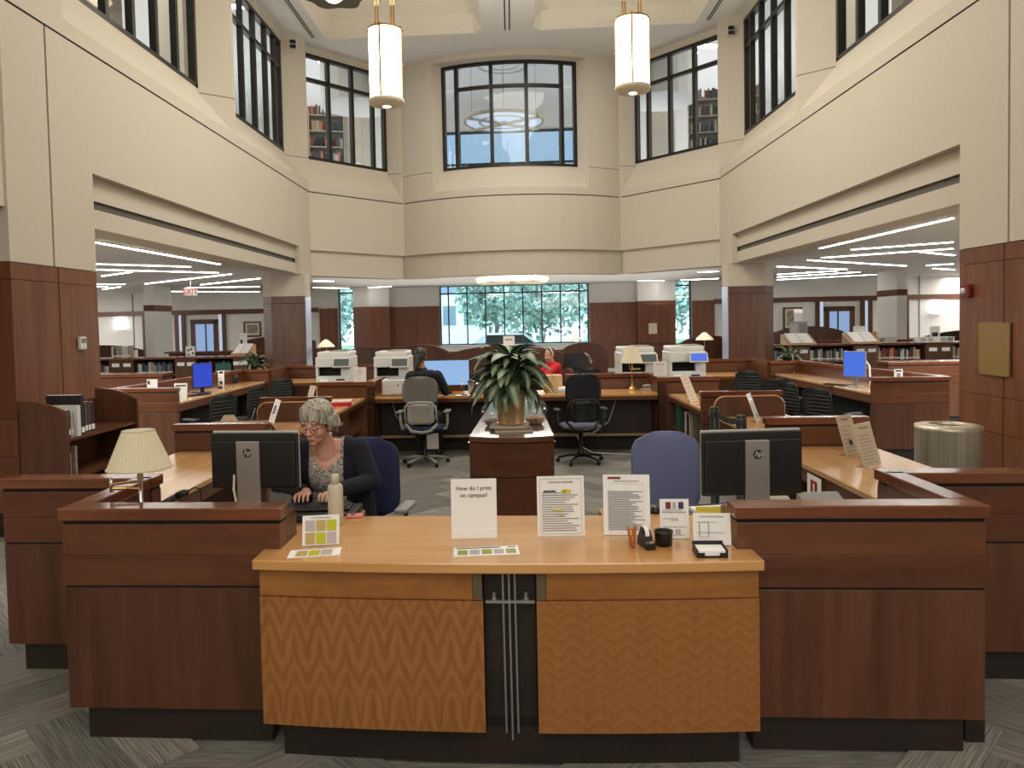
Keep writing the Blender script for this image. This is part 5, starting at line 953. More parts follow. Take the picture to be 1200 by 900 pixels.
def ring_light(label, loc, r, drop, rods, SKYG=SKYG):
    t = thing('ring_light', label, 'light', loc, 0)
    B().lathe([(r * .62, 0), (r * .97, .02), (r * .97, .05), (r * .62, .05)], (0, 0, 0), 40).o('glass_ring', SKYG, t); B().lathe([(r * .95, -.01), (r, -.01), (r, .07), (r * .95, .07), (r * .95, -.01)], (0, 0, 0), 40).o('outer_rim', RINGB, t); B().lathe([(r * .58, -.01), (r * .63, -.01), (r * .63, .07), (r * .58, .07), (r * .58, -.01)], (0, 0, 0), 40).o('inner_rim', RINGB, t)
    for a in (35, 145, -35, -145): B().box(0, r * 1.06, -.035, .035, -.08, -.02).xf(Matrix.Rotation(R(a), 4, 'Z')).o('spoke', RINGB, t)
    B().lathe([(.12, -.04), (.12, .05), (0, .05)], (0, 0, 0), 18).o('hub', RINGB, t)
    for a in rods: B().tube([(r * .8 * math.cos(R(a)), r * .8 * math.sin(R(a)), .05), (r * .8 * math.cos(R(a)), r * .8 * math.sin(R(a)), drop)], .010, 6).o('suspension_rod', BRASS, t)
    return t
ring_light('pale ring light on the lower ceiling just under the bow', (0, 20.4, 2.93), 1.03, .17, (45, 135, 225, 315), emit('ring_tube', (1, .97, .9, 1), .9))
ring_light('bronze ring chandelier with pale glass seen through the bowed upper window', (-.15, 21.8, 7.55), 1.15, 1.65, (0, 90, 180, 270))
# ------------------------------------------------------------------ PLANTS
LEAFM = bpy.data.materials.new('variegated_leaf'); LEAFM.use_nodes = True
def leafmat():
    nt = LEAFM.node_tree; N = nt.nodes; L = nt.links; b = N['Principled BSDF']; b.inputs['Roughness'].default_value = .38
    tc = N.new('ShaderNodeTexCoord'); sp = N.new('ShaderNodeSeparateXYZ'); L.new(tc.outputs['Generated'], sp.inputs[0])
    a = N.new('ShaderNodeMath'); a.operation = 'SUBTRACT'; a.inputs[1].default_value = .5; L.new(sp.outputs[1], a.inputs[0]); ab = N.new('ShaderNodeMath'); ab.operation = 'ABSOLUTE'; L.new(a.outputs[0], ab.inputs[0])
    nz = N.new('ShaderNodeTexNoise'); nz.inputs['Scale'].default_value = 16; nz.inputs['Detail'].default_value = 4; mp = N.new('ShaderNodeMapping'); mp.inputs['Scale'].default_value = (2.2, 1, 1); L.new(tc.outputs['Generated'], mp.inputs[0]); L.new(mp.outputs[0], nz.inputs['Vector'])
    m = N.new('ShaderNodeMath'); m.operation = 'MULTIPLY_ADD'; m.inputs[1].default_value = .42; L.new(nz.outputs[0], m.inputs[0]); L.new(ab.outputs[0], m.inputs[2])
    rp = N.new('ShaderNodeMapRange'); rp.inputs[1].default_value = .25; rp.inputs[2].default_value = .42; L.new(m.outputs[0], rp.inputs[0])
    mx = N.new('ShaderNodeMix'); mx.data_type = 'RGBA'; mx.inputs[6].default_value = (.27, .34, .20, 1); mx.inputs[7].default_value = (.028, .066, .026, 1); L.new(rp.outputs[0], mx.inputs[0]); L.new(mx.outputs[2], b.inputs['Base Color'])
leafmat()
def leaf_mesh(L_, W_, droop, fold=.25, name='leaf'):
    b = B(); n = 9; P_ = []
    for i in range(n + 1):
        s = i / n; a = .55 - droop * s ** 1.2; 
        P_.append(s)
    x = z = 0; row = []; pts = []
    for i in range(n + 1):
        s = i / n; ang = .75 - droop * s; pts.append((x, z, ang)); x += math.cos(ang) * L_ / n; z += math.sin(ang) * L_ / n
    G = []
    for i, (x, z, ang) in enumerate(pts):
        s = i / n; w_ = W_ * (.18 + .82 * math.sin(math.pi * min(1, s * 1.02) ** .85)) * (1 if s < .98 else .1) * (1 if i < n else 0.02); r = []
        for j in range(-2, 3): u = j / 2; r.append((x - math.sin(ang) * fold * abs(u) * w_ * -1 * .5, u * w_ * .5, z + math.cos(ang) * fold * abs(u) * w_ * .5))
        G.append(r)
    b.grid(G); o = b.o(name, LEAFM, smooth=True); me = o.data; bpy.data.objects.remove(o); return me
def plant(label, loc, nl, Ls, Ws, spread, hstem, name='potted_plant', zr=(-.2, .1), seed=1, pot=None):
    t = thing(name, label, 'plant', loc, 0); rnd = random.Random(seed); ms = [leaf_mesh(L_, W_, d) for L_, W_, d in zip(Ls, Ws, (1.9, 2.3, 1.5, 2.7))]
    if pot: pot(t)
    for k in range(3): a = k * 2.1; B().tube([(.03 * math.cos(a), .03 * math.sin(a), 0), (.05 * math.cos(a), .05 * math.sin(a), hstem * .6), (.04 * math.cos(a), .04 * math.sin(a), hstem + .1)], .012, 6).o('stem', mat('plant_stem', (.12, .18, .05, 1), .6), t, smooth=True)
    for i in range(nl):
        f = (i + .5) / nl; a = i * 2.39996 + rnd.uniform(-.3, .3); r = spread * (1 - f * .75) * rnd.uniform(.3, 1)
        o = bpy.data.objects.new('leaf', ms[rnd.randrange(4)]); COL.objects.link(o); o.parent = t
        o.location = (r * math.cos(a), r * math.sin(a), hstem + (f - .55) * .22 + rnd.uniform(-.03, .03)); o.rotation_euler = (rnd.uniform(-.3, .3), .55 - 1.25 * f + rnd.uniform(-.15, .15), a); s = rnd.uniform(.8, 1.12); o.scale = (s, s, s)
    return t
def pot_ribbed(t):
    PT = mat('gilt_planter', srgb(206, 172, 122), .3, .6)
    B().lathe([(.12, .012), (.13, .26), (.137, .265), (.137, .285), (.12, .285), (.11, .24), (0, .24)], (0, 0, 0), 36, flute=-.06, nf=1).o('pot', PT, t); B().lathe([(0, .241), (.112, .241), (0, .255)], (0, 0, 0), 20).o('soil', mat('soil', (.03, .02, .012, 1), .9), t); B().lathe([(.13, 0), (.135, .012), (0, .012)], (0, 0, 0), 28).o('saucer', PT, t)
plant('large leafy variegated plant in a ribbed gilt planter on the display counter', (-.035, 6.9, .895), 90, (.42, .46, .36, .48), (.12, .135, .11, .12), .12, .42, pot=pot_ribbed, seed=4)
gl = thing('glass_globe', 'clear rounded glass vessel beside the gilt planter on the left', 'vase', (-.215, 7.1, .852), 0); B().lathe([(.05, 0), (.10, .05), (.12, .11), (.10, .17), (.07, .20)], (0, 0, 0), 26).o('glass', glassy('vessel_glass', (.93, .93, .92, 1), .3), gl, smooth=True); B().lathe([(0, .005), (.06, .01), (.08, .05), (0, .07)], (0, 0, 0), 16).o('shells', mat('shell_pink', (.5, .36, .30, 1), .7, noise=.6, nscale=40), gl)
gl = thing('glass_globe', 'clear rounded glass vessel beside the gilt planter on the right', 'vase', (.19, 7.15, .852), 0); B().lathe([(.06, 0), (.12, .06), (.13, .12), (.11, .19), (.08, .22)], (0, 0, 0), 26).o('glass', MATS['vessel_glass'], gl, smooth=True); B().lathe([(0, .005), (.07, .01), (.09, .06), (0, .08)], (0, 0, 0), 16).o('shells', mat('shell_orange', (.6, .34, .16, 1), .7, noise=.6, nscale=40), gl)
for i, (x, y, w_, d_, z, h_, rz, m, lb) in enumerate(((-.02, 6.78, .34, .30, .852, .02, 4, BM[4], 'large closed book lying flat under the gilt planter'), (-.05, 6.9, .34, .30, .873, .018, -6, BM[1], 'pale book lying on another book under the gilt planter'))):
    t = thing('book', lb, 'book', (x, y, z), R(rz), 'books under the planter'); B().box(-w_ / 2, w_ / 2, -d_ / 2, d_ / 2, 0, .003).box(-w_ / 2, w_ / 2, -d_ / 2, d_ / 2, h_ - .003, h_).o('cover', m, t); B().box(-w_ / 2 + .004, w_ / 2 - .004, -d_ / 2 + .004, d_ / 2 - .004, .003, h_ - .003).o('pages', PAPT, t)
def pot_plain(t): B().lathe([(.09, 0), (.12, .16), (.125, .17), (.11, .17), (.1, .14), (0, .14)], (0, 0, 0), 20).o('pot', BLK, t, smooth=True)
p = Vector((-4.72, 13.75 + .06, 1.05)); plant('potted leafy plant on the partition end beside the left wood column', (-4.84, 14.02, .93), 34, (.34, .38, .30, .36), (.085, .10, .08, .09), .08, .18, seed=9, pot=pot_plain)
plant('spiky striped potted plant on the partition end beside the right wood column', (4.93, 13.42, .93), 40, (.32, .36, .30, .34), (.06, .07, .06, .06), .10, .13, seed=12, pot=pot_plain)
for s, x in ((-1, -4.84), (1, 4.93)): pass
for x, y, lb in ((-4.84, 14.02, 'walnut plinth box under the left potted plant'), (4.93, 13.42, 'walnut plinth box under the right spiky plant')):
    t = thing('plant_stand', lb, 'stand', (x, y, 0)); B().box(-.16, .16, -.16, .16, 0, .92).o('body', W_V, t); B().box(-.17, .17, -.17, .17, .90, .93).o('top', W_H, t)
# ------------------------------------------------------------------ WALL FITTINGS, BIN, POSTS
def onwall(px, py, s): return onx(px, py, s * 4.45)
a, c = onwall(1149, 379, 1), onwall(1185, 438, 1)
t = thing('plaque', 'blank brass plaque mounted on the right wood pilaster', 'plaque', (4.444, (a.y + c.y) / 2, (a.z + c.z) / 2 - .01), 0)
B().box(-.012, 0, -.225, .225, -.245, .245).o('plate', mat('plaque_brass', srgb(168, 140, 84), .35, .6, noise=.1, nscale=4, stretch=(1, 1, 30)), t, bev=.003)
for y0, y1, z0, z1 in ((-.225, .225, .235, .245), (-.225, .225, -.245, -.235), (-.225, -.215, -.245, .245), (.215, .225, -.245, .245)): B().box(-.016, -.012, y0, y1, z0, z1).o('rim', BRASS, t)
B().box(-.0125, -.012, -.21, .21, .105, .108).o('engraved_line', GINK, t)
q = onwall(1136, 341, 1); t = thing('fire_alarm', 'red wall alarm with a clear strobe on the right pilaster', 'alarm', (4.444, q.y, q.z)); B().box(-.045, 0, -.06, .06, -.065, .065).o('housing', mat('alarm_red', srgb(120, 20, 18), .45), t, bev=.01); B().lathe([(.035, 0), (.03, .02), (.0, .028)], (0, 0, 0), 14).xf(Matrix.Translation((-.045, .01, .0)) @ Matrix.Rotation(R(-90), 4, 'Y')).o('strobe_lens', mat('strobe_lens', (.7, .7, .72, 1), .1), t, smooth=True)
q = onwall(94, 402, -1); t = thing('thermostat', 'small white wall thermostat on the left wood pilaster', 'thermostat', (-4.444, q.y, q.z)); B().box(0, .03, -.055, .055, -.065, .065).o('housing', PRN, t, bev=.004); B().box(.03, .034, -.04, .04, .0, .045).o('display', GINK, t); B().box(.03, .036, .015, .04, -.05, -.02).o('button', PAPER, t)
q = ony(764, 385, 25.3); t = thing('wall_plate', 'square cream plate on the rear wood panelling right of the wide window', 'plate', (q.x, 25.15, q.z)); B().box(-.14, .14, -.01, .0, -.18, .18).o('plate', PAPT, t, bev=.004); B().box(-.12, .12, -.014, -.01, -.16, .16).o('inner_panel', mat('plate_inner', (.6, .52, .38, 1), .5), t)
for s, x, y, lb in ((-1, 344, 54, 'small black camera on the left corner wall high beside the upper windows'), (1, 856, 38, 'small black camera on the right corner wall high beside the upper windows')):
    q = ony(x, y, 16.2 if s < 0 else 15.9); t = thing('security_camera', lb, 'camera', (q.x - s * .02 , q.y - .08, q.z)); B().box(-.07, .07, -.0, .08, -.09, .09).o('back_box', PRN, t, bev=.006); B().box(-.06, .06, -.08, 0, .02, .08).o('upper_lens', BLK, t, bev=.01); B().box(-.06, .06, -.08, 0, -.08, -.02).o('lower_lens', BLK, t, bev=.01)
# exit sign hung from the ceiling
q = onz(222, 336, 3.1); q = ony(223, 342, 19.5); t = thing('exit_sign', 'red and white EXIT sign hung in the left aisle', 'sign', (q.x, q.y, q.z - .1), 0)
B().box(-.17, .17, 0, .05, 0, .21).o('housing', mat('exit_white', (.75, .68, .64, 1), .4, emis=.12), t, bev=.006); text_mesh('EXIT', .19, emit('exit_red', srgb(215, 30, 24), .4, .05), t, (0, -.004, .105), ext=.002); B().tube([(0, .025, .21), (0, .025, 3.1 - q.z + .1)], .012, 6).o('stem', PRN, t)
# pictures
for lb, (xa, ya), (xb, yb), D, art in (('framed antique map on the far left white wall', (273.5, 377), (295, 395), 26.0, 0), ('framed tall print at the far right white wall edge', (911, 361), (919.5, 385), 27.4, 1)):
    p_, q_ = ony(xa, ya, D), ony(xb, yb, D); cx_, cz_ = (p_.x + q_.x) / 2, (p_.z + q_.z) / 2; w_, h_ = abs(q_.x - p_.x) / 2, abs(p_.z - q_.z) / 2
    if art: w_ = .32; cx_ = q_.x - .32
    yw = YB - SK * cx_ - .01
    t = thing('picture_frame', lb, 'picture', (cx_, yw, cz_)); FB = mat('frame_dark_gold', srgb(84, 68, 44), .4, .3)
    for x0, x1, z0, z1 in ((-w_, w_, h_ - .05, h_), (-w_, w_, -h_, -h_ + .05), (-w_, -w_ + .05, -h_, h_), (w_ - .05, w_, -h_, h_)): B().box(x0, x1, -.05, 0, z0, z1).o('frame_bar', FB, t)
    B().box(-w_ + .05, w_ - .05, -.02, 0, -h_ + .05, h_ - .05).o('mount', PAPT, t); B().box(-w_ + .12, w_ - .12, -.023, -.02, -h_ + .12, h_ - .12).o('print', mat('map_print', (.42, .35, .26, 1), .8, noise=.6, nscale=9), t)
for lb, px, py in (('glowing square wall lamp on the far left white wall', 141, 380), ('glowing square wall lamp on the far right white wall', 1097, 361)):
    q = ony(px, py, 26.4 - SK * ((px - 602) / 880 * 26)); t = thing('wall_sconce', lb, 'lamp', (q.x, YB - SK * q.x - .02, q.z)); B().box(-.16, .16, -.14, 0, -.17, .17).o('glass_box', SCON, t, bev=.01); B().box(-.17, .17, -.15, .0, -.19, -.17).o('bottom_plate', CHROME, t)
# white wall panels with joints where the sconces hang
for s, nm in ((-1, 'left'), (1, 'right')):
    t = thing('trim_3' if s < 0 else 'trim_4', 'vertical joint in the far %s wall' % nm, None, (s * 13.8, YB, 1), kind='structure', world=True)
    x0, x1 = sorted((s * 13.78, s * 13.81)); B().box(x0, x1, YB - .0, YB + .03, 1, 3.1).o('joint', GINK, t, True)
# trash can
q = Vector((3.72, 6.42, 0)); t = thing('trash_can', 'brushed metal round bin with an open ring top at the right pilaster', 'bin', q)
B().lathe([(.24, 0), (.24, .04), (.258, .045), (.258, .835), (.262, .84), (.262, .872), (.15, .888), (.14, .87), (.14, .70)], (0, 0, 0), 40).o('body', STEELB, t, smooth=True); B().lathe([(.139, .60), (.139, .86), (.13, .86), (.13, .60)], (0, 0, 0), 30).o('liner', BLK, t); B().lathe([(.245, 0), (.245, .035), (0, .035)], (0, 0, 0), 36).o('base_ring', BLK, t)
# stanchions
def stanchion(lb, x, y, h_):
    t = thing('stanchion', lb, 'post', (x, y, 0)); B().lathe([(.17, 0), (.17, .015), (.06, .035), (.042, .04), (.042, h_ - .01), (.038, h_), (0, h_)], (0, 0, 0), 22).o('post', BLK, t, smooth=True); B().lathe([(.0425, h_ - .09), (.044, h_ - .085), (.044, h_ - .03), (.0425, h_ - .025)], (0, 0, 0), 22).o('belt_head', mat('belt_head_grey', (.05, .05, .05, 1), .3), t, smooth=True)
    return t
st1 = stanchion('taller-looking black stanchion post behind the right worktop, farther one', 1.80, 6.75, 1.03); st2 = stanchion('black stanchion post nearer the right monitor', 1.86, 6.15, 1.03)
t = thing('barrier_belt', 'dark retractable belt stretched between the two black posts', 'belt', (1.83, 6.45, .95)); B().grid([[(-.03 + .06 * i / 8, .24 - .48 * i / 8, -.03 * math.sin(math.pi * i / 8) + z) for z in (0, .05)] for i in range(9)]).o('webbing', mat('belt_web', (.03, .035, .045, 1), .8), t); B().box(-.035, -.025, .235, .25, -.005, .055).o('belt_end', BLK, t)
# leaning signs on the side worktops, red book, rounded panels
card('sign_stand', 'nearer of the two leaning acrylic signs on the right worktop', 'sign', 1027, 547, .83, 0, 0, .28, R(36), m=PAPT, lines=9, title=[('Course Reserves', .06, .90, INK)], at=Vector((2.36, 4.93, .83)), wm=.216, hm=.28)
card('sign_stand', 'farther of the two leaning acrylic signs on the right worktop', 'sign', 1007, 531, .83, 0, 0, .28, R(38), m=PAPT, lines=7, title=[('Please sign in', .07, .90, INK)], at=Vector((2.43, 5.36, .83)), wm=.216, hm=.28, art=[(-.1, .1, .25, .38, INK)])
card('sign_stand', 'tall leaning sign in the left middle bay behind the woman', 'sign', 309, 495, .83, 0, 0, .34, R(-58), m=PAPER, lines=8, at=Vector((-2.42, 7.35, .83)), wm=.20, hm=.28, art=[(-.25, .1, .5, .8, GINK)])
card('sign_stand', 'smaller leaning sign left of the tall one in the left middle bay', 'sign', 294, 490, .83, 0, 0, .34, R(-72), m=PAPER, lines=6, at=Vector((-2.55, 7.1, .83)), wm=.20, hm=.22)
card('sign_stand', 'leaning sign in the right middle bay beside the rounded wood panel', 'sign', 899, 490, .83, 0, 0, .34, R(62), m=PAPER, lines=6, at=Vector((2.33, 7.15, .83)), wm=.20, hm=.27, art=[(-.05, .25, .1, .3, GINK)])
card('sign_stand', 'tan leaning sign at the end of the worktop with the red book', 'sign', 371, 467, .83, 0, 0, .30, R(-52), m=PAPT, lines=6, at=Vector((-2.50, 9.0, .83)), wm=.17, hm=.28)
card('sign_stand', 'tan leaning sign on the worktop above the green binders', 'sign', 812, 465, .83, 0, 0, .42, R(48), m=PAPT, lines=6, at=Vector((2.15, 8.95, .83)), wm=.20, hm=.30)
t = thing('envelope_holder', 'cream pentagon-shaped card standing in the left middle bay', 'card', (-2.62, 6.85, .83), R(10)); B().yprism([(-.075, 0), (.075, 0), (.075, .15), (.045, .20), (-.045, .20), (-.075, .15)], 0, .008).o('card', PAPT, t); B().box(-.07, .07, .008, .05, 0, .01).o('foot', PAPT, t)
t = thing('cup', 'black cup on the left middle worktop beside the woman\'s hair', 'cup', (-1.0 * 2.12, 6.35, .83)); B().lathe([(.04, 0), (.045, .13), (.048, .14), (.042, .14), (.036, .01), (0, .01)], (0, 0, 0), 18).o('body', BLK, t, smooth=True); B().lathe([(.049, .128), (.049, .136), (.046, .136)], (0, 0, 0), 18).o('rim', GREYP, t)
def rounded_panel(lb, x0, x1, y, z1, s):
    t = thing('rounded_screen', lb, 'screen', ((x0 + x1) / 2, y, .83)); w_ = (x1 - x0) / 2; r = .10; P_ = [(-w_, 0)]
    P_ += [(-w_ + r - r * math.cos(R(a)), z1 - .83 - r + r * math.sin(R(a))) for a in range(0, 91, 18)] if s != 1 else [(-w_ + r - r * math.cos(R(a)), z1 - .83 - r + r * math.sin(R(a))) for a in range(0, 91, 18)]
    P_ += [(w_ - r + r * math.sin(R(a)), z1 - .83 - r + r * math.cos(R(a))) for a in range(0, 91, 18)]; P_ += [(w_, 0)]
    B().yprism(P_, 0, .03).o('panel', W_V, t); B().tube([(x, .015, z) for x, z in P_], .014, 6).o('edge_trim', mat('tan_edge', (.42, .23, .10, 1), .35), t, smooth=True)
rounded_panel('rounded walnut screen with tan edging in the left middle bay, nearest the tan sign', -2.70, -2.08, 7.85, 1.03, -1)
rounded_panel('low rounded walnut screen just behind the first left partition', -2.72, -2.10, 6.55, 1.0, -1)
rounded_panel('rounded walnut screen with tan edging in the right middle bay', 2.02, 2.72, 7.55, 1.03, 1)
t = thing('book', 'red book lying flat on the worktop left of the rear staff desk', 'book', (-2.18, 9.35, .83), R(8)); B().box(-.15, .15, -.11, .11, 0, .004).box(-.15, .15, -.11, .11, .042, .046).box(-.15, -.146, -.11, .11, 0, .046).box(-.15, .15, -.113, -.109, 0, .046).o('cover', mat('red_cover', srgb(190, 26, 22), .5), t); B().box(-.144, .145, -.106, .106, .004, .042).o('pages', PAPER, t)
t = thing('paper_stack', 'white papers resting on the red book', 'paper', (-2.18, 9.36, .876), R(4)); B().box(-.13, .13, -.09, .09, 0, .018).o('sheets', PAPER, t); B().box(-.12, .12, -.08, .08, .018, .02).o('top_sheet', PAPT, t)
# shelf of binders under the right worktop: spines face -x
t = thing('shelf_unit', 'walnut open shelf under the right worktop holding green binders', 'bookcase', (2.3, 9.2, 0)); B().box(-.20, .36, -.95, .85, .36, .39).o('shelf', W_HY, t); B().box(-.20, .36, -.98, -.95, .05, .74).o('side_panel', W_V, t); B().box(-.2, .36, .85, .88, .05, .74).o('side_panel', W_V, t); B().box(.34, .36, -.95, .85, .05, .74).o('back_panel', W_V, t)
for i, (m, w_, h_, lb) in enumerate(((GREENB, .09, .32, 'wide green binder farthest along the shelf under the right worktop'), (GREENB, .09, .32, 'second green binder on the shelf under the right worktop'), (BM[5], .06, .31, 'dark green book beside the green binders'), (BM[7], .04, .27, 'dark red book between green and white volumes under the right worktop'), (BM[1], .05, .28, 'first white volume on the shelf under the right worktop'), (BM[11], .06, .25, 'black volume between the white ones under the right worktop'), (BM[6], .05, .27, 'second white volume on the shelf under the right worktop'), (BM[4], .04, .26, 'beige volume nearest the stanchions on the shelf under the right worktop'))):
    y = 9.75 - i * .115; o = B().box(0, .22, 0, w_, 0, h_).o('book', m, None, loc=(2.12, y, .39)); tag(o, lb, 'book', 'binders under the right worktop')
# cables at the rear desk
for lb, pts in (('white cable hanging in a loop beneath the right half of the rear desk', [(1.45, 10.5, .79), (1.38, 10.45, .62), (1.30, 10.38, .42), (1.05, 10.25, .27), (.90, 10.2, .30), (.70, 10.1, .42)]), ('pale cable trailing along the floor from the black rear chair', [(.85, 10.3, .25), (.90, 10.28, .10), (1.05, 10.2, .02), (1.5, 10.05, .012), (1.75, 10.0, .012)]), ('dark cable hanging in a loop beneath the left half of the rear desk', [(-1.72, 10.5, .75), (-1.66, 10.45, .55), (-1.5, 10.35, .36), (-1.35, 10.25, .30), (-1.22, 10.2, .36)])):
    sm = []
    for i in range(len(pts) - 1):
        for k in range(4): sm.append(tuple(pts[i][j] + (pts[i + 1][j] - pts[i][j]) * k / 4 for j in range(3)))
    sm.append(pts[-1]); tag(B().tube(sm, .009, 6).o('cable', OFFW if 'dark' not in lb else GREYP), lb, 'cable')
# things on the rear desk
t = thing('cardboard_box', 'tan cardboard box standing on the rear desk right of the plant', 'box', (.52, 10.55, .83), R(4)); BX = mat('cardboard', srgb(206, 170, 124), .8)
B().box(-.10, .14, -.12, .14, 0, .24).o('body', BX, t); B().box(-.10, .14, -.01, .02, .24, .241).o('tape_strip', PAPT, t)
t = thing('paper_tray', 'white and grey paper tray at the left of the black chair on the rear desk', 'tray', (.72, 10.42, .83), 0); B().box(-.12, .15, -.16, .16, 0, .05).o('tray_body', LGREY, t, bev=.004); B().box(-.11, .14, -.15, .15, .05, .075).o('sheets', PAPER, t)
t = thing('tumbler', 'grey steel tumbler on the rear desk right of the ponytailed person', 'cup', (-.60 + .45 * 0, 10.36, .83)); B().lathe([(.035, 0), (.045, .17), (.048, .18), (0, .185)], (0, 0, 0), 18).o('body', SILV, t, smooth=True); B().lathe([(.05, .175), (.05, .195), (0, .2)], (0, 0, 0), 18).o('lid', BLK, t)
t = thing('water_bottle', 'clear drinking bottle beside the steel tumbler on the rear desk', 'bottle', (-.71, 10.32, .83)); B().lathe([(.032, 0), (.034, .14), (.014, .18), (.014, .21), (0, .21)], (0, 0, 0), 16).o('body', CLEAR, t, smooth=True); B().lathe([(.017, .195), (.017, .22), (0, .22)], (0, 0, 0), 14).o('cap', PAPER, t)
t = thing('box', 'pale tissue box beyond the steel tumbler on the rear desk', 'box', (-.40, 10.5, .83), R(5)); B().box(-.14, .14, -.08, .08, 0, .15).o('body', LGREY, t, bev=.003); B().box(-.05, .05, -.02, .02, .15, .17).o('tissue', PAPER, t)
t = thing('notepad', 'white notepad lying at the front edge of the rear desk by the grey chair', 'paper', (-.70, 10.26 + .02, .83), R(-6)); B().box(-.11, .11, -.05, .07, 0, .008).o('sheets', PAPER, t); B().box(-.02, .05, -.03, .03, .008, .02).o('eraser', BLK, t)
t = thing('notice', 'pale sheet standing on top of the middle carrel behind the plant', 'sign', (-.10, 14.62, 1.36), 0); B().box(-.10, .12, 0, .01, 0, .19).o('card', PAPER, t); B().box(-.06, .08, -.002, 0, .10, .14).o('printed_patch', LIL, t)
for i, x in enumerate((.62, .50, .80)):
    t = thing('carrel_cup', ['white mug on the shelf desk of the middle carrel near the person in red', 'tan mug left of the white mug in the middle carrel', 'grey mug right of the white mug in the middle carrel'][i], 'cup', (x - .1, 14.25, .76 + 0)); B().lathe([(.04, 0), (.045, .11), (.038, .11), (.035, .01), (0, .01)], (0, 0, 0), 14).o('body', [PAPER, PAPT, LGREY][i], t, smooth=True); B().tube([(.04, 0, .09), (.07, 0, .08), (.07, 0, .04), (.04, 0, .03)], .006, 6).o('handle', [PAPER, PAPT, LGREY][i], t)
# atlas stands and signs on the right stacks
def atlas(lb, pxa, pxb, Y, z, board=True, wood_=PAPT):
    xa, xb = ony(pxa, 400, Y).x, ony(pxb, 400, Y).x; t = thing('atlas_stand', lb, 'stand', ((xa + xb) / 2, Y + .2, z)); h = (xb - xa) / 2; TW = mat('tan_stand_wood', (.50, .28, .12, 1), .4)
    B().xprism([(-.22, .0), (.25, .0), (.25, .24), (-.22, .03)], -h, h).o('sloping_top', TW, t); 
    for s in (-1, 1): B().xprism([(-.20, .045), (.2, .225), (.2, .26), (-.20, .06)], *sorted((s * .01, s * h * .78))).o('open_page', PAPER, t)
    return t
tb = 1.176
atlas('sloping tan stand with an open atlas, left end of the right low bookcase', 923, 957, 16.7, tb); atlas('sloping tan stand with a wide open atlas in the middle of the right low bookcase', 997, 1032, 16.7, tb); atlas('sloping tan stand with open book beside the left potted plant', 270, 292, 17.3, tb)
def display(lb, px, py, wpx, hpx, Y, z, m=PAPER, art=None, lines=5):
    q = ony(px, py, Y); w_, h_ = wpx * Y / FPX, hpx * Y / FPX
    return card('display_card', lb, 'sign', px, py, tb, 0, 0, .05, 0, m=m, lines=lines, at=Vector((q.x, Y + .45, tb)), wm=w_, hm=h_ + z - tb, art=art, feet=False)
GREYCARD = mat('grey_display', srgb(150, 152, 160), .6)
display('grey display board with two columns behind the left open atlas, right aisle', 945, 397, 22, 20, 16.8, tb + .14, GREYCARD, [(-.45, -.05, .1, .9, LIL), (.05, .45, .1, .9, GINK)], 0); display('white sheet standing above the grey display board in the right aisle', 945, 377, 10, 26, 17.0, tb + .30, PAPER, None, 0)
display('white display card right of the middle open atlas in the right aisle', 1018, 397, 14, 14, 16.8, tb + .12, PAPER, [(-.4, .4, .1, .5, LIL)], 3); display('white notice with a dark building logo on the right low bookcase', 1109, 399, 12, 13, 16.8, tb + .1, PAPER, [(-.3, .3, .3, .6, INK)], 0); display('white notice with dark spots standing on the left low bookcase', 213, 418, 11, 12, 16.9, tb, PAPER, [(-.3, -.1, .5, .7, INK), (0, .2, .6, .8, INK), (.2, .4, .2, .4, INK), (-.3, -.1, .1, .25, INK)], 0); display('white notice beside the open book near the left potted plant', 277, 408, 9, 13, 17.3, tb + .25, PAPER, [(-.4, -.1, .4, .7, INK)], 2); display('white sign with lines standing right of the books on the left low bookcase', 146, 420, 8, 9, 16.9, tb, PAPER, None, 3)
q0 = ony(1099, 404, 16.7); t = thing('leaflet_rack', 'long white rack of leaflets on top of the right low bookcase', 'rack', (q0.x, 16.75, tb)); B().box(-.38, .40, 0, .25, 0, .12).o('rack_body', PAPER, t)
for i in range(5): B().box(-.36 + i * .15, -.23 + i * .15, -.006, 0, .02, .11).o('leaflet', [LIL, LGREY, PAPER, LIL, GREYP][i], t)
q0 = ony(1043, 404, 16.8)
for i in range(3): t = thing('book', ['dark folio at the bottom of the flat pile in the right aisle', 'dark folio in the middle of the flat pile in the right aisle', 'dark folio on top of the flat pile in the right aisle'][i], 'book', (q0.x + .02 * i, 16.95, tb + .04 * i), R(5 * i), 'flat pile of folios on the right low bookcase'); B().box(-.16, .17, -.11, .11, 0, .005).box(-.16, .17, -.11, .11, .033, .038).o('cover', BM[[11, 8, 0][i]], t); B().box(-.155, .165, -.10, .10, .005, .033).o('pages', PGM, t)
q0 = ony(1028, 398, 16.9); t = thing('figurine', 'small red and tan figurine between the card and the flat pile', 'figurine', (q0.x, 17.0, tb)); B().lathe([(.09, 0), (.09, .04), (.05, .06), (.06, .12), (.03, .18), (.045, .22), (.03, .26), (0, .27)], (0, 0, 0), 14).o('body', mat('terracotta', (.35, .13, .07, 1), .6), t, smooth=True); B().lathe([(.03, .262), (.03, .29), (0, .31)], (0, 0, 0), 12).o('hat', PAPT, t)
card('sign_stand', 'small framed notice at the near end of the right public desk', 'sign', 1039, 441, 1.05, 0, 0, .05, R(8), lines=0, at=Vector((4.9, 9.55, 1.0)), wm=.12, hm=.13, art=[(-.35, .35, .75, .9, INK), (-.2, .2, .15, .6, GINK)])
card('sign_stand', 'small notice with a red corner on the left end partition', 'sign', 174, 455, 1.05, 0, 0, .05, R(-6), lines=4, at=Vector((-4.86, 10.05, .985)), wm=.15, hm=.17, art=[(-.45, -.2, .6, .9, MAROON)])
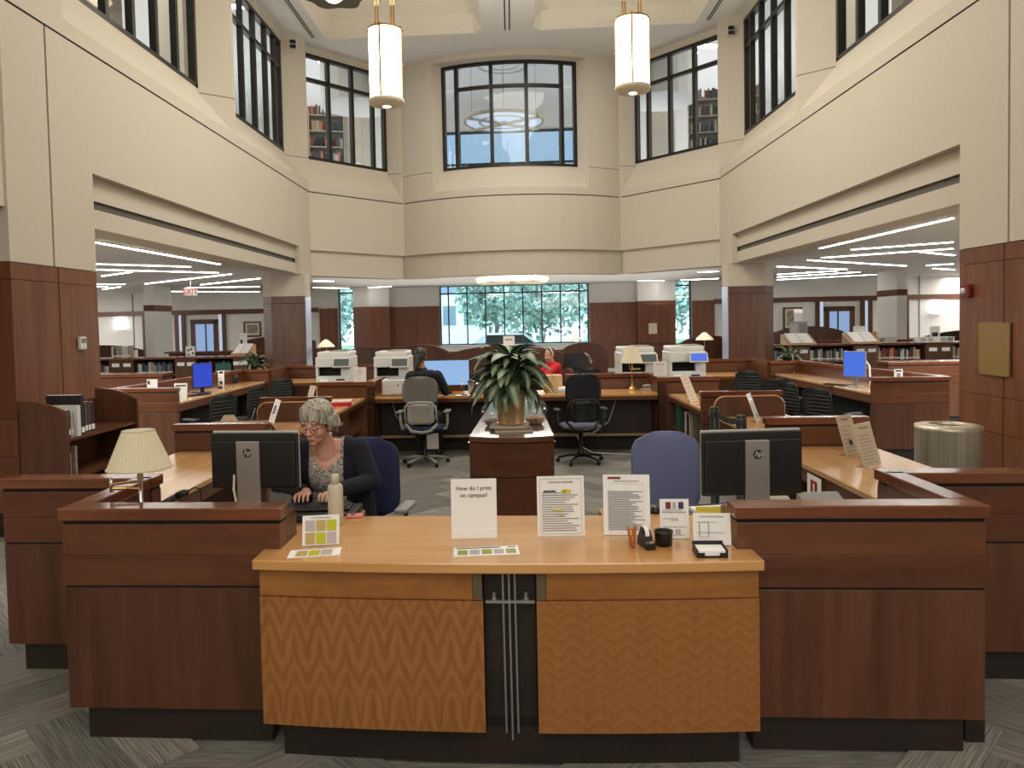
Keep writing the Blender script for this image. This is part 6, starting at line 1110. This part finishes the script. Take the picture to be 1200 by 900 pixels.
card('sign_stand', 'leaning notice at the near end of the left public desk', 'sign', 207, 462, .83, 0, 0, .2, R(10), lines=5, at=Vector((-4.62, 10.35, .83)), wm=.17, hm=.24, art=[(-.4, .4, .82, .9, INK)])
card('sign_stand', 'narrow notice beside the black speaker on the left public desk', 'sign', 260, 448, .83, 0, 0, .1, R(10), lines=3, at=Vector((-4.95, 12.65, .83)), wm=.10, hm=.27, art=[(-.3, .3, .82, .95, INK), (-.2, .2, .15, .35, INK)])
B().tube([(0, .05, .35), (.10, .08, .40), (.18, .05, .30), (.20, .03, .02)], .012, 6).o('cable', PAPER, bpy.data.objects.get('monitor.003') or bpy.data.objects['monitor'])

# ------------------------------------------------------------------ UPPER STOREY AS SEEN THROUGH THE WINDOWS
def upshelf(lb, x, y, w_, rz, h_=2.6, z=4.5, gb=''):
    t = thing('tall_bookcase', lb, 'bookcase', (x, y, z), rz); SH = mat('shelf_metal', (.42, .38, .30, 1), .5)
    B().box(-w_ / 2, w_ / 2, .25, .27, 0, h_).o('back_panel', GREYP, t)
    for i in range(int(w_ / .9) + 1): xx = -w_ / 2 + i * w_ / int(w_ / .9); B().box(xx - .015, xx + .015, 0, .27, 0, h_).o('upright', SH, t)
    for k in range(8): zz = .1 + k * (h_ - .25) / 7; B().box(-w_ / 2, w_ / 2, 0, .26, zz, zz + .02).o('shelf', SH, t)
    ca, sa = math.cos(rz), math.sin(rz); rnd = random.Random(int(abs(x * 10)))
    for k in range(3, 8):
        bb = B(); zz = .12 + k * (h_ - .25) / 7; xx = -w_ / 2 + .04
        while xx < w_ / 2 - .08:
            bw_ = rnd.choice((.035, .05, .065)); hh = rnd.choice((.22, .25, .28)); 
            if rnd.random() < .94:
                bb.box(xx, xx + bw_, .02, .18, zz, zz + hh, rnd.randrange(len(BM)))
            xx += bw_ + .004
        bb.o('book_row', BM, t)['kind'] = 'stuff'
upshelf('tall bookcase on the upper floor seen through the left slanting window', -5.55, 21.0, 1.9, R(12), h_=3.3, z=4.5, gb='left')
upshelf('tall bookcase on the upper floor seen through the right slanting window', 5.75, 20.2, 1.9, R(-12), h_=3.3, z=4.5, gb='right')
for s, nm in ((-1, 'left'), (1, 'right')):
    t = thing('wall_upper_column', 'square cream column on the upper floor on the %s' % nm, None, (s * 4.3, 21.6, 4.5), kind='structure'); B().box(-.36, .36, -.3, .3, 0, 4.7).o('plaster_panel', CREAM, t)
    t = thing('wall_upper_drum', 'curved drum wall of the upper middle room on the %s' % nm, None, (s * 3.95, 19.9, 4.5), kind='structure')
    b = B(); PP = [(s * (-.95 + .0) + .85 * math.cos(R(a)) , .85 * math.sin(R(a))) for a in range(0, 361, 20)]; PP = [(.95 * math.cos(R(a)), .95 * math.sin(R(a))) for a in range(0, 360, 18)]
    B().prism(PP, 3.0, 4.69).o('curved_soffit', GREYC, t, smooth=False)
    for i, (x, y) in enumerate(((6.2, 12.6), (6.2, 15.6), (6.0, 9.8))): B().box(-.3, .3, -.3, .3, 0, 4.7).o('plaster_panel', CREAM, thing('wall_upper_column', 'upper floor column behind the %s windows' % nm, None, (s * (x + .6), y, 4.5), kind='structure'))
    for i, (x, y, L_) in enumerate(((5.6, 20.6, 1.2), (4.6, 18.6 + 2.6, 1.4), (7.0, 11.5, 1.3), (7.0, 14.4, 1.3), (7.0, 8.6, 1.3), (6.6, 17.5, 1.2))):
        t = thing('ceiling_panel_light', '%s rectangular light on the upper floor ceiling, %s side' % (['first', 'second', 'third', 'fourth', 'fifth', 'sixth'][i], nm), 'light', (s * x, y, 9.17), 0); B().box(-L_ / 2, L_ / 2, -.14, .14, 0, .03).o('housing', GLOWM, t); B().box(-L_ / 2 + .02, L_ / 2 - .02, -.12, .12, -.01, 0).o('diffuser', LIT, t)
rg = B().lathe([(.9, 0), (.9, .04), (.75, .04), (.75, 0)], (0, 0, 0), 36).lathe([(.6, 0), (.6, .05), (.45, .05), (.45, 0)], (0, 0, 0), 36); o = rg.o('trim_5', GREYC, None, loc=(-.15, 21.8, 9.15)); o['kind'] = 'structure'
# ------------------------------------------------------------------ OUTSIDE
gr = B().box(-40, 40, 27.5, 70, -.3, -.1).o('ground', mat('grass', (.16, .26, .10, 1), .9, noise=.5, nscale=1), None, loc=(0, 0, 0)); tag(gr, 'sunlit lawn outside the rear windows', 'lawn')
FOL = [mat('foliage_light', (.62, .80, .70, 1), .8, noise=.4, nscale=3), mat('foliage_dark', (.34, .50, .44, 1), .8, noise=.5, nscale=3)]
def tree(lb, x, y, h_, r, seed, n=1500):
    t = thing('tree', lb, 'tree', (x, y, -.1)); rnd = random.Random(seed); BK = mat('bark', (.34, .30, .25, 1), .9, noise=.4, nscale=8)
    B().tube([(0, 0, 0), (.1, 0, h_ * .3), (-.15, .1, h_ * .6), (.1, 0, h_ * .9)], .14, 8, r2=.05).o('trunk', BK, t)
    for k in range(4): a = k * 1.7; B().tube([(0, 0, h_ * (.25 + .12 * k)), (.9 * math.cos(a), .5 * math.sin(a), h_ * (.45 + .1 * k)), (1.6 * math.cos(a), 1 * math.sin(a), h_ * (.6 + .08 * k))], .06, 6, r2=.02).o('branch', BK, t)
    b = B()
    for i in range(n):
        u = rnd.uniform(-1, 1); a = rnd.uniform(0, 6.283); rr = r * rnd.uniform(.35, 1); c = Vector((rr * math.cos(a) * math.sqrt(1 - u * u), rr * math.sin(a) * math.sqrt(1 - u * u), h_ * .62 + rr * u * 1.0)); s = rnd.uniform(.10, .24)
        d1 = Vector((rnd.gauss(0, 1), rnd.gauss(0, 1), rnd.gauss(0, 1))).normalized() * s; d2 = d1.cross(Vector((rnd.gauss(0, 1), rnd.gauss(0, 1), rnd.gauss(0, 1)))).normalized() * s * .6
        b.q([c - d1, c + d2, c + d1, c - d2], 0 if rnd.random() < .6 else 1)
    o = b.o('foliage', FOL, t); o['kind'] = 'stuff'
for i, (x, y, h_, r) in enumerate(((-.9, 37, 5.5, 1.9), (1.2, 34, 5.0, 2.2), (3.9, 37, 6.2, 2.6), (-8.6, 35, 5.0, 2.2), (8.4, 34.5, 5.4, 2.4), (-1.6, 50, 6.0, 2.4), (.6, 46, 6.0, 3.0), (5.6, 46, 6.5, 3.0))):
    tree(['slim pale tree outside left of the middle of the rear window', 'leafy tree nearest outside the middle of the rear window', 'broad leafy tree outside the right part of the rear window', 'tree outside the left slit window', 'tree outside the right slit window', 'distant tree outside at the left of the rear window', 'distant tree outside behind the middle of the rear window', 'distant tree outside behind the right of the rear window'][i], x, y, h_, r, i)
t = thing('building', 'pale building with dark windows beyond the trees on the left', 'building', (-4.6, 58, -.1)); B().box(-5, 2.6, 0, 6, 0, 4.2).o('facade', mat('pale_facade', (.75, .72, .66, 1), .8), t); B().box(-5.1, 2.7, -.2, 6, 4.2, 4.9).o('roof_band', mat('blue_grey_roof', (.22, .27, .38, 1), .7), t)
for i in range(4): B().box(-4 + i * 1.6, -3 + i * 1.6, -.03, 0, 1.7, 3.2).o('window', mat('far_window', (.2, .25, .3, 1), .2), t)
for i, (x, c, lb) in enumerate(((-5.2, (.85, .85, .85, 1), 'white parked car outside at the left of the rear window'), (-.3, (.8, .82, .84, 1), 'silver parked car outside the middle of the rear window'), (4.5, (.8, .8, .8, 1), 'pale parked car outside the right of the rear window'))):
    t = thing('car', lb, 'car', (x, 33, -.1)); b = B(); P_ = [(-2.1, .3), (2.1, .3), (2.15, .75), (1.4, .95), (.8, 1.4), (-1.0, 1.42), (-1.6, .98), (-2.1, .85)]; b.yprism(P_, 0, 1.7).o('body', mat('car_paint_%d' % i, c, .25), t, bev=.06); B().yprism([(-.95, .98), (1.2, .98), (.72, 1.33), (-.85, 1.34)], -.012, 0).o('side_window', BLK, t)
    for x_ in (-1.3, 1.3): B().lathe([(0, -.1), (.33, -.1), (.33, .1), (0, .1)], (0, 0, 0), 18).xf(Matrix.Translation((x_, .08, .33)) @ Matrix.Rotation(R(90), 4, 'X')).o('wheel', BLK, t)
# ------------------------------------------------------------------ PEOPLE
def ico(c, r, rot=None, sub=2):
    bm = bmesh.new(); bmesh.ops.create_icosphere(bm, subdivisions=sub, radius=1); M_ = Matrix.Translation(Vector(c)) @ (rot or Matrix.Identity(4)) @ Matrix.Diagonal((*(r if isinstance(r, tuple) else (r, r, r)), 1))
    V = [M_ @ v.co for v in bm.verts]; F = [tuple(v.index for v in f.verts) for f in bm.faces]; bm.free(); return V, F
def caps(p, r1, q, r2):
    p, q = Vector(p), Vector(q); n = max(2, int((q - p).length / (min(r1, r2) * .45)) + 1); return [ico(p.lerp(q, i / n), r1 + (r2 - r1) * i / n) for i in range(n + 1)]
def union(name, prims, voxel, m, parent, cut=None, matfn=None, smooth=3, M_=None, solid=0, label=None, flat_fn=None):
    V = []; F = []
    for pr in prims:
        if pr[0] == 's': parts = [ico(pr[1], pr[2], pr[3] if len(pr) > 3 else None, 3)]
        else: parts = caps(*pr[1:])
        for v, f in parts: n = len(V); V += [(M_ @ x if (M_ is not None) else x) for x in v]; F += [tuple(n + i for i in t) for t in f]
    me = bpy.data.meshes.new('tmp'); me.from_pydata([tuple(v) for v in V], [], F); me.update(); o = bpy.data.objects.new('tmp', me); COL.objects.link(o)
    md = o.modifiers.new('r', 'REMESH'); md.mode = 'VOXEL'; md.voxel_size = voxel; dg = bpy.context.evaluated_depsgraph_get(); me2 = bpy.data.meshes.new_from_object(o.evaluated_get(dg)); bpy.data.objects.remove(o)
    bm = bmesh.new(); bm.from_mesh(me2)
    for _ in range(smooth): bmesh.ops.smooth_vert(bm, verts=bm.verts, factor=.5, use_axis_x=True, use_axis_y=True, use_axis_z=True)
    if cut: bmesh.ops.delete(bm, geom=[f for f in bm.faces if cut(f.calc_center_median())], context='FACES')
    for f in bm.faces:
        f.smooth = True
        if matfn: f.material_index = matfn(f.calc_center_median())
    bm.to_mesh(me2); bm.free(); me2.materials.clear()
    for x in (m if isinstance(m, (list, tuple)) else [m]): me2.materials.append(x)
    o = bpy.data.objects.new(name, me2); COL.objects.link(o); o.parent = parent
    if solid: md = o.modifiers.new('thick', 'SOLIDIFY'); md.thickness = solid; md.offset = -1
    if label: o['label'] = label
    return o
def lerp(a, b, t): return tuple(a[i] + (b[i] - a[i]) * t for i in range(3))
def hand_prims(wr, fwd, side, palm_down=True, L=.16):
    """wrist position, unit forward vector, side +1/-1 tells where the thumb leaves; fingers curl down onto keys"""
    f = Vector(fwd).normalized(); s = f.cross(Vector((0, 0, 1))).normalized() * side; u = Vector((0, 0, 1)); w0 = Vector(wr); P = []
    pc = w0 + f * .045; P.append(('s', tuple(pc), (.036, .045, .014), Matrix.Rotation(math.atan2(-f.x, f.y), 4, 'Z')))
    for k, (off_, l) in enumerate(((-.027, .9), (-.009, 1.0), (.009, .96), (.026, .78))):
        b0 = w0 + f * .078 + s * -off_ * 1.0; k1 = b0 + f * .032 * l + u * .010 + s * -off_ * .25; k2 = k1 + f * .022 * l - u * .012; k3 = k2 + f * .008 * l - u * .018
        P += [('c', tuple(w0 + f * .05 + s * -off_ * .8), .0105, tuple(b0), .0095), ('c', tuple(b0), .0092, tuple(k1), .0085), ('c', tuple(k1), .0085, tuple(k2), .0076), ('c', tuple(k2), .0076, tuple(k3), .0066)]
    t0 = w0 + f * .025 + s * .024; t1 = t0 + f * .028 + s * .022 - u * .004; t2 = t1 + f * .024 + s * .006 - u * .01
    P += [('c', tuple(t0), .013, tuple(t1), .0105), ('c', tuple(t1), .0105, tuple(t2), .0085)]
    return P
HEADP = [('s', (0, .015, .042), (.074, .092, .084)), ('s', (0, -.022, -.02), (.061, .066, .084)), ('s', (0, -.034, -.068), (.046, .046, .040)), ('s', (0, -.066, -.092), (.019, .016, .016)), ('s', (.034, -.056, -.032), (.026, .024, .026)), ('s', (-.034, -.056, -.032), (.026, .024, .026)),
    ('c', (0, -.082, .012), .008, (0, -.104, -.028), .0115), ('s', (.011, -.093, -.031), (.009, .011, .008)), ('s', (-.011, -.093, -.031), (.009, .011, .008)), ('c', (-.038, -.070, .026), .013, (.038, -.070, .026), .013), ('s', (.076, .006, -.012), (.010, .020, .032)), ('s', (-.076, .006, -.012), (.010, .020, .032)), ('c', (-.016, -.082, -.060), .0085, (.016, -.082, -.060), .0085), ('c', (-.013, -.080, -.070), .009, (.013, -.080, -.070), .009)]
def person(label, loc, rz, J, skinm, topm, legm, shoem, voxel, head_rot, hands=True, girth=1.0, skirtneck=None, hs=1.0, fingers=True):
    t = thing('person', label, 'person', loc, rz)
    HM = Matrix.Translation(Vector(J['head'])) @ head_rot @ Matrix.Scale(hs, 4)
    hp = []
    for p in HEADP:
        if p[0] == 's': hp.append(('s', tuple(HM @ Vector(p[1])), tuple(x * hs for x in p[2]), head_rot))
        else: hp.append(('c', tuple(HM @ Vector(p[1])), p[2] * hs, tuple(HM @ Vector(p[3])), p[4] * hs))
    g = girth; pel, ch, nk = J['pelvis'], J['chest'], J['neck']
    mid = lerp(pel, ch, .5)
    torso = [('s', pel, (.165 * g, .13 * g, .12)), ('s', mid, (.145 * g, .115 * g, .15)), ('s', ch, (.165 * g, .115 * g, .15)), ('c', (J['sl'][0] * .55, J['sl'][1], J['sl'][2] + .01), .062, (J['sr'][0] * .55, J['sr'][1], J['sr'][2] + .01), .062), ('c', lerp(ch, nk, .3), .09, nk, .055)]
    neck = [('c', nk, .054, tuple(HM @ Vector((0, .015, -.05))), .047)]
    arms = []; fore = []
    for sd in 'lr':
        arms += [('c', J['s' + sd], .054 * g, J['e' + sd], .042 * g)]; fore += [('c', J['e' + sd], .041 * g, lerp(J['e' + sd], J['w' + sd], .5), .034), ('c', lerp(J['e' + sd], J['w' + sd], .5), .034, J['w' + sd], .024)]
    hnd = []
    for sd, sg in (('l', 1), ('r', -1)):
        d = Vector(J['w' + sd]) - Vector(J['e' + sd]); d.z *= .2; d = Vector(J.get('f' + sd, d))
        hnd += hand_prims(J['w' + sd], d, sg)
    legs = []
    for sg in (-1, 1):
        h = (pel[0] + sg * .09, pel[1] - .0, pel[2] - .03); k = J.get('k%d' % sg, (pel[0] + sg * .13, pel[1] + J['kd'] * .42, pel[2] - .02)); a = (k[0], k[1] + J['kd'] * .05, .10)
        legs += [('c', h, .085 * g, k, .06), ('c', k, .058, a, .04)]; 
    feet = [('c', (pel[0] + sg * .13, pel[1] + J['kd'] * .45, .06), .038, (pel[0] + sg * .13, pel[1] + J['kd'] * .62, .045), .034) for sg in (-1, 1)]
    union('body', hp + torso + neck + arms + fore + hnd + legs + feet, voxel, skinm, t, smooth=2 if voxel < .004 else 1)
    inf = lambda P, e: [(('s', p[1], tuple(x + e for x in p[2])) if p[0] == 's' else ('c', p[1], p[2] + e, p[3], p[4] + e)) for p in P]
    return t, HM, torso, arms, fore, legs, feet, inf
SKIN = mat('skin_light', srgb(208, 156, 134), .5, noise=.08, nscale=30); SKIN2 = mat('skin_tan', srgb(140, 92, 66), .5); SKIN.node_tree.nodes['Principled BSDF'].inputs['Subsurface Weight'].default_value = .08
# seated woman with glasses
J = dict(pelvis=(0.02, .24, .64), chest=(0, .12, .97), neck=(-.005, .045, 1.135), head=(-.03, -.035, 1.262), sl=(-.165, .10, 1.085), sr=(.175, .10, 1.085), el=(-.25, .03, .90), er=(.265, .03, .90), wl=(-.045, -.245, .905), wr=(.095, -.245, .905), fl=(.04, -1, 0), fr=(-.06, -1, 0), kd=-1)
HR = Matrix.Rotation(R(-18), 4, 'Z') @ Matrix.Rotation(R(12), 4, 'X')
w1, HM, torso, arms, fore, legs, feet, inf = person('woman with short grey hair, red glasses and navy cardigan, typing beside the left monitor', (-1.13, 4.42, 0), 0, J, SKIN, None, None, None, .0032, HR, girth=1.06, hs=1.03)
BLO = bpy.data.materials.new('patterned_blouse'); BLO.use_nodes = True
def blo():
    nt = BLO.node_tree; N = nt.nodes; L = nt.links; b = N['Principled BSDF']; b.inputs['Roughness'].default_value = .85; tc = N.new('ShaderNodeTexCoord')
    v = N.new('ShaderNodeTexNoise'); v.inputs['Scale'].default_value = 95; v.inputs['Detail'].default_value = 3; v.inputs['Distortion'].default_value = 2; L.new(tc.outputs['Object'], v.inputs['Vector']); rp = N.new('ShaderNodeValToRGB'); rp.color_ramp.elements[0].position = .47; rp.color_ramp.elements[0].color = srgb(70, 66, 72); rp.color_ramp.elements[1].position = .52; rp.color_ramp.elements[1].color = srgb(206, 198, 186); L.new(v.outputs[0], rp.inputs[0]); L.new(rp.outputs[0], b.inputs['Base Color'])
blo()
def neckcut(c): # scoop neckline at the front and open collar behind
    return (c.z > 1.09 and math.hypot(c.x + .005, c.y - .06) < .078) or (c.y < .10 and c.z > .985 and abs(c.x - .0) < .075 * min(1, (c.z - .985) / .07) + .012)
union('blouse', inf(torso, .010), .006, BLO, w1, cut=neckcut, smooth=2, solid=.003)
CARD = mat('navy_knit', srgb(17, 19, 32), .9, bump=.5, nscale=220)
union('cardigan', inf([p for p in torso], .020) + inf(arms, .017) + inf(fore[:1] + fore[2:3], .016) + [('c', lerp(J['el'], J['wl'], .5), .052, lerp(J['el'], J['wl'], .86), .038), ('c', lerp(J['er'], J['wr'], .5), .052, lerp(J['er'], J['wr'], .86), .038), ('c', (-.20, .10, .62), .07, (-.17, .12, .9), .05), ('c', (.22, .10, .62), .07, (.2, .12, .9), .05)], .006, CARD, w1, cut=lambda c: (c.z > 1.08 and math.hypot(c.x + .005, c.y - .07) < .088) or (c.y < .12 and abs(c.x) < .105 + max(0, (.9 - c.z)) * .03 and c.y > -.2 and c.z > .60) and not (c.y < -.02 and c.z < .97 and abs(c.x) > .1), smooth=3, solid=.006)
union('trousers', inf(legs, .012) + [('s', (.02, .24, .62), (.19, .155, .13))], .008, mat('dark_trousers', srgb(30, 30, 34), .9), w1, smooth=2)
union('shoes', inf(feet, .012), .006, BLK, w1)
hairp = [('s', (0, .024, .052), (.086, .100, .090)), ('s', (0, .058, .0), (.080, .066, .085)), ('s', (.052, .0, .055), (.036, .07, .06)), ('s', (-.052, .0, .055), (.036, .07, .06))]
rr = random.Random(3)
for i in range(26):
    a = -1.25 + 2.5 * i / 25; hx = math.sin(a); hy = -math.cos(a); tip = (hx * (.080 + rr.uniform(0, .006)), .0 + hy * .084 - .004, .056 - abs(a) * .034 + rr.uniform(-.010, .008))
    crown = (hx * .02 - .01, .0 + hy * .01, .135 + rr.uniform(-.004, .003)); m1 = lerp(crown, tip, .55); m1 = (m1[0] * 1.25, m1[1] * 1.22 - .004, m1[2] + .022)
    hairp += [('c', crown, .012, m1, .0115), ('c', m1, .0115, tip, .006)]
for s_ in (-1, 1):
    for i in range(7):
        y = -.02 + i * .016; hairp.append(('c', (s_ * .082, y, .03), .014, (s_ * (.088 + rr.uniform(0, .012)), y + .008, -.002 - i * .005 - rr.uniform(0, .016)), .006))
for i in range(9): a = -1.2 + 2.4 * i / 8; hairp.append(('c', (math.sin(a) * .07, .06 + math.cos(a) * .04, .0), .016, (math.sin(a) * .082, .05 + math.cos(a) * .055, -.062 - rr.uniform(0, .02)), .007))
HAIR = mat('grey_hair', srgb(196, 190, 176), .55, noise=.65, nscale=26, stretch=(3.2, 3.2, .5), bump=.9, c2=srgb(84, 78, 70), detail=6)
def hxf(P): return [(('s', tuple(HM @ Vector(p[1])), tuple(x * 1.03 for x in p[2]), HR) if p[0] == 's' else ('c', tuple(HM @ Vector(p[1])), p[2] * 1.03, tuple(HM @ Vector(p[3])), p[4] * 1.03)) for p in P]
HI = HM.inverted()
union('hair', hxf(hairp), .003, HAIR, w1, smooth=1, cut=lambda c: (lambda q: q.y < -.052 and q.z < .018)(HI @ c))
GLR = mat('red_glasses', srgb(110, 24, 34), .3); GLL = glassy('lens', (.98, .95, .95, 1), .1)
g = B()
for s_ in (-1, 1):
    g.tube([tuple(HM @ Vector((s_ * .033 + .025 * math.cos(R(a)), -.100 + .006 * abs(math.cos(R(a))), -.004 + .020 * math.sin(R(a))))) for a in range(0, 361, 20)], .0022, 6)
    g.tube([tuple(HM @ Vector(p)) for p in ((s_ * .058, -.094, .002), (s_ * .074, -.05, .002), (s_ * .080, .0, .0))], .002, 6)
g.tube([tuple(HM @ Vector(p)) for p in ((-.009, -.101, .0), (0, -.104, .003), (.009, -.101, .0))], .002, 6); g.o('glasses', GLR, w1)
EYEW = mat('eye_white', (.75, .72, .68, 1), .3); 
for s_ in (-1, 1):
    e = B().lathe([(0, -.009), (.006, -.0065), (.009, 0), (.006, .0065), (0, .009)], (0, 0, 0), 12).xf(HM @ Matrix.Translation((s_ * .031, -.0765, -.004)) @ Matrix.Rotation(R(90), 4, 'X')).o('eye', EYEW, w1, smooth=True)
    B().lathe([(0, -.0006), (.0045, -.0004), (.0045, .0004), (0, .0006)], (0, 0, 0), 12).xf(HM @ Matrix.Translation((s_ * .031, -.0860, -.0095)) @ Matrix.Rotation(R(90), 4, 'X')).o('iris', mat('iris_grey', (.04, .05, .06, 1), .3), e)
    B().tube([tuple(HM @ Vector((s_ * .031 + x, -.0875 + abs(x) * .25, -.001 - abs(x) * .15))) for x in (-.012, -.006, 0, .006, .012)], .0036, 6).o('eyelid', mat('eyelid_skin', srgb(168, 112, 92), .5), w1)
    B().tube([tuple(HM @ Vector((s_ * .033 + x, -.0855 + abs(x) * .3, .028 - abs(x) * .2))) for x in (-.016, -.006, .006, .016)], .0028, 6).o('eyebrow', mat('eyebrow_grey', srgb(130, 116, 104), .8), w1)
B().tube([tuple(HM @ Vector((x, -.0925 + abs(x) * .45, -.065 - abs(x) * .05))) for x in (-.02, -.01, 0, .01, .02)], .0042, 8).o('mouth', mat('lips', srgb(158, 84, 78), .5), w1, smooth=True)
for s_ in (-1, 1): B().lathe([(0, -.02), (.006, -.014), (.006, -.006), (0, .0)], tuple(HM @ Vector((s_ * .082, -.004, -.046))), 10).o('earring', mat('pearl', (.75, .74, .7, 1), .25), w1, smooth=True)
# person with dark ponytail at the rear desk, back to the camera
J = dict(pelvis=(0, -.02, .60), chest=(-.0, .06, .98), neck=(-.03, .10, 1.22), head=(-.06, .17, 1.385), sl=(.17, .06, 1.14), sr=(-.17, .06, 1.14), el=(.27, .14, .93), er=(-.25, .16, .93), wl=(.22, .40, .88), wr=(-.14, .42, .88), kd=1)
HR = Matrix.Rotation(R(180), 4, 'Z') @ Matrix.Rotation(R(8), 4, 'X')
w2, HM, torso, arms, fore, legs, feet, inf = person('person with dark tied-back hair in a black top, seen from behind in the grey chair', (-1.18, 9.76, 0), 0, J, SKIN2, None, None, None, .006, HR, girth=1.12)
DKT = mat('black_top', srgb(24, 25, 30), .9, bump=.4, nscale=120)
union('top', inf(torso, .016) + inf(arms, .018), .009, DKT, w2, cut=lambda c: c.z > 1.25, smooth=2); union('trousers', inf(legs, .012) + [('s', (0, -.02, .58), (.19, .16, .12))], .01, MATS['dark_trousers'], w2, smooth=2); union('shoes', inf(feet, .012), .008, BLK, w2)
DKH = mat('dark_hair', srgb(44, 34, 30), .5, noise=.4, nscale=30, stretch=(3, 3, .4), bump=.6)
union('hair', [('s', tuple(HM @ Vector((0, .024, .045))), (.084, .10, .09)), ('s', tuple(HM @ Vector((0, .07, .0))), (.065, .05, .07)), ('c', tuple(HM @ Vector((.0, .10, .0))), .04, tuple(HM @ Vector((.03, .12, -.12))), .032), ('c', tuple(HM @ Vector((.03, .12, -.12))), .032, tuple(HM @ Vector((.05, .11, -.22))), .018)], .006, DKH, w2, smooth=1, cut=lambda c: (HM.inverted() @ c).y < -.05 and (HM.inverted() @ c).z < .03)
B().tube([tuple(HM @ Vector((math.cos(R(a)) * .042, .10 + math.sin(R(a)) * .0, .0 + math.sin(R(a)) * .04))) for a in range(0, 361, 40)], .006, 6).o('hair_band', GREYP, w2)
# person in red with white headphones, turned to the left
J = dict(pelvis=(0, .05, .58), chest=(0, .02, .92), neck=(0, -.02, 1.10), head=(0, -.045, 1.235), sl=(-.16, .02, 1.04), sr=(.16, .02, 1.04), el=(-.24, -.16, .88), er=(.22, -.20, .90), wl=(-.10, -.40, .86), wr=(.12, -.42, .86), kd=-1)
HR = Matrix.Rotation(R(12), 4, 'Z') @ Matrix.Rotation(R(12), 4, 'X')
w3, HM, torso, arms, fore, legs, feet, inf = person('person in a red sweater wearing white headphones, seated facing left beyond the plant', (.66, 12.9, 0), R(-72), J, SKIN, None, None, None, .006, HR, girth=1.08)
REDS = mat('red_sweater', srgb(196, 28, 40), .85, bump=.3, nscale=150)
union('sweater', inf(torso, .018) + inf(arms, .022) + inf(fore, .016), .009, REDS, w3, cut=lambda c: c.z > 1.135, smooth=2); union('trousers', inf(legs, .012) + [('s', (0, .05, .56), (.18, .16, .11))], .01, MATS['dark_trousers'], w3, smooth=2); union('shoes', inf(feet, .012), .008, BLK, w3)
union('hair', [('s', tuple(HM @ Vector((0, .028, .045))), (.082, .096, .088)), ('s', tuple(HM @ Vector((0, .07, -.01))), (.07, .05, .08))], .006, mat('brown_grey_hair', srgb(96, 76, 62), .6, noise=.4, nscale=25), w3, smooth=1, cut=lambda c: (HM.inverted() @ c).y < -.045 and (HM.inverted() @ c).z < .04)
WHP = mat('headphone_white', (.75, .73, .68, 1), .4)
hpz = B().tube([tuple(HM @ Vector((.095 * math.cos(R(a)), .01, -.01 + .15 * math.sin(R(a))))) for a in range(0, 181, 15)], .010, 8)
for s_ in (-1, 1): hpz.lathe([(0, -.015), (.036, -.015), (.04, 0), (.036, .015), (0, .015)], (0, 0, 0), 16).v[-16 * 5:] = [HM @ Matrix.Translation((s_ * .095, .01, -.012)) @ Matrix.Rotation(R(90), 4, 'Y') @ v for v in hpz.v[-16 * 5:]]
hpz.o('headphones', WHP, w3, smooth=True)
t = padded_chair('dark brown chair in which the person in red sits', (.72, 12.95, 0), R(-72), mat('brown_upholstery', srgb(92, 44, 36), .8), .44, 1.0, arm=False)
